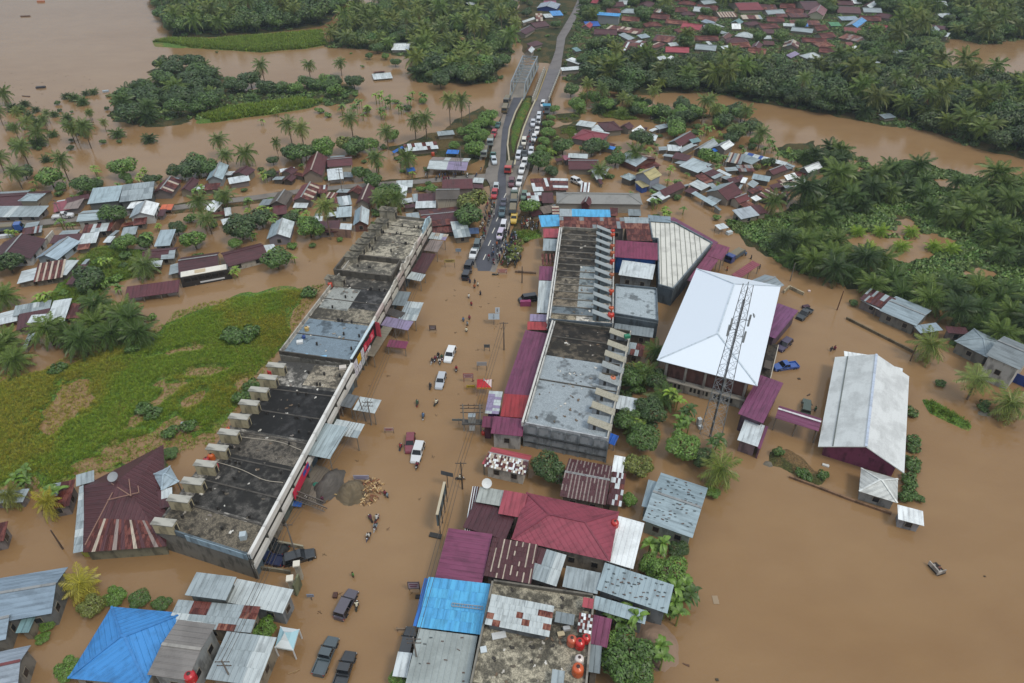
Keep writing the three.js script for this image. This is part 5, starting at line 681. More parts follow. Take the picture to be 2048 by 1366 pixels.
for(const s of[-1,1]){add('headlight',bb(h - 0.07,0.76,s*(W / 2 - 0.28),0.1,0.16,0.36),LAMP);add('tail_light',bb(-h + 0.02,sh - 0.16,s*(W / 2 - 0.15),0.08,0.24,0.16),RED);add('mirror',bb(x0 - 0.25,sh + 0.08,s*(W / 2 + 0.08),0.12,0.14,0.2),TRIM);}
add('bumper',bb(h - 0.02,0.46,0,0.12,0.18,W - 0.2),TRIM);add('grille',bb(h - 0.02,0.68,0,0.06,0.14,W - 0.9),TRIM);
}
for(const x of wx)for(const s of[-1,1]){const w=new THREE.Group();w.name='wheel';w.position.set(x,wr,s*(W / 2 - 0.12));const t=new THREE.CylinderGeometry(wr,wr,0.22,14);t.rotateX(Math.PI / 2);const r=new THREE.CylinderGeometry(wr*0.58,wr*0.58,0.24,10);r.rotateX(Math.PI / 2);add('tyre',t,TYRE,w);add('rim',r,RIM,w);g.add(w);}
return(protos[kind]=g);
}
const PAINTED=/^(body|roof_panel|pillars|bed_side|tailgate)$/;
function car(kind,color,x0,y0,x1,y1,label,o={}){
const h=o.h??-0.45,g=vehicle(kind).clone(),a=P(x0,y0,h + 0.6),b=P(x1,y1,h + 0.6);g.position.copy(a).add(b).multiplyScalar(0.5).setY(h);g.rotation.y=Math.atan2(-(b.z - a.z),b.x - a.x);
if(kind !=='bus')g.traverse((m)=>{if(m.isMesh&&PAINTED.test(m.name))m.material=paint(color);});
const nm={suv:'car',mpv:'car',sedan:'car',pickup:'pickup_truck',van:'van',truck:'truck',bus:'bus'}[kind];g.name=numbered(nm);tag(g,label,nm.replace(/_/g,' '),o.group);scene.add(g);return g;
}
car('suv','#d5d8da',904,701,896,721,'white car driving through the flood beside the motorbikes');car('mpv','#aab0b8',885,752,878,775,'silver car in the flood below the white one');car('mpv','#6f1f30',822,874,819,902,'dark red car in the flood beside the pale silver one');car('suv','#c6c9cc',840,892,831,921,'pale silver car in the flood beside the dark red one');
car('suv','#4a4550',682,1230,703,1190,'dark purple grey car in the flood at lower centre',{h:-0.4});car('pickup','#3d4a50',640,1342,664,1285,'dark grey green pickup with tan bed at the bottom',{h:-0.4});car('pickup','#1d2024',680,1370,698,1318,'black pickup at the bottom edge of the street',{h:-0.4});
car('suv','#1e2226',572,1124,626,1108,'black car parked at the lower end of the near shop row',{h:-0.35});car('pickup','#20294a',552,1122,516,1116,'dark blue open backed pickup beside the near shop row',{h:-0.4});car('pickup','#23272b',556,1096,534,1086,'black open backed pickup behind the dark blue one',{h:-0.4});car('suv','#202428',813,1302,820,1274,'black car beside the big grey roof at the street edge',{h:-0.3});
car('van','#22252b',1070,597,1042,601,'black van parked before the long grey canopy',{h:-0.3});car('suv','#20242f',930,558,937,540,'dark blue car at the waterline behind another one',{h:-0.15});car('suv','#22262e',935,538,942,522,'black car at the waterline behind the white pickup',{h:0});
car('pickup','#c9cdd0',952,497,944,517,'white pickup on the left at the road end',{h:0.15});car('van','#4a5a5c',957,480,951,505,'dark grey green van behind the white pickup at road end',{h:0.25});
car('pickup','#262c30',1618,621,1600,637,'black pickup in the flood beside the upper magenta lean-to',{h:-0.35});car('pickup','#27509a',1590,731,1552,736,'blue pickup in the flood beside the stair terrace',{h:-0.3});car('truck','#1e3a80',1482,506,1455,524,'blue truck behind the magenta canopy of the cream roof',{h:-0.5});car('suv','#3f3350',1574,686,1562,697,'dark purple car under the upper magenta lean-to',{h:-0.4});car('mpv','#38473d',1611,825,1613,806,'dark green car beside the covered walkway',{h:-0.4});
car('pickup','#c8cacd',112,434,140,431,'white pickup on the left village road',{h:0.4});car('truck','#28549c',4,462,34,458,'truck with blue cover at the left edge of the road',{h:0.2});car('bus','#26282c',374,568,456,553,'black and white coach stranded beside the maroon roofs',{h:-0.5});car('suv','#cfd2d4',1146,360,1162,367,'white car parked behind the rusty roofs right of the road',{h:0.1});
[['truck','#b0352f',1018,337,-3,8,0.6,'red truck on the junction between both bridge roads'],['suv','#d5d7d9',1044,340,-3,9,0.6,'white car waiting right of the red truck'],['suv','#d0d2d4',1039,364,-3,8,0.55,'white car waiting beside the maroon car'],['suv','#5b2833',1023,366,-1,8,0.5,'maroon car on the road among the white cars'],['sedan','#cfd3d8',1029,384,-1,8,0.48,'white saloon behind the small green truck'],['truck','#51635a',1028,399,1,-9,0.45,'small green truck facing up the road'],['truck','#343c3e',1026,418,1,-9,0.4,'dark truck behind the yellow pickup'],['pickup','#c2a23a',1028,437,-1,8,0.35,'yellow pickup on the right side of the road'],['mpv','#b3bcc0',992,376,-1,8,0.5,'pale car behind the red car at the roadside tree'],['suv','#a5222c',989,389,-2,8,0.5,'bright red car beside the roadside tree'],['pickup','#3b5560',1004,424,-1,8,0.45,'teal pickup in the middle of the road'],['sedan','#353447',1007,405,-1,8,0.5,'dark car ahead of the teal pickup'],['van','#cfd1d8',1007,453,-2,8,0.4,'white van in the middle of the road'],['van','#b9b0c4',1001,470,-3,8,0.35,'white van with purple windows near the road end'],['mpv','#54705f',1048,392,-2,8,0.3,'green car on the verge before the rusty roofs'],
['van','#d3d6da',1086,209,-2,6,1.5,'white van nearest the new bridge'],['van','#c5cbd3',1078,233,-1,6,1.4,'pale van third from the bridge on the right'],['van','#c9ced6',1077,242,-1,6,1.3,'pale van behind the third one on the right'],['mpv','#c2c7d0',1066,247,-1,6,1.3,'pale car in the left lane above the gap'],['mpv','#d8d9d8',1074,263,-2,7,1.1,'white car beside the bright roadside trees'],['mpv','#d6d8da',1068,277,-2,7,1.0,'white car behind the one beside the trees'],['van','#d5d2c6',1048,284,-1,7,0.95,'cream van in the left lane of the queue'],['mpv','#c8ced6',1062,303,-2,7,0.8,'pale car low in the right lane of the queue'],['van','#c9cfd8',1037,312,-2,7,0.75,'pale van low in the left lane of the queue'],['suv','#d6d7d8',1049,326,-2,7,0.68,'white car last in the queue before the junction'],['pickup','#2b3438',1049,308,-1,7,0.75,'dark pickup between the two pale vans'],['sedan','#3a4044',1041,299,-1,7,0.85,'dark car above the dark pickup in the queue'],
['truck','#5a5548',1014,202,-3,7,1.4,'khaki truck first on the left shoulder'],['truck','#6a5a38',1010,219,-2,7,1.3,'brown yellow truck second on the left shoulder'],['sedan','#2f5a58',996,250,-3,7,0.9,'teal car under the trees on the left shoulder'],['suv','#a3212f',988,268,-3,7,0.8,'red car on the left shoulder beside the trees'],['truck','#8d9a9c',981,283,-1,8,0.7,'grey truck on the left shoulder'],['truck','#8a928f',969,306,-2,7,0.6,'grey truck half under the lower left trees'],['pickup','#3f6b62',986,312,1,-7,0.65,'green pickup facing the bridge on the shoulder'],['mpv','#b9c3cb',988,322,2,7,0.6,'silver car at the lower end of the shoulder']].forEach(([k,c,x,y,dx,dy,h,l])=>car(k,c,x - dx,y - dy,x + dx,y + dy,l,{h}));
function field(res,box,f){
const mc=new MarchingCubes(res,M('#888888'),false,false,60000),n=mc.size,[cx,cy,cz,hs]=box;mc.isolation=0;
for(let z=0;z<n;z++)for(let y=0;y<n;y++)for(let x=0;x<n;x++)mc.field[x + y*n + z*n*n]=-f(cx +((x - n / 2)/(n / 2))*hs,cy +((y - n / 2)/(n / 2))*hs,cz +((z - n / 2)/(n / 2))*hs);
mc.update();const g=new THREE.BufferGeometry(),p=mc.positionArray.slice(0,mc.count*3),q=new Float32Array(mc.normalArray.slice(0,mc.count*3));for(let i=0;i<p.length;i +=3){p[i]=p[i]*hs + cx;p[i + 1]=p[i + 1]*hs + cy;p[i + 2]=p[i + 2]*hs + cz;}
g.setAttribute('position',new THREE.BufferAttribute(new Float32Array(p),3));g.setAttribute('normal',new THREE.BufferAttribute(q,3));return g;
}
const smin=(a,b,k)=>{const h=Math.max(k - Math.abs(a - b),0)/ k;return Math.min(a,b)- h*h*k*0.25;};
function cap(px,py,pz,b){const[ax,ay,az,ra,bx,by,bz,rb]=b,dx=bx - ax,dy=by - ay,dz=bz - az,t=Math.max(0,Math.min(1,((px - ax)*dx +(py - ay)*dy +(pz - az)*dz)/(dx*dx + dy*dy + dz*dz||1)));return Math.hypot(px - ax - dx*t,py - ay - dy*t,pz - az - dz*t)- ra -(rb - ra)*t;}
function person(pose){
const key='person_' + pose;if(protos[key])return protos[key];
const walk=pose==='walk',ride=pose==='ride',hy=ride?0.86:0.92,hx=ride?-0.15:0,lean=ride?0.12:0.02;
const legs=[],arms=[],torso=[[hx,hy,0,0.14,hx + lean*0.6,hy + 0.28,0,0.135],[hx + lean*0.6,hy + 0.28,0,0.13,hx + lean,hy + 0.47,0,0.12]];
const sy=hy + 0.5,sx=hx + lean;
for(const s of[-1,1]){
torso.push([sx,sy - 0.02,0,0.1,sx,sy - 0.03,s*0.15,0.075]);
const st=walk?s*0.16:0,kx=ride?hx + 0.38:hx + st + 0.03,ky=ride?0.82:0.48,ax=ride?hx + 0.3:hx + st*1.6 -(walk&&s<0?0.12:0),ay=ride?0.36:0.07;
legs.push([hx,hy - 0.02,s*0.09,0.095,kx,ky,s*(ride?0.2:0.1),0.062],[kx,ky,s*(ride?0.2:0.1),0.06,ax,ay,s*(ride?0.17:0.1),0.042],[ax,ay - 0.02,s*(ride?0.17:0.1),0.045,ax + 0.15,ay - 0.035,s*(ride?0.18:0.12),0.035]);
const ex=ride?sx + 0.2:sx - 0.03 - st*0.5,ey=sy - 0.28,hx2=ride?sx + 0.46:sx + 0.05 - st,hy2=ride?sy - 0.34:sy - 0.52;
arms.push([sx,sy - 0.03,s*0.19,0.052,ex,ey,s*0.25,0.042],[ex,ey,s*0.25,0.041,hx2,hy2,s*(ride?0.27:0.25),0.03]);
const hd=V(hx2 - ex,hy2 - ey,0).normalize(),z0=s*(ride?0.27:0.25),hand=[[hx2,hy2,z0,0.03,hx2 + hd.x*0.08,hy2 + hd.y*0.08,z0,0.03],[hx2 + hd.x*0.03,hy2 + hd.y*0.03,z0 - s*0.03,0.012,hx2 + hd.x*0.09,hy2 + hd.y*0.09,z0 - s*0.055,0.01]];
for(let i=0;i<4;i++){const o=(i - 1.5)*0.018;hand.push([hx2 + hd.x*0.08 + o,hy2 + hd.y*0.08,z0,0.011,hx2 + hd.x*(0.16 + 0.01*(i % 3))+ o,hy2 + hd.y*(0.16 + 0.01*(i % 3)),z0 - s*0.012,0.009]);}
arms.push(...hand);
}
const hx3=sx + 0.03,hc=sy + 0.24,head=[[sx,sy,0,0.055,hx3,hc - 0.08,0,0.052],[hx3,hc + 0.02,0,0.098,hx3 + 0.02,hc - 0.05,0,0.08],[hx3 + 0.09,hc - 0.01,0,0.012,hx3 + 0.115,hc - 0.035,0,0.016],[hx3,hc - 0.02,-0.09,0.02,hx3 - 0.01,hc + 0.02,-0.1,0.02],[hx3,hc - 0.02,0.09,0.02,hx3 - 0.01,hc + 0.02,0.1,0.02]];
const all=[...torso,...legs,...arms,...head],sum=(bs,k,e=0)=>(x,y,z)=>{let d=1e9;for(const b of bs)d=smin(d,cap(x,y,z,b),k);return d - e;};
const g=new THREE.Group(),add=(n,geo,m)=>{const q=new THREE.Mesh(geo,m);q.name=n;q.castShadow=true;g.add(q);return q;},mid=[hx + 0.1,0.93,0,1.0];
add('body',field(64,mid,sum(all,0.05)),M('#6d4a38',{rough:0.7}));
const sh=sum([...torso,...arms.filter((b)=>b[3]>0.05)],0.06,0.022),tr=sum([...legs.filter((b)=>b[3]>0.055),[hx,hy,0,0.135,hx,hy + 0.05,0,0.14]],0.05,0.02);
add('shirt',field(44,mid,(x,y,z)=>Math.max(sh(x,y,z),hy - 0.06 - y)),M('#888888'));add('trousers',field(44,mid,(x,y,z)=>Math.max(tr(x,y,z),y - hy - 0.06)),M('#2a2c33'));
add('hair',field(24,[hx3,hc,0,0.2],(x,y,z)=>Math.max(Math.hypot(x - hx3 + 0.015,y - hc - 0.025,z)- 0.112,(x - hx3)*0.8 -(y - hc)+ 0.0)),M(ride?'#23252a':'#15120f',{rough:ride?0.3:0.9}));
for(const s of[-1,1]){const e=new THREE.SphereGeometry(0.012,6,5);e.translate(hx3 + 0.1,hc + 0.012,s*0.035);add('eye',e,M('#101010',{rough:0.2}));}const mo=new B().box(hx3 + 0.098,hc - 0.07,0,0.012,0.01,0.045);add('mouth',mo.geo(),M('#6a2f2c'));
return(protos[key]=g);
}
function bike(){if(protos.bike)return protos.bike;const g=new THREE.Group(),add=(n,geo,m,p=g)=>{const q=new THREE.Mesh(geo,m);q.name=n;q.castShadow=true;p.add(q);return q;};
for(const x of[-0.62,0.62]){const w=new THREE.Group();w.name='wheel';w.position.set(x,0.29,0);add('tyre',new THREE.TorusGeometry(0.25,0.05,8,18),TYRE,w);const r=new THREE.CylinderGeometry(0.2,0.2,0.03,10);r.rotateX(Math.PI / 2);add('rim',r,RIM,w);g.add(w);}
add('body',sideProfile([[-0.8,0.55],[-0.1,0.42],[0.25,0.34],[0.42,0.5],[0.52,0.86],[0.4,0.9],[0.22,0.5],[-0.15,0.62],[-0.75,0.72]],0.28,0.05),paint('#333338'));add('seat',sideProfile([[-0.72,0.72],[0.0,0.66],[0.02,0.74],[-0.4,0.8],[-0.74,0.82]],0.26,0.04),M('#17171a'));
const hb=new B().tube(V(0.44,1.02,-0.33),V(0.44,1.02,0.33),0.018).tube(V(0.62,0.3,0),V(0.46,1.0,0),0.035);add('handlebar',hb.geo(),M('#2b2d30',{metal:0.5,rough:0.4}));add('headlight',new B().box(0.56,0.9,0,0.08,0.14,0.18).geo(),LAMP);add('mudguard',sideProfile([[0.38,0.55],[0.62,0.6],[0.86,0.46],[0.62,0.64],[0.4,0.6]],0.12,0.02),paint('#333338'));
return(protos.bike=g);}
const shirts=['#8f2a35','#23304f','#c9c9c4','#2b2d30','#4f6b8f','#a35a30','#5a2c44','#3d5a42','#7d3040','#d1cdb8','#32343c','#7a8a94'],SN={'#8f2a35':'red','#23304f':'navy','#c9c9c4':'white','#2b2d30':'black','#4f6b8f':'blue','#a35a30':'orange','#5a2c44':'purple','#3d5a42':'green','#7d3040':'maroon','#d1cdb8':'cream','#32343c':'dark','#7a8a94':'grey'};
function man(pose,x,y,dx,dy,col,label,h=-0.55,group){const g=person(pose).clone(),a=P(x,y,h),b=P(x + dx,y + dy,h);g.position.copy(a);g.rotation.y=Math.atan2(-(b.z - a.z),b.x - a.x);g.traverse((m)=>{if(m.name==='shirt')m.material=M(col);if(m.name==='trousers')m.material=M(pick(['#2a2c33','#3a3540','#4a4438','#1f2630']));});g.name=numbered('person');tag(g,label,'person',group);scene.add(g);return g;}
function moto(x,y,dx,dy,col,label,h=-0.42,group){const g=bike().clone(),a=P(x,y,h),b=P(x + dx,y + dy,h);g.position.copy(a);g.rotation.y=Math.atan2(-(b.z - a.z),b.x - a.x);g.traverse((m)=>{if(m.isMesh&&/^(body|mudguard)$/.test(m.name))m.material=paint(col);});g.name=numbered('motorbike');tag(g,label,'motorbike',group);scene.add(g);return g;}
const bikeCols=['#22242a','#7d1f28','#b9bcc0','#1f2f55','#2c3a34','#3a3a40'];
[[877,717,-2,6,'#2b2d30','behind the white car, upper of the pair'],[884,721,2,6,'#3d5a42','left of the white car'],[865,728,-3,5,'#2b2d30','leftmost of the group by the white car'],[871,724,-2,6,'#7d3040','in the middle of the group by the white car'],[880,729,0,7,'#c9c9c4','nearest below the white car'],[913,744,-1,8,'#8f2a35','right of the cars near the red sign'],[861,778,1,-7,'#2b2d30','left of the silver car'],[835,812,1,-7,'#3d5a42','alone with a green bag in mid street'],[847,838,1,-7,'#4f6b8f','alone above the dark red car'],[802,899,2,-7,'#8f2a35','left of the dark red car'],[873,811,4,-5,'#d1cdb8','pale, right of the rider with a green bag'],[835,937,-2,5,'#7d3040','just below the pale silver car'],[742,1042,-3,-6,'#5a2c44','left of the pair in the lower street'],[755,1042,3,-6,'#c9c9c4','right of the pair in the lower street'],[752,1060,-3,7,'#7a8a94','below the pair in the lower street'],[738,1079,-3,6,'#c9c9c4','lowest in the lower street'],[715,1216,1,-8,'#d1cdb8','beside the dark purple grey car'],[977,997,-4,0,'#8f2a35','x'].slice(0,0),[921,962,5,0,'#d1cdb8','beside the thin cable right of mid street']].filter((a)=>a.length).forEach(([x,y,dx,dy,c,w],i)=>{moto(x,y,dx,dy,bikeCols[i % 6],'motorbike in the flood ' + w);const m=man('ride',x,y,dx,dy,c,SN[c]+ ' shirted rider on the motorbike ' + w,-0.42);});
moto(991,553,5,0,'#26302a','dark motorbike standing in the water below the road end',-0.4);
[[940,570,'navy','#23304f','leftmost of the group below the two dark cars'],[950,570,'dark','#32343c','upper one in the group below the two dark cars'],[949,580,'orange','#a35a30','lower one in the group below the two dark cars'],[956,576,'cream','#d1cdb8','right one in the group below the two dark cars'],[938,600,'white','#c9c9c4','left one of the pair in upper mid street'],[961,594,'dark','#32343c','right one of the pair in upper mid street'],[943,615,'red','#8f2a35','alone between the pair and the tilted panel'],[927,647,'blue','#4f6b8f','left one beside the tilted panel sign'],[939,643,'maroon','#7d3040','right one beside the tilted panel sign'],[933,668,'cream','#d1cdb8','alone above the white car'],[771,994,'maroon','#7d3040','standing beside a companion below the wood pile'],[776,999,'grey','#7a8a94','crouching right of the companion below the wood pile'],[708,1158,'green','#4d7a3c','alone in green in the lower street'],[1660,706,'dark','#32343c','left one of the pair behind the sports hall'],[1667,704,'maroon','#7d3040','right one of the pair behind the sports hall'],[1490,515,'blue','#4f6b8f','upper one right of the blue truck'],[1501,522,'dark','#32343c','lower one right of the blue truck'],[1477,512,'white','#c9c9c4','beside the tail of the blue truck'],[1518,541,'navy','#23304f','right of the red brown slab roof'],[1453,545,'orange','#a35a30','left of the red brown slab roof'],[1628,826,'green','#3d5a42','beside the dark green car at the walkway'],[614,1002,'white','#c9c9c4','standing on the steel beams at the building site'],[646,1006,'purple','#5a2c44','at the outer end of the steel beams'],[935,655,'grey','#7a8a94','between the tilted panel and the brown cart']].forEach(([x,y,n,c,w],i)=>man(i % 3?'walk':'stand',x,y,rr(-5,5),rr(-4,4),c,'person in ' + n + ' shirt ' + w,i===21||i===22?0.2:-0.55));
const roadH=(y)=>THREE.MathUtils.clamp((545 - y)/ 130*0.45,0,0.5);
function crowd(n,pts,lab,group,plab,pgroup,hf){const q=pl(pts);let i=0,t=0;const sx=pts.split(/[\s,]+/).map(Number),xs=sx.filter((_,k)=>k % 2===0),ys=sx.filter((_,k)=>k % 2);const taken=[];
while(i<n&&t++<6000){const x=rr(Math.min(...xs),Math.max(...xs)),y=rr(Math.min(...ys),Math.max(...ys)),w=P(x,y,0);if(!inPoly(w.x,w.z,q)||taken.some((k)=>k.distanceTo(w)<1.25))continue;taken.push(w);const a=rr(-1,1),h=hf(y,w);moto(x,y,3*Math.sin(a),6*Math.cos(a)*(R()<0.5?-1:1),pick(bikeCols),lab,h,group);if(R()<0.7){const c=pick(shirts),l=scene.children[scene.children.length - 1],ride=R()<0.45;const g=man(ride?'ride':'stand',x +(ride?0:rr(3,6)),y +(ride?0:rr(-1,3)),rr(-3,3),rr(-3,5),c,plab,h,pgroup);if(ride){g.position.copy(l.position);g.rotation.y=l.rotation.y;}}i++;}}
crowd(46,'1000,470 1022,460 1036,485 1036,522 1030,536 1003,534 976,524 984,500','motorbike parked among others at the right edge of the road end','motorbikes crowding the right edge of the road end','person among the parked motorbikes at the road end','people crowding the right edge of the road end',(y,w)=>Math.max(roadH(y),groundAt(w.x,w.z)));
crowd(24,'975,400 986,405 988,425 980,450 972,470 962,480 960,460 968,430','motorbike parked under the roadside tree left of the road','motorbikes under the roadside tree','person under the roadside tree left of the road','people under the roadside tree',(y)=>roadH(y));
crowd(14,'1040,440 1074,448 1074,462 1040,460','motorbike parked before the cyan awning','motorbikes parked before the cyan awning','person beside the motorbikes before the cyan awning','people before the cyan awning',(y,w)=>groundAt(w.x,w.z));
crowd(26,'1045,290 1075,235 1092,215 1082,260 1062,310 1040,330','motorbike between the waiting cars on the bridge road','motorbikes between the waiting cars','person between the waiting cars on the bridge road','people between the waiting cars',(y)=>1.5 -(y - 224)/ 108*0.85);
crowd(14,'850,348 930,346 965,335 965,352 900,360 850,362','motorbike parked beside the roadside workshop','motorbikes beside the roadside workshop','person beside the roadside workshop','people beside the roadside workshop',()=>0.42);
function lathe(pts,n=18){return new THREE.LatheGeometry(pts.map(([x,y])=>new THREE.Vector2(x,y)),n);}
const tankGeo=lathe([[0.01,0],[0.55,0],[0.58,0.06],[0.55,0.3],[0.58,0.36],[0.55,0.42],[0.55,0.7],[0.58,0.76],[0.55,0.82],[0.55,1.0],[0.42,1.14],[0.2,1.2],[0.2,1.26],[0.01,1.27]]),lidGeo=lathe([[0.01,1.26],[0.19,1.26],[0.19,1.31],[0.01,1.33]],12);
function tank(x,y,h,col,label,s=1,group){const g=thing('water_tank',label,'water tank',P(x,y,h),group),a=mesh('tank_body',tankGeo,M(col,{rough:0.35,coat:0.3}),g);mesh('lid',lidGeo,M('#3a2622',{rough:0.6}),g);g.scale.setScalar(s);return g;}
{const n=['topmost','second','third','fourth','fifth','sixth','seventh','eighth','lowest'],cs=['#b8301f','#b5431f','#a0502f','#a5592f','#b02f1e','#9a5a38','#b8421f','#b0562e','#b8301e'];[[1226,467],[1226,475],[1225,497],[1225,511],[1225,527],[1224,555],[1223,588],[1223,622],[1222,637]].forEach(([x,y],i)=>tank(x - 1,y,5.2,cs[i],n[i]+ ' orange water tank of the row along the far right block',i===8?1.25:1));}
tank(1225,763,5.2,'#c06a45','single orange tank among the cream stair heads',1);tank(1143,1287,5.6,'#b4563a','left orange brown tank of the three on the terrace',1.1);tank(1159,1293,5.6,'#b81f1e','middle red tank of the three on the terrace',1.1);tank(1172,1282,5.6,'#b3211f','right red tank of the three on the terrace',0.95);tank(1158,1325,5.4,'#cfc8c2','white round tank on the terrace above an orange one',1.0);tank(1155,1346,5.4,'#c2582a','lower orange tank on the terrace below the white one',1.25);
tank(1229,1053,4.0,'#b02a26','red tank between the big red house and white roof',1.05);tank(384,1360,3.9,'#b3222c','red tank at the bottom beside the grey gable roof',1.25);tank(425,918,5.0,'#bc5a20','orange tank beside a stair head on the near left row',1);tank(415,925,5.0,'#a3262b','red barrel left of the orange tank, near left row',0.9);tank(541,748,5.0,'#b02f2f','red tank at the upper end of the near left row',0.9);tank(457,861,5.0,'#c0552f','small orange tank behind a stair head, near left row',0.6);tank(661,573,5.5,'#b8442e','orange tank on the far left row behind a wall',0.9);tank(614,661,5.5,'#b59a5e','tan barrel on the lower end of the far left row',0.8);tank(608,676,5.5,'#27468a','blue barrel near the tan barrel on the roof',0.6);tank(968,870,-0.3,'#b8301f','red orange drum floating below the lilac canopy',0.8);tank(866,311,0.3,'#b5482f','orange tank beside the roadside workshop',1.0);
function sign(label,x,y,w,h,y0,col,o={}){const a=P(x,y,0),r=thing('street_sign',label,'sign',a),t=o.turn??0,u=V(Math.cos(t),0,-Math.sin(t)),n=V(Math.sin(t),0,Math.cos(t));for(const s of o.one?[0]:[-1,1]){const b=new B(),p=a.clone().addScaledVector(u,s*w*0.46);b.tube(p.clone().setY(-1),p.clone().setY(y0 + h),0.06);part('post',b,M(o.pc??'#6b5f55',{metal:0.3}),r);}
const b=new B(),ti=o.tilt??0;b.obox(a.clone().addScaledVector(u,-w / 2).addScaledVector(n,0.08).setY(y0),u.clone().multiplyScalar(w),V(0,h*Math.cos(ti),0).addScaledVector(n,-h*Math.sin(ti)),n.clone().multiplyScalar(0.08));const m=part('panel',b,M(col,{map:'grime'}),r);
if(o.frame){const f=new B(),c=[[-1,0],[1,0],[1,1],[-1,1]].map(([s,k])=>a.clone().addScaledVector(u,s*w / 2).addScaledVector(n,0.12).setY(y0 + k*h));for(let i=0;i<4;i++)f.beam(c[i],c[(i + 1)% 4],0.1);part('frame',f,M(o.frame),r);}
if(o.mark)for(let i=0;i<2;i++){const f=new B();f.obox(a.clone().addScaledVector(u,-w*(0.38 - i*0.05)).addScaledVector(n,0.165).setY(y0 + h*(0.58 - i*0.32)),u.clone().multiplyScalar(w*(0.76 - i*0.16)),V(0,h*0.16,0),n.clone().multiplyScalar(0.012));part('print_mark',f,M(o.mark),r,m);}return r;}
sign('yellow name board on two posts in the upper street',900,535,2.6,0.9,1.5,'#a8945a',{mark:'#5e5236'});sign('small grey panel sign near the upper left awnings',917,507,1.4,0.9,0.6,'#7f8fa0',{one:1});sign('red and white framed notice board below the road end',1005,547,2.2,0.9,0.4,'#b8a69f',{frame:'#a04a48',mark:'#a04a48'});sign('tilted grey panel on a pole in mid street',988,650,2.4,1.3,1.6,'#8d979f',{one:1,tilt:0.9});sign('small pale panel behind the tilted grey panel',995,632,1.0,1.2,0.9,'#a5adb5',{one:1,tilt:0.5});sign('grey board on two posts above the red framed sign',964,741,2.0,0.9,1.4,'#98999c',{pc:'#7d6a5c'});sign('pinkish red framed sign in the middle of the street',937,764,1.9,1.0,1.2,'#b39a98',{frame:'#82333a',mark:'#84465a',pc:'#82333a'});sign('yellow low sign beside the red booth',942,779,1.7,0.6,0.6,'#a8912f',{pc:'#8a7a4a',mark:'#7d6c22'});sign('small board on posts in the upper middle street',974,702,1.2,0.8,1.0,'#4f5558');sign('white and red board lying low right of the red car',779,866,1.7,0.7,0.7,'#a58f8c',{mark:'#8d3a4a'});sign('lilac notice board beside the wood pile',724,960,2.6,1.0,0.3,'#9a98a8',{mark:'#7d7698'});sign('purple striped hanging banner sign at the lower street',829,1180,1.6,1.5,0.6,'#a39aa6',{mark:'#6a3550',frame:'#4a4048'});sign('small flag like grey panel in the lower street',624,1200,1.0,0.6,1.0,'#7d8698',{one:1});sign('brown roofed information cart in mid street',866,662,1.5,1.2,0.4,'#5a4a42',{mark:'#8f8790'});sign('faint wire frame sign at the lower street edge',803,1262,1.2,0.5,0.4,'#8f7d6a');
{
const a=P(876,1068,0),b=P(893,992,0),r=thing('billboard','tall edge-on billboard on posts in the middle of the street','billboard',a.clone().lerp(b,0.5)),u=b.clone().sub(a),L=u.length();u.normalize();const n=V(-u.z,0,u.x),bb=new B();bb.obox(a.clone().setY(2.0),u.clone().multiplyScalar(L*0.86),V(0,2.6,0),n.clone().multiplyScalar(0.25));part('panel',bb,M('#59676d',{map:'grime'}),r);const tp=new B();tp.obox(a.clone().setY(4.62).addScaledVector(n,-0.05),u.clone().multiplyScalar(L*0.86),V(0,0.12,0),n.clone().multiplyScalar(0.4));part('top_rail',tp,M('#b3aa94'),r);
for(const t of[0.02,0.28,0.56,0.84]){const p=a.clone().addScaledVector(u,L*t),k=new B();k.tube(p.clone().setY(-1).addScaledVector(n,0.35),p.clone().setY(4.4).addScaledVector(n,0.35),0.08);part('post',k,M('#4e4338'),r);}
const s=P(896,975,0),rs=thing('lamp_board','dark slanted panel on a pole behind the billboard','sign',s),pk=new B();pk.tube(s.clone().setY(-1),s.clone().setY(3.3),0.07);part('post',pk,M('#3b3532'),rs);const pp=new B();pp.obox(s.clone().add(V(-1,3.0,-0.2)),V(2.0,-0.25,0.4),V(0,0.5,-0.4),V(0,0.08,0.08));part('panel',pp,M('#2c2e31',{rough:0.4}),rs);
const c=new B();const cp=P(871,1072,0);c.box(cp.x,0.05,cp.z,1.9,0.35,0.8,-0.25);solo('floating_drum','dark floating box just below the billboard','debris',c,M('#2f2e2d'),cp);}
const poleTop={};
function pole(id,label,bx,by,H,o={}){const a=P(bx,by,0),r=thing('utility_pole',label,'utility pole',a),lean=o.lean??V(0,0,0),t=a.clone().setY(H).add(lean),b=new B();b.tube(a.clone().setY(-1),t,0.15,0.09,8);part('pole',b,M(o.col??'#76706a',{map:'grime'}),r);const u=o.u??V(1,0,0);for(const y of o.arms??[0.4,1.3]){const p=t.clone().setY(H - y),x=new B();x.beam(p.clone().addScaledVector(u,-0.9),p.clone().addScaledVector(u,0.9),0.09);part('cross_arm',x,M('#4f4a46'),r);for(const s of[-0.8,-0.3,0.3,0.8]){const i=new B();i.tube(p.clone().addScaledVector(u,s),p.clone().addScaledVector(u,s).add(V(0,0.18,0)),0.05,0.03,6);part('insulator',i,M('#6a5648'),r);}}poleTop[id]=t;return r;}
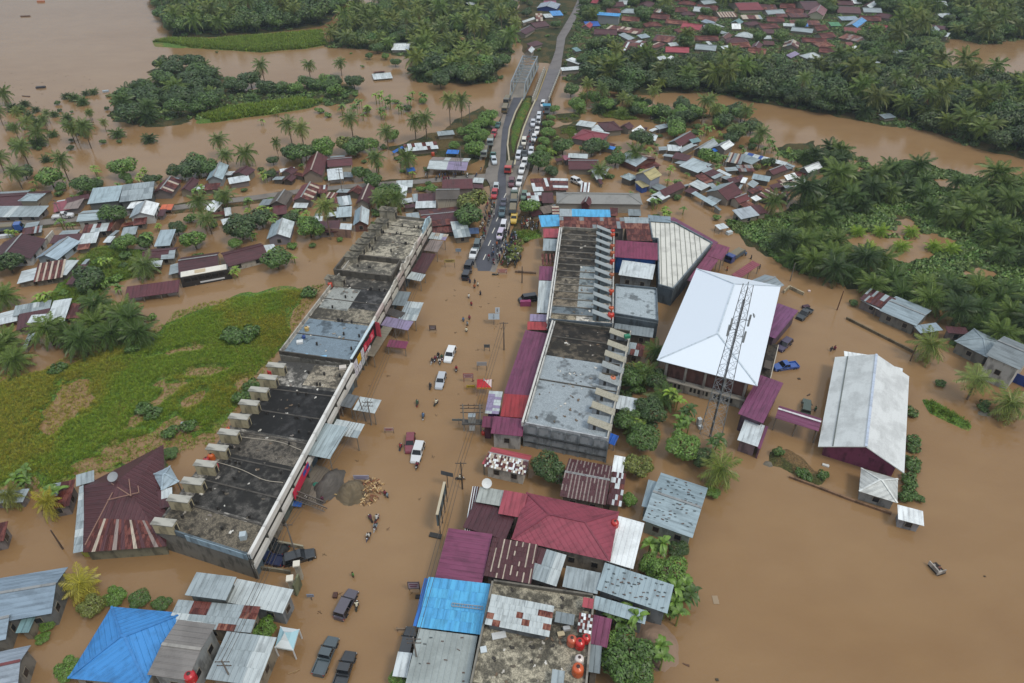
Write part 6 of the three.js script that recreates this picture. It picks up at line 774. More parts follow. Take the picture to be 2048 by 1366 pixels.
pole('a','leaning utility pole beside the pale awning on poles',733,842,6.2,{lean:V(-0.6,0,0.3),arms:[]});pole('b','utility pole with cross arms right of the leaning pole',743,850,6.0);pole('c','slim dark pole in the flood before the grey canopy',1044,566,4.6,{arms:[],col:'#4a4440'});pole('d','single pole in the flood beside the plantation',1674,620,5.2,{arms:[],col:'#6b4a3a'});pole('e','leaning pole at the lower left in the flood',126,1098,4.6,{arms:[],col:'#5a4a40'});pole('f','pole with cross arms before the big grey roof',838,1345,8.6);pole('g','pole with arms at the bottom left between the roofs',472,1378,7.2);pole('h','utility pole on the left village road',135,460,9.0);pole('i','pole behind the striped rust roof in the lane',686,392,8.5);pole('j','thin pole before the workshop at the junction',923,348,9.0,{arms:[0.3]});pole('k','double armed pole on the river bank',940,252,8.5);pole('l','short pole at the end of the mossy wall',1820,722,4.2,{arms:[],col:'#5f5040'});pole('m','pole beside the right end of the white hall',1580,562,5.0,{arms:[]});pole('n','thin pole before the cyan awning',1008,700,7.2,{arms:[0.3],col:'#5f5650'});pole('o','thin pole by the thin cable near the billboard',925,978,6.5,{arms:[0.3],col:'#4a3f36'});pole('p','thin pole at the lower left shop row corner',590,1104,6.8,{arms:[0.3]});
function cable(label,a,b,sag,n,group){for(let k=0;k<n;k++){const c=new B(),off=V(0.5*(k -(n - 1)/ 2),0,0);let q=null;for(let i=0;i<=14;i++){const t=i / 14,p=a.clone().lerp(b,t).add(off);p.y -=4*sag*t*(1 - t)+ k*0.08;if(q)c.tube(q,p,0.035,0.035,4);q=p;}solo('power_cable',label,'cable',c,M('#4d453d'),a.clone().setY(0),group);}}
cable('thin power cable along the right shop row',poleTop.n,poleTop.o,0.5,3,'cables over the right side of the street');cable('thin power cable from the street to the bottom edge',poleTop.o,poleTop.f,0.6,3,'cables over the lower street');cable('thin power cable along the left shop row',poleTop.b,poleTop.p,0.5,4,'cables over the left side of the street');cable('thin power cable before the far left shop row',P(890,430,7),poleTop.b,0.5,3,'cables before the far left shop row');cable('thin power cable crossing the lower left shops',poleTop.p,poleTop.g,0.5,3,'cables over the lower left roofs');cable('thin power cable over the maroon roofs near the junction',poleTop.j,P(890,430,7),0.6,3,'cables near the junction');
{
const hose=(l,pts)=>{const b=new B(),c=new THREE.CatmullRomCurve3(pts.map(([x,y])=>P(x,y,5.12).setY(5.12))),q=c.getPoints(16);for(let i=0;i<16;i++)b.tube(q[i],q[i + 1],0.06,0.06,5);solo('roof_hose',l,'hose',b,M('#a9a294'),q[0].clone().setY(5.05));};hose('upper pale hose lying across the black near left roof',[[440,868],[500,876],[560,884],[602,900]]);hose('lower pale hose lying across the black near left roof',[[420,920],[480,938],[530,960],[566,965]]);}
{const a=P(945,862,0),r=thing('transformer_platform','pole mounted transformer platform with two boxes beside the lilac canopy','transformer',a);for(const s of[-1.5,1.5]){const b=new B(),p=a.clone().add(V(s,0,0));b.tube(p.clone().setY(-1),p.clone().setY(6.5),0.14,0.11);part('post',b,M('#8d8a84'),r);}const f=new B();f.box(a.x,2.2,a.z,3.6,0.2,1.3);part('platform',f,M('#4a4744'),r);const t=new B();t.box(a.x,3.1,a.z - 0.1,1.3,1.5,1.0);part('transformer_box',t,M('#9aa3a7',{metal:0.4,rough:0.4}),r);const c=new B();c.box(a.x,1.3,a.z + 0.2,1.0,1.4,0.6);part('control_box',c,M('#aeb5b8'),r);for(const y of[4.6,5.6,6.3]){const x=new B();x.beam(a.clone().add(V(-2,y,0)),a.clone().add(V(2,y,0)),0.12);part('cross_arm',x,M('#4e463f'),r);}for(const y of[5.6,6.3])for(let i=0;i<4;i++){const n=new B(),p=a.clone().add(V(-1.5 + i,y,0));n.tube(p,p.clone().add(V(0,0.4,0)),0.08,0.05,6);part('insulator',n,M('#5a4238'),r);}
sign('low grey arm board left of the transformer platform',918,848,2.4,0.5,0.9,'#6d7270',{one:1});}
{const a=P(969,783,0),r=thing('canopy_booth','small red and white canopy booth standing in the flood','booth',a),k=[[-1.4,-1.2],[1.4,-1.2],[1.4,1.2],[-1.4,1.2]].map(([x,z])=>a.clone().add(V(x,2.1,z))),ap=a.clone().setY(2.9);['#b3222e','#c9b9b9','#b3222e','#b3222e'].forEach((c,i)=>{const b=new B();b.poly([k[i],k[(i + 1)% 4],ap]);part('canopy_panel',b,M(c),r);});const v=new B();v.box(a.x,1.9,a.z + 1.2,2.8,0.35,0.06);part('valance',v,M('#c78a3a'),r);k.forEach((p)=>{const b=new B();b.tube(p.clone().setY(-1),p,0.05);part('leg',b,M('#8a6a60'),r);});const f=new B();f.tube(ap,ap.clone().add(V(0,0.5,0)),0.2,0.05,6);part('finial',f,M('#b9bcc0'),r);}
{const c4=[[561,1253],[598,1259],[586,1300],[550,1294]].map(([x,y])=>P(x,y,2.3)),m=c4[0].clone().add(c4[2]).multiplyScalar(0.5),r=thing('party_tent','white and pale blue peaked party tent in the flood','tent',m.clone().setY(0)),ap=m.clone().setY(3.7);c4.forEach((p,i)=>{const q=c4[(i + 1)% 4],b=new B(),mid=p.clone().lerp(q,0.5),a1=p.clone().lerp(ap,0.55).add(V(0,-0.25,0)),a2=q.clone().lerp(ap,0.55).add(V(0,-0.25,0));b.poly([p,q,a2,a1]);b.poly([a1,a2,ap]);part('canopy_panel',b,M(i % 2?'#a8d0dc':'#d7e0e4',{tr:0.15}),r);const l=new B();l.beam(p.clone().setY(-1),p,0.14);part('leg',l,M('#c9cdd0'),r);const v=new B();v.poly([p,q,q.clone().setY(2.0),p.clone().setY(2.0)]);part('valance',v,M('#c9d6da'),r);});}
{const r=thing('gate','concrete gate with two white capped pillars and a plaque wall','gate',P(597,1158,0));for(const[x,y]of[[602,1156],[589,1185]]){const p=P(x,y,0),b=new B();b.box(p.x,1.2,p.z,0.7,4.4,0.7,0.2);part('pillar',b,M('#a9a394',{map:'wallm'}),r);const c=new B();c.box(p.x,3.5,p.z,0.95,0.25,0.95,0.2);part('pillar_cap',c,M('#cfcabd'),r);}const w=new B();w.beam(P(600,1160,1.2),P(590,1183,1.2),0.25,3.0);part('plaque_wall',w,M('#6f745a',{map:'wallm'}),r);
const wl=(l,pts,h,col)=>{const b=new B(),q=pts.map(([x,y])=>P(x,y,h / 2 - 0.4));for(let i=0;i<q.length - 1;i++)b.beam(q[i],q[i + 1],0.25,h + 0.8);solo('compound_wall',l,'wall',b,M(col,{map:'wallm'}),q[0].clone().setY(0));};wl('low white topped wall above the parked pickups',[[536,1084],[608,1098]],0.8,'#96917f');wl('low stained wall below the dark blue pickup',[[512,1138],[560,1144],[582,1148]],0.8,'#77715f');}
function heap(name,label,cat,x,y,rx,rz,h,mat,o={}){const a=P(x,y,0),g=new THREE.CylinderGeometry(0.02,1,1,36,10),p=g.attributes.position;for(let i=0;i<p.count;i++){const t=0.5 - p.getY(i),px=p.getX(i),pz=p.getZ(i),an=Math.atan2(pz,px),n=fbm(NZ,px*3 + x,pz*3 + y,256,4)- 0.5,k=1 + 0.25*(fbm(NZ2,Math.cos(an)*2 + x,Math.sin(an)*2,256,3)- 0.5);p.setXYZ(i,px*rx*k,(o.flat?Math.min(0.8,1.15*(1 - t*t)):1 - t*t*(2 - t))*h + n*h*0.55 - 0.15,pz*rz*k);}g.computeVertexNormals();const m=mesh(name,g,mat);m.position.copy(a);m.rotation.y=o.turn??0;return tag(m,label,cat);}
heap('sand_heap','dark grey sand heap at the building site','sand heap',658,972,2.4,3.9,2.3,M('#68635e',{map:'asphalt',rough:1,bump:'lumps',bs:0.15}),{turn:-0.3});heap('sand_heap','brown gravel heap beside the wood pile','gravel heap',703,984,3.0,2.8,2.0,M('#7d705a',{map:'asphalt',rough:1,bump:'lumps',bs:0.2}));heap('rubble_ground','grey brown ground heap before the near shop row','ground heap',627,970,3.4,4.6,1.0,M('#756d62',{map:'wallm',rough:1,bump:'lumps',bs:0.2}),{flat:1});heap('rubble_heap','brown rubble heap beside the large round tree','rubble heap',1312,1290,3.2,3.8,0.9,M('#8a7463',{map:'wallm',rough:1,bump:'lumps',bs:0.25}),{flat:1});heap('sand_heap','low grey sand bank left of the weedy islet','sand bank',1537,928,1.3,1.0,0.4,M('#7a7468',{map:'asphalt',rough:1}));heap('sand_heap','small grey sand bank beside the palms at right','sand bank',1968,827,1.6,1.0,0.5,M('#8b8578',{map:'asphalt',rough:1}));
{const a=P(736,982,0),r=thing('wood_pile','tangled pile of wood scraps in the flood at the site','wood pile',a),cols=['#8a6a44','#b08f62','#5d4632','#7d4a34','#c0a67c'];for(let i=0;i<210;i++){const d=Math.sqrt(R())*2.4,t=R()*6.28,p=a.clone().add(V(Math.cos(t)*d*1.0,Math.max(0.05,1.15 - d*0.5)*R(),Math.sin(t)*d*1.2)),q=p.clone().add(V(rr(-1,1),rr(-0.2,0.2),rr(-1,1)).normalize().multiplyScalar(rr(0.3,0.8))),b=new B();b.beam(p,q,rr(0.08,0.2),rr(0.05,0.1));part('wood_scrap',b,M(pick(cols)),r);}}
{const steel=(l,x0,y0,x1,y1,y)=>{const a=P(x0,y0,y),b=P(x1,y1,y - 0.6),r=thing('steel_truss_beam',l,'steel beam',a.clone().lerp(b,0.5).setY(0)),d=b.clone().sub(a),s=d.clone().cross(V(0,1,0)).normalize().multiplyScalar(0.35),up=V(0,0.7,0);const c=[a.clone().add(s),a.clone().sub(s),a.clone().add(up)];c.forEach((p)=>{const q=new B();q.beam(p,p.clone().add(d),0.1);part('chord',q,M('#77706a',{metal:0.4}),r);});for(let i=0;i<14;i++){const q=new B(),k=(j,t)=>c[j].clone().addScaledVector(d,t);q.beam(k(0,i / 14),k(1,(i + 1)/ 14),0.06);q.beam(k(0,i / 14),k(2,(i + 0.5)/ 14),0.06);q.beam(k(2,(i + 0.5)/ 14),k(1,(i + 1)/ 14),0.06);part('brace',q,M('#6b645e',{metal:0.4}),r);}};steel('upper steel lattice beam leaning from the near shop row',586,984,648,1008,2.6);steel('lower steel lattice beam leaning from the near shop row',582,992,652,1020,2.2);const f=thing('site_shelter','small site shelter with blue tarpaulin under the steel beams','shelter',P(600,1012,0)),b=new B();b.slab([P(588,1002,1.0),P(606,1003,1.0),P(602,1014,0.8),P(584,1012,0.8)],0.08);part('tarpaulin',b,M('#2a5fb0'),f);const b2=new B();b2.slab([P(577,1000,1.2),P(588,1001,1.2),P(584,1013,0.9),P(572,1011,0.9)],0.08);part('roof_sheet',b2,M('#8897a0',{map:'streak'}),f);const pk=new B();pk.beam(P(620,978,0.2),P(704,996,0.2),0.16);solo('floating_pole','long pale bamboo pole floating beside the sand heaps','pole',pk,M('#a88f5e'),P(660,987,0));const p2=new B();p2.beam(P(652,1004,0.2),P(676,980,0.2),0.14);solo('floating_pole','brown bamboo pole floating below the pale one','pole',p2,M('#7d5f38'),P(664,992,0));const tb=thing('tarpaulin_bundle','green plastic sheet bundle on the site ground','bundle',P(632,969,0.6));const g1=new THREE.SphereGeometry(0.6,10,7);g1.scale(1,0.5,0.8);mesh('sheet',g1,M('#2f7d6a',{rough:0.4}),tb);}
{const base=P(1421,872,0);let H=20;for(let h=15;h<70;h +=0.25)if(proj(V(base.x,h,base.z))[1]<=570){H=h;break;}const top=proj(V(base.x,H,base.z));const r=thing('lattice_tower','tall grey steel lattice mast with antennas before the white hall','tower',base);const w=(y)=>1.9 - 1.15*y / H,leg=(i,y)=>{const a=i*Math.PI / 2 + 0.35;return V(base.x + Math.cos(a)*w(y),y,base.z + Math.sin(a)*w(y));},st=M('#8b9197',{metal:0.4,rough:0.5});for(let i=0;i<4;i++){const b=new B();b.tube(leg(i,-1),leg(i,H),0.075,0.05,6);part('leg',b,st,r);}const n=Math.round(H / 1.6);for(let k=0;k<n;k++){const b=new B(),y0=k*H / n,y1=(k + 1)*H / n;for(let i=0;i<4;i++){const j=(i + 1)% 4;b.beam(leg(i,y0),leg(j,y0),0.035);b.beam(k % 2?leg(i,y0):leg(j,y0),k % 2?leg(j,y1):leg(i,y1),0.035);}part('brace',b,st,r);}for(let i=0;i<3;i++){const b=new B(),o=V(-0.35 + i*0.15,0,0.3);b.tube(base.clone().add(o).setY(0),base.clone().add(o).setY(H*0.92),0.06,0.06,5);part('feeder_cable',b,M('#26282b'),r);}for(const[f,s]of[[0.78,-1.3],[0.8,1.4],[0.7,1.3],[0.74,-1.5]]){const b=new B();b.box(base.x + s,H*f,base.z + 0.4,0.28,2.2,0.16);part('antenna_panel',b,M('#8f979c'),r);const c=new B();c.beam(V(base.x,H*f,base.z),V(base.x + s,H*f,base.z + 0.4),0.07);part('antenna_arm',c,st,r);}const d=new THREE.SphereGeometry(0.45,14,8,0,6.3,0,1.1);const dm=mesh('dish',d,M('#9aa2a8'),r);dm.position.set(1.6,H*0.83,0.5);dm.rotation.z=-1.3;const cab=new B(),cp=P(1397,850,0);cab.box(cp.x,0.7,cp.z,0.7,1.9,0.7,0.3);cab.box(cp.x + 0.1,0.2,cp.z + 0.9,0.7,1.0,0.6,0.3);solo('equipment_cabinet','white equipment cabinet in the flood beside the mast','cabinet',cab,M('#b9bec0',{map:'grime'}),cp);}
{const hd=1.6,nl=P(1019,199,hd),nr=P(1047,199,hd),fl=P(1048,131,hd),fr=P(1077,132,hd),r=thing('truss_bridge','grey steel through truss bridge over the brown river','bridge',nl.clone().lerp(fr,0.5).setY(0)),st=M('#8b949a',{metal:0.35,rough:0.5}),N=10,Ht=5.2,at=(s,t,y)=>(s?lerp3(nr,fr,t):lerp3(nl,fl,t)).setY(hd + y);const dk=new B();dk.slab([nl,nr,fr,fl].map((p)=>p.clone().setY(hd - 0.02)),0.7);part('deck',dk,M('#8d867c',{map:'asphalt'}),r);for(const s of[0,1]){for(const[y,a,b]of[[0.1,0,1],[Ht,1 / N,1 - 1 / N]]){const q=new B();q.beam(at(s,a,y),at(s,b,y),0.42,0.42);part('chord',q,st,r);}for(let i=0;i<N;i++){const q=new B();q.beam(at(s,i / N,i===0?0.1:i % 2?Ht:0.1),at(s,(i + 1)/ N,i===N - 1?0.1:i % 2?0.1:Ht),0.26,0.26);part('diagonal',q,st,r);if(i){const v=new B();v.beam(at(s,i / N,0.1),at(s,i / N,Ht),0.2,0.2);part('vertical',v,st,r);}}const gr=new B();gr.beam(at(s,0,1.0),at(s,1,1.0),0.1,0.25);part('guard_rail',gr,M('#a39a70'),r);}for(let i=1;i<N;i++){const q=new B();q.beam(at(0,i / N,Ht),at(1,i / N,Ht),0.24);if(i<N - 1){q.beam(at(0,i / N,Ht),at(1,(i + 1)/ N,Ht),0.14);q.beam(at(1,i / N,Ht),at(0,(i + 1)/ N,Ht),0.14);}part('cross_bracing',q,st,r);}
const D=[P(1073,201,1.7),P(1097,201,1.7),P(1121,139,1.7),P(1096,138,1.7)],r2=thing('road_bridge','grey concrete road bridge with white baluster railings','bridge',D[0].clone().lerp(D[2],0.5).setY(0)),d2=new B();d2.slab(D,0.8);part('deck',d2,M('#716e71',{map:'asphalt'}),r2);const wk=[P(1063,201,1.6),P(1070,201,1.6),P(1092,138,1.6),P(1087,138,1.6)],d3=new B();d3.slab(wk,0.8);part('footway',d3,M('#8f8a80',{map:'grime'}),r2);const rail=(a,b,m)=>{const L=a.distanceTo(b),n=Math.round(L / 3);for(let i=0;i<n;i++){const p=new B(),x=lerp3(a,b,(i + 0.15)/ n),y=lerp3(a,b,(i + 0.85)/ n);p.beam(x.clone().setY(2.3),y.clone().setY(2.3),0.22,0.9);part('railing_panel',p,M('#a9aaa6',{map:'grime'}),r2);const q=new B(),c=lerp3(a,b,i / n);q.box(c.x,2.3,c.z,0.4,1.4,0.4);part('railing_post',q,M('#b5b3a8'),r2);}};rail(P(1098,200,1.7),P(1122,140,1.7));rail(P(1065,200,1.7),P(1089,138,1.7));const yl=new B();yl.beam(P(1072,201,1.8),P(1095,138,1.8),0.25,0.4);part('kerb_beam',yl,M('#a59363'),r2);
for(const t of[0.3,0.7]){for(const[q,ro]of[[[D[0],D[1],D[2],D[3]],r2],[[nl,nr,fr,fl],r]]){const b=new B(),a=lerp3(q[0],q[3],t),c=lerp3(q[1],q[2],t);b.obox(a.clone().setY(-2),c.clone().sub(a).setY(0),V(0,2.9,0),V(0,0,-1.5));part('pier',b,M('#8a857a',{map:'wallm'}),ro);}}}
{const b=thing('blue_kiosk','small blue roofed kiosk beside the bridge road','kiosk',P(1093,222,1.3)),q=new B();q.box(b.position.x,3.6,b.position.z,3,0.2,2.6);part('roof',q,M('#3f86a5'),b);const w=new B();w.box(b.position.x,2.2,b.position.z,2.4,2.7,2.0);part('wall',w,M('#6f7a80'),b);const p=new B();p.box(b.position.x,2.4,b.position.z + 1.02,1.4,1.0,0.06);part('counter_opening',p,M('#23262a'),b);}
{const r=thing('floating_raft','small ruined raft hut adrift in the flood at right','raft',P(1873,1139,0)),c=r.position;const f=new B();f.box(c.x,0.1,c.z,1.5,0.25,1.9,0.3);part('deck',f,M('#5e4a40',{map:'dark'}),r);for(const[x,z,sx,sz]of[[-0.65,0,0.15,1.8],[0.1,0.85,1.4,0.15]]){const b=new B();b.box(c.x + x,0.55,c.z + z,sx,0.75,sz,0.3);part('broken_wall',b,M('#a9a39c',{map:'wallm'}),r);}for(let i=0;i<9;i++){const b=new B(),p=c.clone().add(V(rr(-0.4,0.6),0.35,rr(-0.7,0.6)));b.box(p.x,p.y,p.z,rr(0.15,0.4),rr(0.15,0.35),rr(0.15,0.4),R());part('debris_piece',b,M(pick(['#6a3a30','#8f8a84','#4a4038'])),r);}
const fl=(n,l,c2,x,y,sx,sy,sz,col,t=0)=>{const b=new B(),p=P(x,y,0);b.box(p.x,sy*0.3,p.z,sx,sy,sz,t);b.box(p.x + sx*0.2,sy*0.55,p.z - sz*0.1,sx*0.5,sy*0.6,sz*0.6,t + 0.3);return solo(n,l,c2,b,M(col),p);};
fl('submerged_slab','pale square slab just under the water at lower right','slab',1431,1200,0.8,0.08,1.3,'#93816a');fl('white_boat','small white boat left of the entrance pavilion','boat',1651,932,1.1,0.35,0.45,'#c5c6c4',-0.5);fl('log','floating dark log in the far lake at top left','log',51,33,5,0.6,0.9,'#5a4038',0.1);fl('boat','orange and white boat at the top left edge','boat',82,4,4,0.9,1.5,'#b06a48',0.1);fl('boat','dark boat with white bow on the far lake','boat',82,176,3.4,0.8,1.4,'#3a3a40',0.2);fl('log','floating brown log near the left lake shore','log',52,193,3.6,0.3,0.5,'#5a4640',-0.3);fl('boat','small pale blue boat beside the tree island','boat',212,184,2.2,0.8,1.3,'#9aa6b0',0.4);fl('branch','drifting branch in the flood at lower right','branch',1372,1330,0.9,0.1,0.15,'#5a4030',-0.5);fl('debris','dark drifting lump at the bottom right','debris',1434,1360,0.35,0.2,0.3,'#3f3a2e');fl('debris','tiny dark drifting lump in the right flood','debris',1969,1153,0.25,0.15,0.2,'#4a3a2a');fl('barrel','brown barrel floating left of the purple grey car','barrel',671,1192,0.6,0.5,0.8,'#4a3028');fl('wooden_frame','wooden frame floating at the bottom of the street','frame',588,1344,1.5,0.12,0.12,'#8d7350',0.4);fl('old_tyre','dark tyre floating beside the blue tiled roof','tyre',836,1194,0.7,0.2,0.6,'#2f2a28');fl('sack_row','row of pale sacks beside the left village road','sacks',50,442,4.5,0.5,0.9,'#aaa598',0.1);fl('boat','white boat below the blue covered truck','boat',15,474,3.4,0.9,1.2,'#bfc4c8',0.25);fl('debris','blue white litter on the grass field','litter',370,848,1.3,0.4,0.6,'#a9b8c4',0.1);fl('pink_stall','pink low stall before the long grey canopy','stall',1051,611,2.4,1.6,0.8,'#8a3a64');fl('motorbike_raft','dark bundle of motorbikes beside the upper magenta lean-to','bundle',1611,616,1.6,0.8,0.9,'#4a3540',0.3);fl('debris','dark drifting twig heap behind the sports hall','debris',1598,758,0.5,0.2,0.4,'#3e2f22');fl('log','floating log left of the sports hall','log',1617,790,0.9,0.15,0.2,'#4a3a30',0.6);fl('debris','white foam box near the angled wall stub','box',1618,583,0.5,0.4,0.5,'#c9b8b4');fl('white_van_shell','white boxy shell beside the plantation palms','van shell',1458,468,1.6,1.0,1.0,'#b9c2c6',0.5);
const dish=thing('satellite_dish','white satellite dish on the pale roof beside the red house','dish',P(974,973,4.4)),g=lathe([[0.01,0],[0.5,0.08],[0.8,0.28]],20);const m=mesh('dish',g,M('#cfd2d2'),dish);m.rotation.x=0.6;m.position.y=0.7;const pb=new B();pb.tube(dish.position.clone(),dish.position.clone().add(V(0,0.7,0)),0.05);part('mast',pb,M('#8a8a8a'),dish);const d2=thing('satellite_dish','grey satellite dish on the ridge of the large maroon house','dish',P(231,962,6.0));const m2=mesh('dish',g,M('#8f9498'),d2);m2.rotation.x=0.5;m2.position.y=0.9;const p2=new B();p2.tube(d2.position.clone(),d2.position.clone().add(V(0,0.9,0)),0.05);part('mast',p2,M('#8a7a70'),d2);
const cl=(l,x,y,h,sx,sy,sz,col)=>{const b=new B(),p=P(x,y,h);b.box(p.x,h + sy / 2,p.z,sx,sy,sz,0.2);solo('roof_box',l,'box',b,M(col,{map:'grime'}),p);};cl('white sheet lump on the near left roof top end',686,737,5.0,1.3,0.5,1.0,'#c6bfb8');cl('white bag on the lower far left roof',600,686,5.5,1.2,0.5,0.9,'#cdd0d0');cl('pale blue plastic scrap on the far left roof',609,711,5.5,1.2,0.12,0.8,'#7fb2d4');cl('second pale blue plastic scrap on the far left roof',645,714,5.5,1.6,0.12,0.7,'#7fb2d4');cl('green lid box on the first cream stair head',1254,675,6.6,1.1,0.6,0.8,'#2f7a5e');cl('pale bin on the near left roof corner',488,1076,5.0,0.9,1.0,0.9,'#a9b6be');cl('folded white sheet on the terrace roof',998,1271,5.4,1.8,0.1,0.9,'#c2c6c8');cl('small white box on the terrace roof',967,1300,5.4,0.8,0.2,0.8,'#c2ccd2');cl('cream tray on the terrace beside the tanks',1122,1268,5.4,0.9,0.15,0.6,'#b5a88a');cl('air conditioner on the terrace beside grey sheets',1133,1259,5.4,0.9,0.5,0.5,'#a9adb0');cl('red tarpaulin draped at a stair head, near left row',431,938,5.0,1.0,0.7,1.0,'#a33540');cl('blue bucket at a stair head of the near left row',450,905,5.0,0.6,0.8,0.5,'#3a6ea8');}
const BARK=M('#5a4c3e',{rough:1,map:'wallm'}),PBARK=M('#7a6a58',{rough:1,map:'wallm'});
const leafMat=(c)=>{const k=new THREE.Color(c);k.b*=0.8;return M('#' + k.getHexString(),{rough:0.45,vc:1,tr:0.12});};
const GREENS={oil:'#46602f',oil2:'#5b7338',oil3:'#384f2b',coco:'#546a34',coco2:'#66773a',yellow:'#94923a',dark:'#3f5730',mid:'#4a6731',lite:'#5e7f37',lime:'#7a9838',banana:'#638538',olive:'#6b7439'};
function frondGeo(len,n,lw,droop,seed,dry=0){
const r=rngOf(seed),b=new B(),rib=(t)=>V(len*(t - 0.12*droop*t*t),len*(0.28*t - droop*0.62*t*t),len*0.06*(r()- 0.5)*t);
const pts=[];for(let i=0;i<=n;i++)pts.push(rib(i / n));
const c0=(k)=>{const y=0.75 + 0.5*r();return dry?[y*1.6,y*1.1,y*0.8]:[y*(1 + 0.25*k),y*(1 + 0.1*k),y];};
for(let i=0;i<n;i++){const a=pts[i],c=pts[i + 1],w=0.05*(1 - i / n)+ 0.012,s=V(0,0,w),col=[1.5,1.4,1.1];b.tri(a.clone().add(s),a.clone().sub(s),c.clone().sub(s),0,0,0,col);b.tri(a.clone().add(s),c.clone().sub(s),c.clone().add(s),0,0,0,col);
if(i<1)continue;const t=i / n,L=len*0.3*Math.sin(Math.PI*Math.min(0.98,0.16 + t*0.84))+ 0.12;
for(const sd of[-1,1]){const d=V(0.55 + 0.2*r(),-0.35 - 0.4*r()- 0.3*t,sd*(0.85 + 0.2*r())).normalize(),tip=a.clone().addScaledVector(d,L),fw=V(1,0.15,0).multiplyScalar(lw),mid=a.clone().lerp(tip,0.45).add(V(0,0.06*L,0)),cc=c0(t);b.tri(a,mid.clone().add(fw),mid.clone().sub(fw),0,0,0,cc);b.tri(mid.clone().sub(fw),mid.clone().add(fw),tip,0,0,0,cc.map((v)=>v*1.1));}}
return b.geo();
}
const FR={oil:[0,1,2].map((i)=>frondGeo(4.7,15,0.13,0.75 + 0.25*i,11 + i)),coco:[0,1,2].map((i)=>frondGeo(4.1,15,0.1,0.6 + 0.27*i,31 + i)),dry:[frondGeo(4.2,10,0.09,1.5,55,1)]};
function frondSpots(n,seed,lo,hi){const r=rngOf(seed),o=[];for(let i=0;i<n;i++){const t=i / n;o.push({az:i*2.39996 + r()*0.3,el:lo +(hi - lo)*Math.pow(t,1.2)+(r()- 0.5)*0.16,s:(0.82 + 0.3*r())*(t>0.85?0.75:1),v:t<0.35?2:t<0.7?1:0});}return o;}
function placeFrond(s){return new THREE.Matrix4().makeRotationY(s.az).multiply(new THREE.Matrix4().makeRotationZ(s.el)).multiply(new THREE.Matrix4().makeScale(s.s,s.s,s.s));}
const mergedF=(geos,spots)=>mergeGeometries(spots.map((s)=>geos[Math.min(s.v,geos.length - 1)].clone().applyMatrix4(placeFrond(s))));
function trunkGeo(h,r0,r1,bend,n=5){const b=new B();let q=V(0,-1,0);for(let i=1;i<=n;i++){const t=i / n,p=V(bend*t*t,-1 +(h + 1)*t,bend*0.3*t*t);b.tube(q,p,r0 +(r1 - r0)*(i - 1)/ n,r0 +(r1 - r0)*t,8);q=p;}return b.geo();}
function palmProto(kind,h,mat,seed,near){
const g=new THREE.Group(),oil=kind==='oil',bend=oil?0:(rngOf(seed)()- 0.5)*h*0.2,spots=frondSpots(oil?34:28,seed,oil?-0.5:-0.7,oil?1.15:1.05),add=(n,geo,m)=>{const q=new THREE.Mesh(geo,m);q.name=n;q.castShadow=q.receiveShadow=true;g.add(q);return q;};
add('trunk',trunkGeo(h,oil?0.38:0.2,oil?0.45:0.11,bend),oil?BARK:PBARK);const top=V(bend,h,bend*0.3);
if(near)spots.forEach((s)=>{const f=add('frond',FR[kind][s.v],mat);f.applyMatrix4(new THREE.Matrix4().makeTranslation(top.x,top.y,top.z).multiply(placeFrond(s)));});
else{const c=add('crown',mergedF(FR[kind],spots),mat);c.position.copy(top);}
if(!oil){const d=add('dry_fronds',mergedF(FR.dry,frondSpots(4,seed + 5,-1.25,-1.0)),leafMat('#6a5a38'));d.position.copy(top);const b=new B();for(let i=0;i<5;i++){const p=V(Math.cos(i*1.26)*0.3,-0.25,Math.sin(i*1.26)*0.3);b.box(p.x,p.y,p.z,0.24,0.3,0.24,i);}const k=add('coconuts',b.geo(),M('#5d5a2c'));k.position.copy(top);}
return g;
}
function crownGeo(R0,hgt,n,leaf,seed,lobes=7){
const r=rngOf(seed),L=[[0,0,0,R0*0.62]];for(let i=0;i<lobes;i++){const a=i*2.4 + r(),d=R0*(0.4 + 0.3*r());L.push([Math.cos(a)*d,(r()- 0.35)*hgt*0.6,Math.sin(a)*d,R0*(0.34 + 0.22*r())]);}
const pos=[],col=[];let c=0;
while(c<n){const l=L[Math.floor(r()*L.length)],u=r()*2 - 1,a=r()*6.283,k=Math.sqrt(1 - u*u),rad=l[3]*(0.72 + 0.34*r()),nx=k*Math.cos(a),ny=u,nz=k*Math.sin(a),x=l[0]+ nx*rad,y=l[1]+ ny*rad*hgt / R0*0.9,z=l[2]+ nz*rad;
if(ny<-0.55&&r()<0.6){continue;}if(L.some((q)=>q !==l&&Math.hypot(x - q[0],(y - q[1])*R0 / hgt,z - q[2])<q[3]*0.68)){continue;}
const s=leaf*(0.6 + 0.8*r()),n3=V(nx +(r()- 0.5)*1.3,ny + 0.5 +(r()- 0.5),nz +(r()- 0.5)*1.3).normalize(),t=V(r()- 0.5,r()- 0.5,r()- 0.5).cross(n3).normalize(),b=n3.clone().cross(t),p=(i,j)=>[x + t.x*i*s + b.x*j*s,y + t.y*i*s + b.y*j*s -(Math.abs(i)>0.9?0.1*s:0),z + t.z*i*s + b.z*j*s],A=p(-1,0),Bq=p(-0.1,0.55),Cq=p(1,0.1),D=p(0.05,-0.5);pos.push(...A,...Bq,...Cq,...A,...Cq,...D);const v=0.5 + 0.95*r(),yl=r()<0.12?1.25:1;for(let i=0;i<6;i++)col.push(v*yl,v*(yl>1?1.12:1),v);c++;}
const g=new THREE.BufferGeometry();g.setAttribute('position',new THREE.Float32BufferAttribute(pos,3));g.setAttribute('color',new THREE.Float32BufferAttribute(col,3));g.setAttribute('uv',new THREE.Float32BufferAttribute(new Float32Array(pos.length / 3*2),2));g.computeVertexNormals();return g;
}
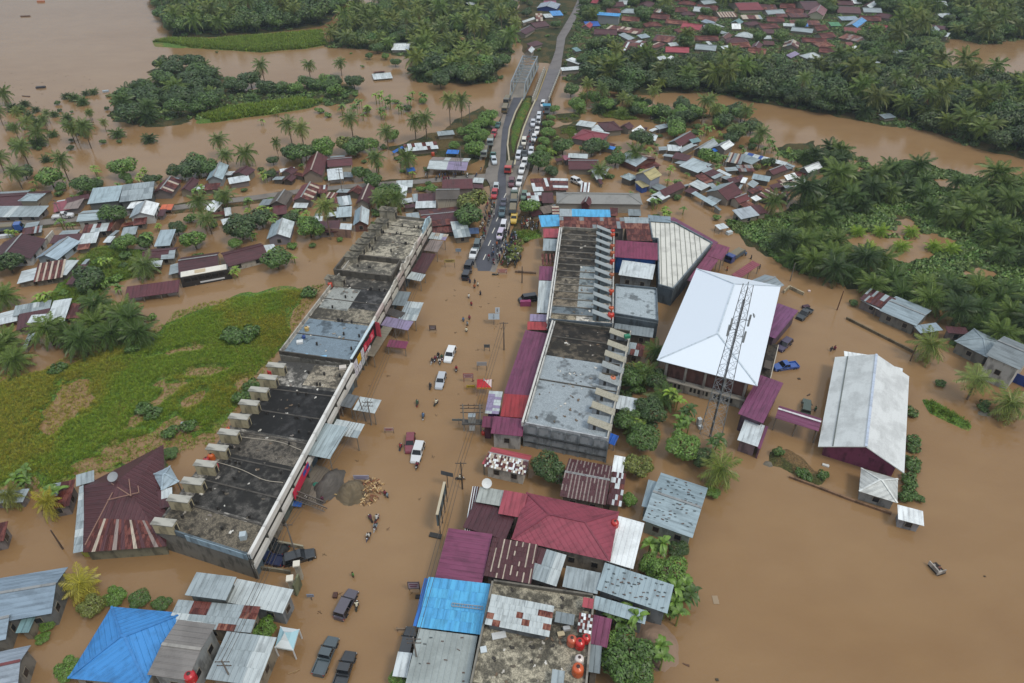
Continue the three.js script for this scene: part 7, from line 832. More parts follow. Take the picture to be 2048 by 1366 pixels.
const CR=[0,1,2,3].map((i)=>crownGeo(3.6,3.0,1700,0.36,100 + i,9 + i)),CRN=[0,1,2].map((i)=>crownGeo(3.6,3.1,3000,0.26,300 + i,9)),BU=[0,1,2].map((i)=>crownGeo(1.5,1.1,420,0.24,200 + i,5));
function treeProto(i,h,mat,near){const g=new THREE.Group(),add=(n,geo,m)=>{const q=new THREE.Mesh(geo,m);q.name=n;q.castShadow=q.receiveShadow=true;g.add(q);return q;},r=rngOf(i + 77),b=new B();b.tube(V(0,-1,0),V(0.1,h*0.6,0),0.24,0.17);for(let k=0;k<5;k++){const a=k*1.3 + r();b.tube(V(0.1,h*(0.45 + 0.04*k),0),V(Math.cos(a)*1.9,h +(r()- 0.4)*1.6,Math.sin(a)*1.9),0.12,0.04,5);}add('trunk',b.geo(),BARK);const c=add('crown',(near?CRN:CR)[i %(near?3:4)],mat);c.position.y=h;return g;}
function bananaGeo(seed){const r=rngOf(seed),b=new B();for(let i=0;i<9;i++){const az=i*2.4 + r(),el=0.5 + 0.7*r(),L=1.7 + 0.8*r(),w=0.27,d=V(Math.cos(az),0,Math.sin(az)),s=V(-d.z,0,d.x),v=0.7 + 0.6*r(),c=[v*1.05,v,v];let q=null;for(let k=0;k<=5;k++){const t=k / 5,p=d.clone().multiplyScalar(L*t*Math.cos(el)*(1 - 0.1*t)).setY(L*(t*Math.sin(el)*1.1 - 0.75*t*t)),ww=w*Math.sin(Math.PI*Math.min(0.96,0.12 + t*0.86))+ 0.02,cur=[p,p.clone().addScaledVector(s,ww).add(V(0,0.12*ww / w*0.5,0)),p.clone().addScaledVector(s,-ww).add(V(0,0.12*ww / w*0.5,0))];if(q){b.tri(q[0],cur[0],cur[1],0,0,0,c);b.tri(q[0],cur[1],q[1],0,0,0,c);const c2=c.map((x)=>x*0.85);b.tri(q[0],q[2],cur[2],0,0,0,c2);b.tri(q[0],cur[2],cur[0],0,0,0,c2);}q=cur;}}return b.geo();}
const BA=[1,2,3].map(bananaGeo);
function bananaProto(i,mat){const g=new THREE.Group(),n=2 + i,add=(nm,geo,m)=>{const q=new THREE.Mesh(geo,m);q.name=nm;q.castShadow=true;g.add(q);return q;};for(let k=0;k<n;k++){const x=k?Math.cos(k*2.2)*0.9:0,z=k?Math.sin(k*2.2)*0.9:0,h=1.8 + 0.5*((k*7)% 3),b=new B();b.tube(V(x,-1,z),V(x,h,z),0.13,0.08,6);add('stem',b.geo(),M('#77803f',{rough:0.8}));const l=add('leaves',BA[(k + i)% 3],mat);l.position.set(x,h,z);l.rotation.y=k*1.7;}return g;}
const PROT2={};const proto=(k,f)=>(PROT2[k]||=f());
const inst={};
function put(kind,x,z,o){
const v=o.v??Math.floor(R()*3),near=o.near,col=o.col;let g,name,cat='tree';
if(kind==='oil'){const hs=[1.6,2.8,4.0];g=proto('oil' + v + near + col,()=>palmProto('oil',hs[v],leafMat(GREENS[col??['oil','oil3','oil2'][v]]),40 + v,near));name='oil_palm';cat='palm';}
else if(kind==='coco'){const hs=[7,10,12.5,3.2];g=proto('coco' + v + near + col,()=>palmProto('coco',hs[v],leafMat(GREENS[col??['coco','coco2','coco'][v % 3]]),60 + v,near));name='coconut_palm';cat='palm';}
else if(kind==='tree'){g=proto('tree' + v + near + col,()=>treeProto(v,3.0 + v*0.4,leafMat(GREENS[col??['mid','dark','lite'][v % 3]]),near));name='broadleaf_tree';}
else if(kind==='bush'){g=proto('bush' + v + col,()=>{const q=new THREE.Group(),m=new THREE.Mesh(BU[v % 3],leafMat(GREENS[col??['mid','lite','dark'][v % 3]]));m.name='foliage';m.castShadow=m.receiveShadow=true;m.position.y=0.75;q.add(m);const b=new B();b.tube(V(0,-1,0),V(0,0.8,0),0.09,0.05,5);const t=new THREE.Mesh(b.geo(),BARK);t.name='stem';q.add(t);return q;});name='bush';cat='bush';}
else{g=proto('ban' + v + col,()=>bananaProto(v,leafMat(GREENS[col??'banana'])));name='banana_plant';cat='plant';}
const c=g.clone();c.position.set(x,o.y??Math.max(0,groundAt(x,z))*0.9,z);c.rotation.y=o.yaw??R()*6.28;c.scale.set(o.s??1,(o.s??1)*(o.sy??1),o.s??1);c.name=numbered(o.name??name);tag(c,o.label,o.cat??cat,o.group);scene.add(c);inst[name]=(inst[name]||0)+ 1;return c;
}
const TAKEN=[],DEF={oil:['oil','oil3','oil2'],coco:['coco','coco2'],tree:['mid','dark','lite'],bush:['mid','lite','dark'],ban:['banana','lime']},HUE={oil:'mid green',oil2:'bright green',oil3:'dark green',coco:'yellowish green',coco2:'pale green',mid:'mid green',dark:'dark green',lite:'bright green',olive:'olive green',lime:'lime green',banana:'fresh green'};
const hides=(x,z,top,rad)=>{const a=proj(V(x,0.5,z)),b=proj(V(x,top,z)),rp=rad*F / a[2];for(const p of PROT)if(a[2]<p[4]+ 2&&a[0]+ rp*0.7>p[0]&&a[0]- rp*0.7<p[2]&&b[1]- rp*0.35<p[3]&&a[1]>p[1])return true;for(const e of EXC){if(inPoly(x,z,e)||sdPoly(x,z,e)>-rad*0.35)return true;}return false;};
function scatter(outline,sp,kinds,label,group,o={}){
const q=pl(outline),xs=q.map((p)=>p.x),zs=q.map((p)=>p.z);let n=0;
const cells=[];for(let z=Math.max(-700,Math.min(...zs));z<Math.max(...zs);z +=sp)for(let x=Math.min(...xs);x<Math.max(...xs);x +=sp)cells.push([x,z,R()]);
for(const[x,z]of cells.sort((a,b)=>a[2]- b[2])){
if(o.max&&n>=o.max)return n;const px=x + rr(-0.42,0.42)*sp,pz=z + rr(-0.42,0.42)*sp;if(!inPoly(px,pz,q)||R()<(o.skip??0.08))continue;
const k=pick(kinds),cl=pick(o.cols?.[k]??DEF[k]),w=HUE[cl]+ ' ',zn=o.zone?o.zone(px,pz):'',s=rr(o.s0??0.8,o.s1??1.2),top={oil:5.5,coco:11,tree:6.4,bush:2,ban:3.6}[k]*s,rad={oil:4,coco:3.4,tree:3.7,bush:1.5,ban:1.7}[k]*s;if(o.clear&&!o.clear(px,pz))continue;const pj=proj(V(px,0,pz));if(pj[0]<-90||pj[0]>2140||pj[1]>1440||pj[1]<-10)continue;
if(o.rel){const gh=groundAt(px,pz);if(gh<o.rel)continue;}
if(o.over&&R()<o.over?EXC.some((e)=>inPoly(px,pz,e)||sdPoly(px,pz,e)>-0.9):hides(px,pz,top,rad))continue;if(ROADS.some((r)=>inPoly(px,pz,r)||sdPoly(px,pz,r)>-rad*0.45))continue;
put(k,px,pz,{label:w +(label[k]??label)+ zn,group:w +(group[k]??group)+ zn,s,...(o.v?{v:pick(o.v)}:{}),col:cl});n++;
}return n;
}
const at2=(x,y)=>{const p=P(x,y,0);return[p.x,p.z];};
for(const[a,b,c,d]of[[1885,88,2060,135],[1560,228,1700,268],[1700,258,1850,300],[1850,296,2060,345]])PROT.push([a,b,c,d,proj(P((a + c)/ 2,d))[2]]);
function palmAt(bx,by,cy,label,o={}){const[x,z]=at2(bx,by);let h=2;for(;h<18;h +=0.1)if(proj(V(x,h,z))[1]<=cy)break;const v=h>9.5?(h>11.5?2:1):h>4.6?0:3,base=[7,10,12.5,3.2][v];return put('coco',x,z,{v,label,s:o.s??1,sy:(h / base)/(o.s??1),near:z>-190,...o});}
palmAt(531,170,128,'tall coconut palm at the top left, leaning over the tree island');palmAt(621,158,128,'coconut palm behind the dense bushes at upper left');palmAt(684,152,124,'lone coconut palm in the water at upper left');palmAt(901,256,198,'tallest left coconut palm of the pair before the bridge river');palmAt(924,246,200,'right coconut palm of the pair before the bridge river');palmAt(706,274,234,'lone coconut palm at the river bank above the cream house');palmAt(584,287,245,'left coconut palm of the pair above the red brown gable');palmAt(612,314,255,'right coconut palm of the pair above the red brown gable');palmAt(558,319,284,'thin small crowned palm left of the pair',{s:0.45});palmAt(777,300,262,'coconut palm left of the palm pair at the river shed');palmAt(832,282,240,'left palm of the pair above the river shed');palmAt(854,280,236,'right palm of the pair above the river shed');palmAt(755,354,312,'coconut palm in the flood left of the workshop');palmAt(816,342,315,'coconut palm beside the small blue tarpaulin');palmAt(445,315,278,'coconut palm at the left river bank, upper one');palmAt(458,337,306,'coconut palm behind the pale grey gable house');palmAt(498,332,306,'coconut palm right of the one behind the grey gable');palmAt(150,285,250,'coconut palm left of the twin palms in the left flood');palmAt(183,297,250,'leaning coconut palm of the twins in the left flood');palmAt(85,290,264,'coconut palm in the left flood beside small palms');palmAt(60,335,292,'coconut palm near the left edge below the small palms');palmAt(10,347,312,'coconut palm cut by the left photo edge');palmAt(138,362,316,'big coconut palm before the left river bank');palmAt(45,378,340,'coconut palm above the maroon gable at left edge');palmAt(16,210,186,'palm at the left edge beside the far lake');palmAt(412,457,402,'tall coconut palm in the left village yard');palmAt(457,422,388,'coconut palm before the pale awning house');palmAt(424,468,434,'lower coconut palm in the left village yard');palmAt(297,555,530,'broad coconut palm beside the small maroon roofs at left',{s:1.15});palmAt(662,479,412,'tall coconut palm standing before the brown fence');palmAt(766,428,392,'left coconut palm of the pair behind the far shop block');palmAt(794,425,398,'right coconut palm of the pair behind the far shop block');palmAt(1270,331,304,'coconut palm before the silver striped gable, right village');palmAt(1199,357,338,'coconut palm beside the big maroon house by the road');palmAt(1466,284,256,'coconut palm in the tree clump of the right village');palmAt(1515,302,262,'coconut palm beside the flooded lane of the right village');palmAt(1541,428,400,'coconut palm before the rust striped roofs');palmAt(1847,720,690,'coconut palm beside the end of the mossy wall',{s:1.1,col:'coco2'});palmAt(1934,799,758,'coconut palm above the mud islet',{s:1.15,col:'coco2'});palmAt(2008,832,805,'coconut palm near the right edge beside the sand bank',{s:1.15,col:'coco2'});palmAt(1434,966,935,'coconut palm right of the round green tree',{s:1.05,col:'coco2'});palmAt(1322,812,792,'coconut palm between near shop row and the hall',{s:0.95,col:'oil'});palmAt(1266,868,856,'feathery palm beside the near right shop row',{s:0.85,col:'coco'});palmAt(1286,770,745,'palm leaning out of the tree beside the cream stair heads',{s:0.8});palmAt(1308,722,700,'dark palm behind the near right shop row',{s:0.8,col:'oil'});palmAt(174,1188,1168,'yellow green palm above the blue house',{s:0.85,col:'yellow'});palmAt(112,1032,1004,'small yellow palm left of the large maroon house',{s:0.6,col:'yellow'});palmAt(32,1015,990,'small ragged palm before the junk shed roof',{s:0.6,col:'olive'});
[[1366,842,'banana plant right of the near shop row trees'],[1256,1254,'banana plant before the magenta roof at the terrace'],[1341,1240,'banana plant at the right tip of the spotted roof'],[1363,1212,'banana plant in the water right of the spotted roof'],[1309,1116,'banana plant beside the bright white roof'],[1311,1326,'banana plant at the edge of the large round tree'],[1240,1262,'dark banana plant left of the rubble heap'],[1352,1190,'banana plant above the tip of the spotted roof'],[1362,868,'banana plant above the round green tree'],[1424,905,'banana plant beside the round green tree'],[118,1010,'banana plant beside the rusty shed'],[60,975,'banana plant behind the junk roofs']].forEach(([x,y,l],i)=>{const[a,c]=at2(x,y);put('ban',a,c,{label:l,s:1.15,v:i % 3,col:i % 3?'banana':'mid'});});
function treeAt(cx,cy,rp,label,o={}){const d0=P(cx,cy,4),s=(o.s??1)*rp /(F / proj(d0)[2])/ 3.7;const h=(3.0 +(o.v??0)*0.4)*s*(o.sy??1),p=P(cx,cy,h + 0.6*s);return put('tree',p.x,p.z,{s,label,near:p.z>-165,y:Math.max(0,groundAt(p.x,p.z)*0.8),...o});}
treeAt(1098,930,36,'dark round tree left of the striped tile roof',{v:1,col:'dark'});treeAt(1276,928,32,'mango like tree right of the small white shed roof',{v:0,col:'olive'});treeAt(1254,836,30,'tree squeezed against the near right shop row',{v:0});treeAt(1288,872,34,'tree behind the blue tarpaulin at the near shop row',{v:2,col:'mid'});treeAt(1266,748,34,'tree beside the cream stair heads',{v:0,col:'mid'});treeAt(1310,752,28,'darker tree left of the white hall corner',{v:1});treeAt(1300,815,34,'dark tree in front of the hall arcade',{v:1,col:'dark'});treeAt(1366,886,36,'round feathery green tree beside the mast',{v:2,col:'lite',sy:0.8});treeAt(1408,910,24,'dark tree left of the coconut palm at the spotted house',{v:1,col:'dark'});treeAt(1258,996,17,'small tree left of the spotted gable house',{v:2});treeAt(1426,982,16,'bush like tree under the coconut palm',{v:2,sy:0.7});treeAt(1358,1096,22,'dark round tree below the spotted gable house',{v:1,col:'dark'});treeAt(1338,1140,40,'bright tree right of the bright white roof',{v:0,col:'lite'});treeAt(1304,1128,26,'tree touching the bright white roof',{v:2,col:'lite'});treeAt(1362,1180,24,'yellow green tree at the water edge',{v:0,col:'olive'});treeAt(1256,1312,58,'large round tree at the bottom right of the terrace',{v:0,col:'mid',sy:0.85});treeAt(1222,1292,34,'bright tree left of the large round tree',{v:2,col:'lite'});treeAt(1270,1350,40,'lower right tree beside the large round tree',{v:1,col:'mid',sy:0.8});treeAt(526,1256,26,'small bright tree before the white tent',{v:0,col:'lite'});treeAt(800,1352,24,'tree at the bottom edge left of the big grey roof',{v:2});treeAt(180,1210,26,'tree under the yellow green palm',{v:2,col:'olive'});treeAt(230,1190,24,'leafy tree above the blue house',{v:0,col:'lite'});treeAt(278,1196,22,'leafy tree right of the one above the blue house',{v:2,col:'mid'});treeAt(322,1206,20,'low tree at the corner of the blue house',{v:0,col:'mid',sy:0.7});treeAt(135,1336,28,'tree at the lower left corner of the blue house',{v:0,col:'lite',sy:0.8});treeAt(92,1248,16,'bright bushy tree beside the teal lean-to',{v:2,col:'lite',sy:0.7});treeAt(84,1274,15,'second bushy tree below the teal lean-to',{v:0,col:'lite',sy:0.6});treeAt(335,905,20,'low bushy tree at the corner of the large maroon roof',{v:2,col:'mid',sy:0.5});
treeAt(944,396,34,'large roadside tree over the motorbikes, upper crown',{v:0,col:'olive'});treeAt(938,425,30,'large roadside tree over the motorbikes, lower crown',{v:1,col:'mid'});treeAt(1060,410,20,'tree right of the road before the silver sheets roof',{v:2,col:'lite'});treeAt(744,358,18,'round tree beside the side street in the left village',{v:2,col:'mid'});treeAt(864,374,13,'small tree between maroon roof and side street',{v:2,col:'lite',sy:0.7});treeAt(648,286,22,'bright tree behind the red brown gable house',{v:2,col:'lite'});treeAt(693,284,24,'pale branching tree right of the bright tree',{v:0,col:'olive'});treeAt(580,298,20,'dark tree left of the pair of palms',{v:1});treeAt(620,300,15,'bushy tree under the pair of palms',{v:0});treeAt(740,285,16,'tree right of the pale branching tree',{v:2});treeAt(785,268,15,'thin tree beside the palm pair at the river',{v:0,col:'lite'});treeAt(478,446,34,'big dark tree in the left village',{v:1,col:'dark'});treeAt(520,430,24,'dark tree right of the big dark tree',{v:1,col:'dark'});treeAt(470,484,14,'small round tree above the maroon roofs',{v:2});treeAt(618,450,30,'bright tree left of the brown fence',{v:0,col:'lite'});treeAt(582,432,18,'dark tree beside the brown gable house',{v:1});treeAt(248,480,22,'bright tree below the lower grey roof',{v:2,col:'lite'});treeAt(285,478,20,'tree beside the half hidden grey roof',{v:0,col:'mid'});treeAt(352,452,18,'broad leaved tree over the half hidden grey roof',{v:1});treeAt(378,332,26,'large dark tree at the left river bank',{v:1,col:'dark'});treeAt(412,330,22,'dark tree right of the large one at the river bank',{v:1,col:'mid'});treeAt(347,338,17,'dark tree left of the large one at the river bank',{v:1,col:'dark'});treeAt(188,366,16,'round dark tree above the grey warehouse',{v:1,col:'dark'});treeAt(300,356,15,'low dark tree behind the grey warehouse',{v:1});treeAt(250,352,13,'broken topped tree behind the grey warehouse',{v:0});treeAt(160,362,15,'tree behind the big coconut palm at left',{v:1,col:'dark'});treeAt(120,372,12,'low tree above the maroon strip roof',{v:0});treeAt(46,340,18,'dark tree at the left edge under the palms',{v:1});treeAt(540,345,14,'narrow dark tree left of the maroon gable',{v:1,col:'dark'});treeAt(545,318,12,'narrow dark tree top beside the river',{v:1,col:'dark'});
[[978,228,18],[962,242,18],[945,258,17],[962,268,16],[940,275,15],[948,292,20],[925,262,12],[982,244,13],[955,302,13],[908,290,11]].forEach(([x,y,r],i)=>treeAt(x,y,r,'bright tree in the row left of the bridge road',{group:'bright trees left of the bridge road',v:[2,0,2][i % 3],col:'lite'}));[[1108,215,12],[1098,245,15],[1096,262,15],[1088,280,14],[1082,295,11],[1102,233,11]].forEach(([x,y,r],i)=>treeAt(x,y,r,'bright tree in the row right of the waiting cars',{group:'bright trees right of the bridge road',v:[2,0][i % 2],col:'lite',sy:0.8}));
[[1205,115,30],[1185,138,26],[1232,140,30],[1262,150,28],[1290,155,22],[1215,165,24],[1170,118,18],[1250,175,18]].forEach(([x,y,r],i)=>treeAt(x,y,r,'big dark tree at the river right of the new bridge',{group:'big dark trees right of the new bridge',v:i % 2,col:i % 3?'dark':'mid'}));[[845,130,24],[872,120,26],[900,140,22],[945,118,22],[968,140,22],[880,155,20],[930,150,18],[980,120,18]].forEach(([x,y,r],i)=>treeAt(x,y,r,'big dark tree in the clump left of the truss bridge',{group:'big dark trees left of the truss bridge',v:i % 2,col:'dark'}));
[[198,668],[272,668],[150,690],[110,690],[232,690],[176,712],[250,650],[205,640],[284,690]].forEach(([x,y],i)=>{const[a,c]=at2(x,y);put('oil',a,c,{v:1 +(i % 2),s:1.05,near:i<9,label:'big dark oil palm in the clump above the grass field',group:'oil palms above the grass field',col:i % 3?'oil':'oil2'});});[[16,612],[22,700],[5,720],[40,740]].forEach(([x,y],i)=>{const[a,c]=at2(x,y);put('oil',a,c,{v:1,s:0.95,near:true,label:'oil palm at the left edge beside the field',group:'oil palms at the left edge',col:'oil2'});});
const pools=[[1735,480,11],[1795,462,9],[1850,502,13],[1885,485,8],[1945,548,9]].map(([x,y,r])=>[...at2(x,y),r]);
const nearPl='1690,578 1600,535 1560,520 1600,470 1700,520 1760,530 1900,560 2070,560 2070,700 1960,672 1880,640 1740,575';
[[1690,560],[1740,590],[1660,565],[1800,600],[1850,622],[1905,650],[1960,668],[1620,545],[1720,548],[1780,572],[1840,590],[1895,612],[1950,630],[2010,650],[2050,672],[1585,530],[1660,530],[1560,505],[1640,500],[1990,690]].forEach(([x,y],i)=>{const[a,c]=at2(x,y);if(!hides(a,c,5,3))put('oil',a,c,{v:i % 3,s:rr(0.95,1.15),near:true,label:'oil palm along the front edge of the plantation',group:'oil palms along the front edge of the plantation',col:['oil','oil2','oil3'][i % 3]});TAKEN.push([a,c]);});
scatter('1545,300 1640,278 1790,318 1960,358 2200,400 2200,720 2060,690 1900,640 1740,575 1690,578 1580,535 1475,470 1445,440 1560,425 1640,350',6.4,['oil'],'oil palm in the dense plantation at right','oil palms in the plantation',{s0:0.75,s1:1.15,skip:0.02,max:235,zone:(x,z)=>{const[a,b]=proj(V(x,2,z));return b<400?' on its river side':a<1680?' on its village side':b>545?' in its front rows':a>1880?' at its right edge':' around the pools';},clear:(x,z)=>!pools.some(([a,b,r])=>Math.hypot(x - a,z - b)<r)&&!TAKEN.some(([a,b])=>Math.hypot(x - a,z - b)<3.6),cols:{oil:['oil','oil2','oil3','oil','coco']}});
[[1712,470],[1760,470],[1738,505],[1820,470],[1865,500],[1800,500],[1900,505]].forEach(([x,y],i)=>{const[a,c]=at2(x,y);put('oil',a,c,{v:0,s:0.62,label:'young bright palm in the flooded plantation clearing',group:'young palms in the plantation clearing',col:'lime'});});
[[1980,375,'large palm at the river corner of the plantation'],[1600,405,'large dark palm beside the right village'],[1665,375,'large palm at the upper plantation edge']].forEach(([x,y,l],i)=>{const[a,c]=at2(x,y + 10);put('oil',a,c,{v:2,s:1.45,label:l,col:i===1?'oil3':'oil2'});});
scatter('1560,262 1640,275 1700,300 1640,345 1560,300 1550,275',7,['coco','oil'],{coco:'coconut palm at the river side of the plantation',oil:'oil palm at the river side of the plantation'},{coco:'coconut palms at the river side of the plantation',oil:'oil palms at the river side'},{v:[0],s0:0.7,s1:1.0,max:26});
const T1=(w)=>({tree:'broad leaved tree in the ' + w,coco:'coconut palm in the ' + w,oil:'oil palm in the ' + w,bush:'bush in the ' + w,ban:'banana plant in the ' + w}),G1=(w)=>({tree:'broad leaved trees in the ' + w,coco:'coconut palms in the ' + w,oil:'oil palms in the ' + w,bush:'bushes in the ' + w,ban:'banana plants in the ' + w});
const mix=(poly,sp,kinds,w,o)=>scatter(poly,sp,kinds,T1(w),G1(w),o);
mix('300,-25 700,-25 690,10 660,40 640,52 580,60 520,68 352,76 330,40',11,['tree','coco','oil','coco'],'top left forest',{s0:1.0,s1:1.5,max:70,v:[0,1,2]});
mix('655,92 700,25 850,5 1015,-15 1035,60 1018,110 1000,165 930,172 840,165 820,118 720,102',9.5,['tree','coco','oil','bush','bush'],'swampy wood left of the bridge',{s0:0.8,s1:1.25,max:105,rel:-0.05,v:[0,1,2]});
mix('218,246 230,198 305,172 308,140 400,132 445,150 480,182 520,172 470,205 390,238 300,252',6.5,['tree','tree','bush','oil'],'left part of the tree island',{s0:0.8,s1:1.25,max:52,v:[0,1,2],cols:{tree:['dark','dark','mid']}});
mix('480,182 640,168 726,178 726,200 690,210 600,200 500,208',6.5,['tree','bush','tree'],'right part of the tree island',{s0:0.75,s1:1.15,max:38,v:[0,1,2],cols:{tree:['mid','lite','dark']}});
mix('1148,168 1150,150 1330,110 1500,105 1700,135 1830,118 1860,150 2060,185 2090,325 1960,296 1840,258 1700,236 1560,212 1430,186 1260,184',7.6,['oil','coco','oil'],'wood on the far river bank',{s0:0.85,s1:1.3,max:75,rel:0.03,v:[0,1,2],cols:{tree:['dark','mid','dark'],oil:['oil','oil2','oil3'],coco:['coco','oil2']}});
mix('1140,192 1300,218 1450,222 1500,245 1530,282 1440,262 1345,242 1280,236 1140,226',5.0,['tree','oil','tree','coco'],'tree belt on the near river bank',{s0:0.65,s1:1.0,max:95,v:[0,0,1]});
mix('1160,-40 2140,-40 2140,185 1860,150 1830,118 1700,135 1500,105 1330,110 1180,110 1165,60',16,['coco','coco','oil','tree'],'upper village',{s0:0.7,s1:1.1,max:90,v:[0,0,1],rel:0.03});
mix('1000,-40 1160,-40 1130,70 1100,110 1040,130 1010,110 1035,60',10,['tree','coco','bush','bush'],'trees beside the upper road',{s0:0.6,s1:0.95,max:44,v:[0,1]});
mix('0,230 60,210 215,180 225,260 320,285 200,300 120,335 0,330',6.5,['bush','oil','oil','coco'],'drowned palm garden at left',{s0:0.45,s1:0.85,max:90,v:[0],skip:0.15,cols:{oil:['oil','oil3'],bush:['dark','mid']}});
mix('60,160 250,190 300,160 420,90 480,110 380,110 330,170 210,215 120,200',13,['bush'],'shallow far lake',{s0:0.5,s1:0.9,max:24,skip:0.45,cols:{bush:['dark','mid','olive']}});
mix('740,210 850,190 880,205 760,245 690,240 640,235 700,222',6,['ban','bush','ban'],'low river islet above the palm pair',{s0:0.9,s1:1.4,max:26,cols:{ban:['banana','lime']}});
mix('500,238 660,222 690,236 560,265 500,255',9,['ban','bush'],'flooded river edge at left',{s0:0.8,s1:1.2,max:16,skip:0.3});
mix('640,105 830,108 830,160 760,180 740,140 650,125',12,['bush','tree'],'flooded thicket at upper left',{s0:0.45,s1:0.8,max:26,skip:0.3});
mix('0,370 420,340 560,330 760,290 900,320 960,360 900,440 700,470 560,560 300,560 120,600 0,560',5.4,['bush','ban','tree','ban','bush'],'left village gardens',{s0:0.6,s1:1.15,max:260,over:0.5,v:[0,1,2],rel:-0.9,cols:{bush:['mid','lite']}});
mix('1070,350 1110,280 1260,285 1340,240 1560,300 1640,350 1560,425 1440,440 1300,440 1230,380',4.6,['bush','ban','tree','ban'],'right village gardens',{s0:0.6,s1:1.1,max:240,over:0.5,v:[0,0,2],cols:{bush:['mid','lite','olive'],ban:['banana','lime']}});
mix('1028,325 1022,290 1026,255 1048,205 1064,205 1046,255 1034,300',3.4,['bush'],'planted median strip',{s0:0.45,s1:0.8,max:60,cols:{bush:['lite','lime','mid']}});
mix('0,745 80,735 300,655 340,640 300,600 190,560 110,600 70,640 0,660',5.5,['bush','ban','bush'],'garden beside the left field',{s0:0.7,s1:1.1,max:70,cols:{bush:['lite','mid'],ban:['banana','lime']}});
[[485,685,26],[1780,985,0]].slice(0,1).forEach(([x,y])=>{for(let i=0;i<7;i++){const[a,c]=at2(x + rr(-32,32),y + rr(-14,14));put('bush',a,c,{s:rr(1.1,1.6),v:i % 3,col:'mid',label:'thick green bush on the grass field near the far shop row',group:'thick bushes near the far shop row'});}});
[[290,825],[270,705],[620,590],[505,780],[490,800],[120,745],[380,860],[345,870],[310,835]].forEach(([x,y],i)=>{const[a,c]=at2(x,y);put('bush',a,c,{s:rr(0.9,1.4),v:i % 3,col:'mid',label:'single bush on the grass field',group:'single bushes on the grass field'});});
[[1824,885],[1824,900],[1823,925],[1822,940],[1819,972],[1815,985],[1808,1000],[1822,830],[1818,960]].forEach(([x,y],i)=>{const[a,c]=at2(x,y);put('bush',a,c,{s:0.85,v:i % 3,col:'mid',label:'bush in the row along the right side of the sports hall',group:'bushes along the sports hall'});});[[1555,912],[1600,950],[1612,958],[1645,955],[1835,1000],[1880,770],[1968,812],[1965,822],[1906,690],[1706,610]].forEach(([x,y],i)=>{const[a,c]=at2(x,y);put('bush',a,c,{s:0.7,v:i % 3,col:'mid',label:'low weedy bush in the flood at the right',group:'weedy bushes in the right flood'});});
[[1035,505],[1030,520],[1024,500],[1038,492]].forEach(([x,y],i)=>{const[a,c]=at2(x,y);put('bush',a,c,{s:1.0,v:i % 3,col:'olive',label:'thin roadside bush at the road end',group:'roadside bushes at the road end'});});
mix('1236,760 1330,742 1352,812 1310,905 1232,890',3.6,['ban','bush','ban'],'thicket between near shop row and hall',{s0:0.8,s1:1.3,max:16,over:0.6});
mix('1290,1090 1380,1100 1385,1210 1345,1200 1290,1150',3.4,['ban','bush','bush'],'thicket at the water edge below the spotted house',{s0:0.8,s1:1.2,max:12,over:0.6});
mix('1080,455 1000,505 1010,530 1036,520',4,['bush'],'muddy verge at the road end',{s0:0.5,s1:0.8,max:8});
function stuff(name,label,polys,n,geo,mat,s0,s1,test,tint){const q=polys.map((p)=>pl(p)),M4=new THREE.Matrix4(),list=[];let t=0;const bx=q.map((p)=>[Math.min(...p.map((a)=>a.x)),Math.max(...p.map((a)=>a.x)),Math.min(...p.map((a)=>a.z)),Math.max(...p.map((a)=>a.z))]),ar=bx.map((b)=>(b[1]- b[0])*(b[3]- b[2])),tot=ar.reduce((a,b)=>a + b,0);
while(list.length<n&&t++<n*12){let k=0,u=R()*tot;while(u>ar[k])u -=ar[k++];const b=bx[k],x=rr(b[0],b[1]),z=rr(b[2],b[3]);if(!inPoly(x,z,q[k]))continue;const y=groundAt(x,z);if(test&&!test(x,z,y))continue;const s=rr(s0,s1);list.push([new THREE.Matrix4().compose(V(x,Math.max(y,-0.05),z),new THREE.Quaternion().setFromAxisAngle(V(0,1,0),R()*6.28),V(s,s*rr(0.7,1.3),s)),0.7 + 0.6*R(),tint?tint(x,z):[1,1,1]]);}
const m=new THREE.InstancedMesh(geo,mat,list.length),c=new THREE.Color();list.forEach(([a,v,k],i)=>{m.setMatrixAt(i,a);m.setColorAt(i,c.setRGB(v*rr(0.9,1.25)*k[0],v*k[1],v*rr(0.75,1)*k[2]));});m.name=name;m.castShadow=m.receiveShadow=true;tag(m,label,null,null,'stuff');scene.add(m);}
function tuftGeo(n,h,spread,seed){const r=rngOf(seed),b=new B();for(let i=0;i<n;i++){const a=r()*6.28,d=r()*spread,p=V(Math.cos(a)*d,0,Math.sin(a)*d),l=V(Math.cos(a + r())*0.5*h,h*(0.5 + 0.6*r()),Math.sin(a + r())*0.5*h),s=V(-Math.sin(a),0,Math.cos(a)).multiplyScalar(h*0.16),v=0.7 + 0.6*r();b.tri(p.clone().add(s),p.clone().sub(s),p.clone().add(l),0,0,0,[v*1.1,v,v*0.8]);}return b.geo();}
const low=crownGeo(1.0,0.6,90,0.28,900,4),tuft=tuftGeo(12,0.34,0.55,5),reed=tuftGeo(12,1.2,0.6,6);
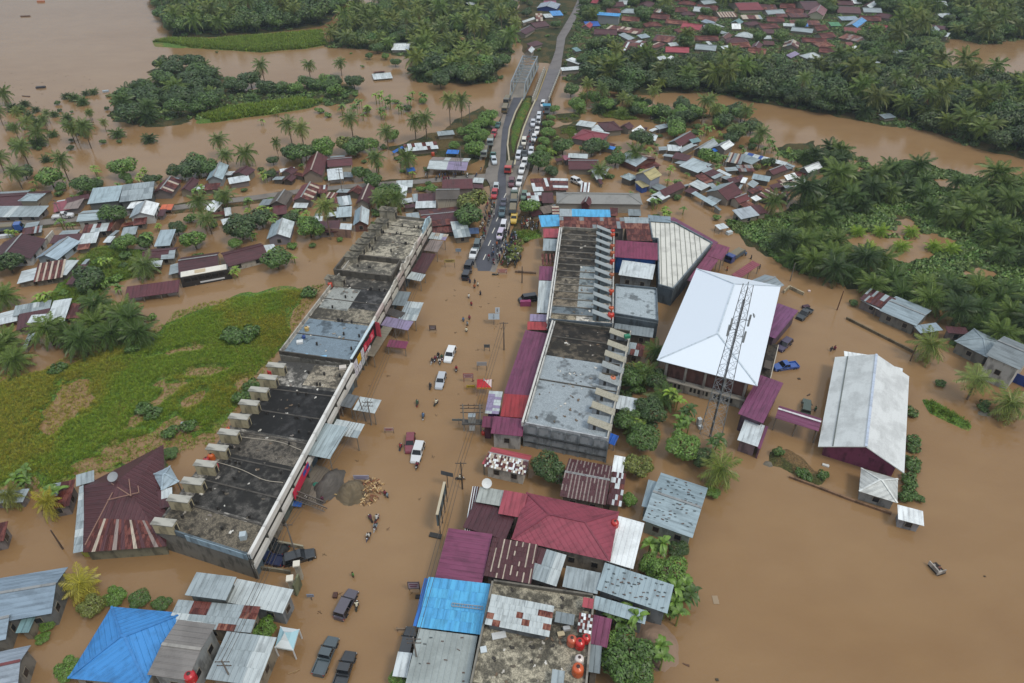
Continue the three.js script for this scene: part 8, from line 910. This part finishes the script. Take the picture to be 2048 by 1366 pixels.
stuff('grass_tufts','rough green grass tufts on the field behind the left row',['650,568 560,585 430,600 345,625 335,645 120,720 80,745 -30,745 -30,990 60,985 150,965 320,900 345,912 430,885 505,775 560,700'],42000,tuft,leafMat('#73943f'),0.45,1.0,(x,z,y)=>y>0.12||(y>-0.02&&R()<0.25),(x,z)=>{const k=sm(fbm(NZ2,x / 12 + 30,z / 12 + 30,256,4),0.45,0.65);return[1 + 0.4*k,1 - 0.05*k,1 + 0.1*k];});stuff('garden_weeds','green weeds on the village gardens and verges',['70,600 110,560 160,530 190,480 300,495 300,540 200,590 100,640','1840,797 1915,830 1945,850 1935,862 1860,825','1028,466 1082,465 1055,480 1032,478','1130,200 1450,225 1500,260 1280,240 1130,300 1075,345'],5200,tuft,leafMat('#64823a'),0.7,1.5,(x,z,y)=>y>0.12);
const woodGeo=(i)=>mergeGeometries([CR[i].clone().translate(0,3.2,0),(()=>{const b=new B().tube(V(0,-1,0),V(0,2.6,0),0.22,0.14,5),g=b.geo(),n=g.attributes.position.count;g.setAttribute('color',new THREE.Float32BufferAttribute(new Float32Array(n*3).fill(0.6),3));return g;})()]);
const okTree=(x,z,y)=>{const p=proj(V(x,0,z));return y>0.05&&p[1]>-15&&p[0]>-60&&p[0]<2110&&!hides(x,z,6,3.4)&&!ROADS.some((r)=>sdPoly(x,z,r)>-2);};
const okTree2=(x,z,y)=>okTree(x,z,y)||(R()<0.12&&y>0.05&&proj(V(x,0,z))[1]>-15&&!EXC.some((e)=>sdPoly(x,z,e)>-2.5)&&!ROADS.some((r)=>sdPoly(x,z,r)>-2));
stuff('forest_canopy','massed round tree crowns of the top left forest',['300,-20 700,-20 690,10 660,40 640,52 580,60 520,68 352,76 330,40'],420,woodGeo(0),leafMat(GREENS.mid),0.9,1.6,okTree);
stuff('upper_wood','massed trees around the houses of the upper village',['1160,-15 2120,-15 2120,185 1860,150 1830,118 1700,135 1500,105 1330,110 1180,110'],900,woodGeo(1),leafMat(GREENS.mid),0.55,1.15,okTree2);
stuff('river_wood','massed dark trees of the wood on the far river bank',['1148,168 1150,150 1330,110 1500,105 1700,135 1830,118 1860,150 2060,185 2090,325 1960,296 1840,258 1700,236 1560,212 1430,186 1260,184'],380,woodGeo(2),leafMat(GREENS.dark),0.7,1.35,okTree);
stuff('swamp_wood','massed trees and bushes of the swampy wood left of the bridge',['655,92 700,25 850,5 1015,-15 1035,60 1018,110 1000,165 930,172 840,165 820,118 720,102'],260,woodGeo(3),leafMat(GREENS.mid),0.6,1.2,okTree);
const palmGeo=mergeGeometries([mergedF(FR.oil,frondSpots(24,500,-0.6,1.1)).translate(0,5.2,0),(()=>{const g=trunkGeo(5.2,0.25,0.2,0.2),n=g.attributes.position.count;g.setAttribute('color',new THREE.Float32BufferAttribute(new Float32Array(n*3).fill(1),3));return g;})()]);
stuff('palm_wood','massed feathery palms between the trees of the far woods',['1148,168 1150,150 1330,110 1500,105 1700,135 1830,118 1860,150 2060,185 2090,325 1960,296 1840,258 1700,236 1560,212 1430,186 1260,184','1160,-15 2120,-15 2120,185 1860,150 1700,130 1180,110','300,-20 700,-20 690,10 660,40 520,68 352,76','655,92 700,25 850,5 1015,-15 1035,60 1000,165 840,165'],620,palmGeo,leafMat('#5a7036'),0.75,1.45,okTree);
const twig=new B().beam(V(-0.5,0.02,0),V(0.5,0.03,0.1),0.09,0.06).beam(V(-0.1,0.04,0),V(0.2,0.05,0.35),0.06,0.05).box(0.2,0.03,-0.25,0.16,0.06,0.12,0.4).geo();
stuff('floating_litter','scattered twigs and litter drifting on the flood water',['500,1140 700,720 900,560 1060,560 1000,760 930,960 860,1160 780,1366 560,1366','0,120 300,180 260,300 0,340','380,560 640,480 660,560 420,600'],150,twig,M('#4d3d2c',{rough:0.9}),0.3,0.9,(x,z,y)=>y<0.01&&!EXC.some((e)=>inPoly(x,z,e)));
{const bit=new B().box(0,0.06,0,0.5,0.1,0.35).box(0.3,0.05,0.2,0.25,0.08,0.2,0.6).geo(),list=[],q=new THREE.Quaternion();for(const rt of[LF,LN,RF,RN,TERR]){const[nw,ne,se,sw]=rt.q;for(let i=0;i<60;i++)list.push(new THREE.Matrix4().compose(lerp3(lerp3(nw,ne,rr(0.06,0.9)),lerp3(sw,se,rr(0.06,0.9)),rr(0.03,0.97)).setY(rt.rt + 0.03),q.clone().setFromAxisAngle(V(0,1,0),R()*6),V(1,1,1).multiplyScalar(rr(0.3,1.1))));}
const m=new THREE.InstancedMesh(bit,M('#ffffff',{rough:0.9}),list.length),c=new THREE.Color();list.forEach((k,i)=>{m.setMatrixAt(i,k);m.setColorAt(i,c.set(pick(['#8d8880','#3a3733','#b5b1a8','#5d564c','#77706a','#c9c7c0','#6a5a4a'])));});m.name='roof_litter';tag(m,'small bits of rubble and litter on the flat concrete roofs',null,null,'stuff');scene.add(m);}
stuff('reeds','bright green reeds on the two banks at the upper left',['303,84 345,77 420,80 540,70 645,62 655,90 610,98 525,105 400,98','390,232 470,215 600,198 650,203 620,217 560,226 430,245'],9000,reed,leafMat('#68863a'),0.6,1.1,(x,z,y)=>y>0.1);
stuff('undergrowth','low dark undergrowth below the trees of all the woods',['300,-25 700,-25 690,10 660,40 580,60 352,76','655,92 700,25 850,5 1015,-15 1035,60 1000,165 840,165','218,246 230,198 305,172 400,132 480,182 726,178 690,210 390,238','1130,160 1140,90 1170,-40 2140,-40 2140,325 1960,296 1700,236 1430,186'],15000,low,leafMat('#4a6434'),0.9,2.2,(x,z,y)=>y>0.05&&!EXC.some((e)=>inPoly(x,z,e))&&!ROADS.some((r)=>inPoly(x,z,r)));
stuff('plantation_ferns','ferny undergrowth between the oil palms of the plantation',['1545,300 1790,318 1960,358 2200,400 2200,720 2060,690 1740,575 1580,535 1445,440 1640,350'],5200,low,leafMat('#4f6b34'),0.8,1.9,(x,z,y)=>y>0.02&&!EXC.some((e)=>inPoly(x,z,e)));
console.log(JSON.stringify(inst),scene.children.length);
renderer.render(scene,camera);
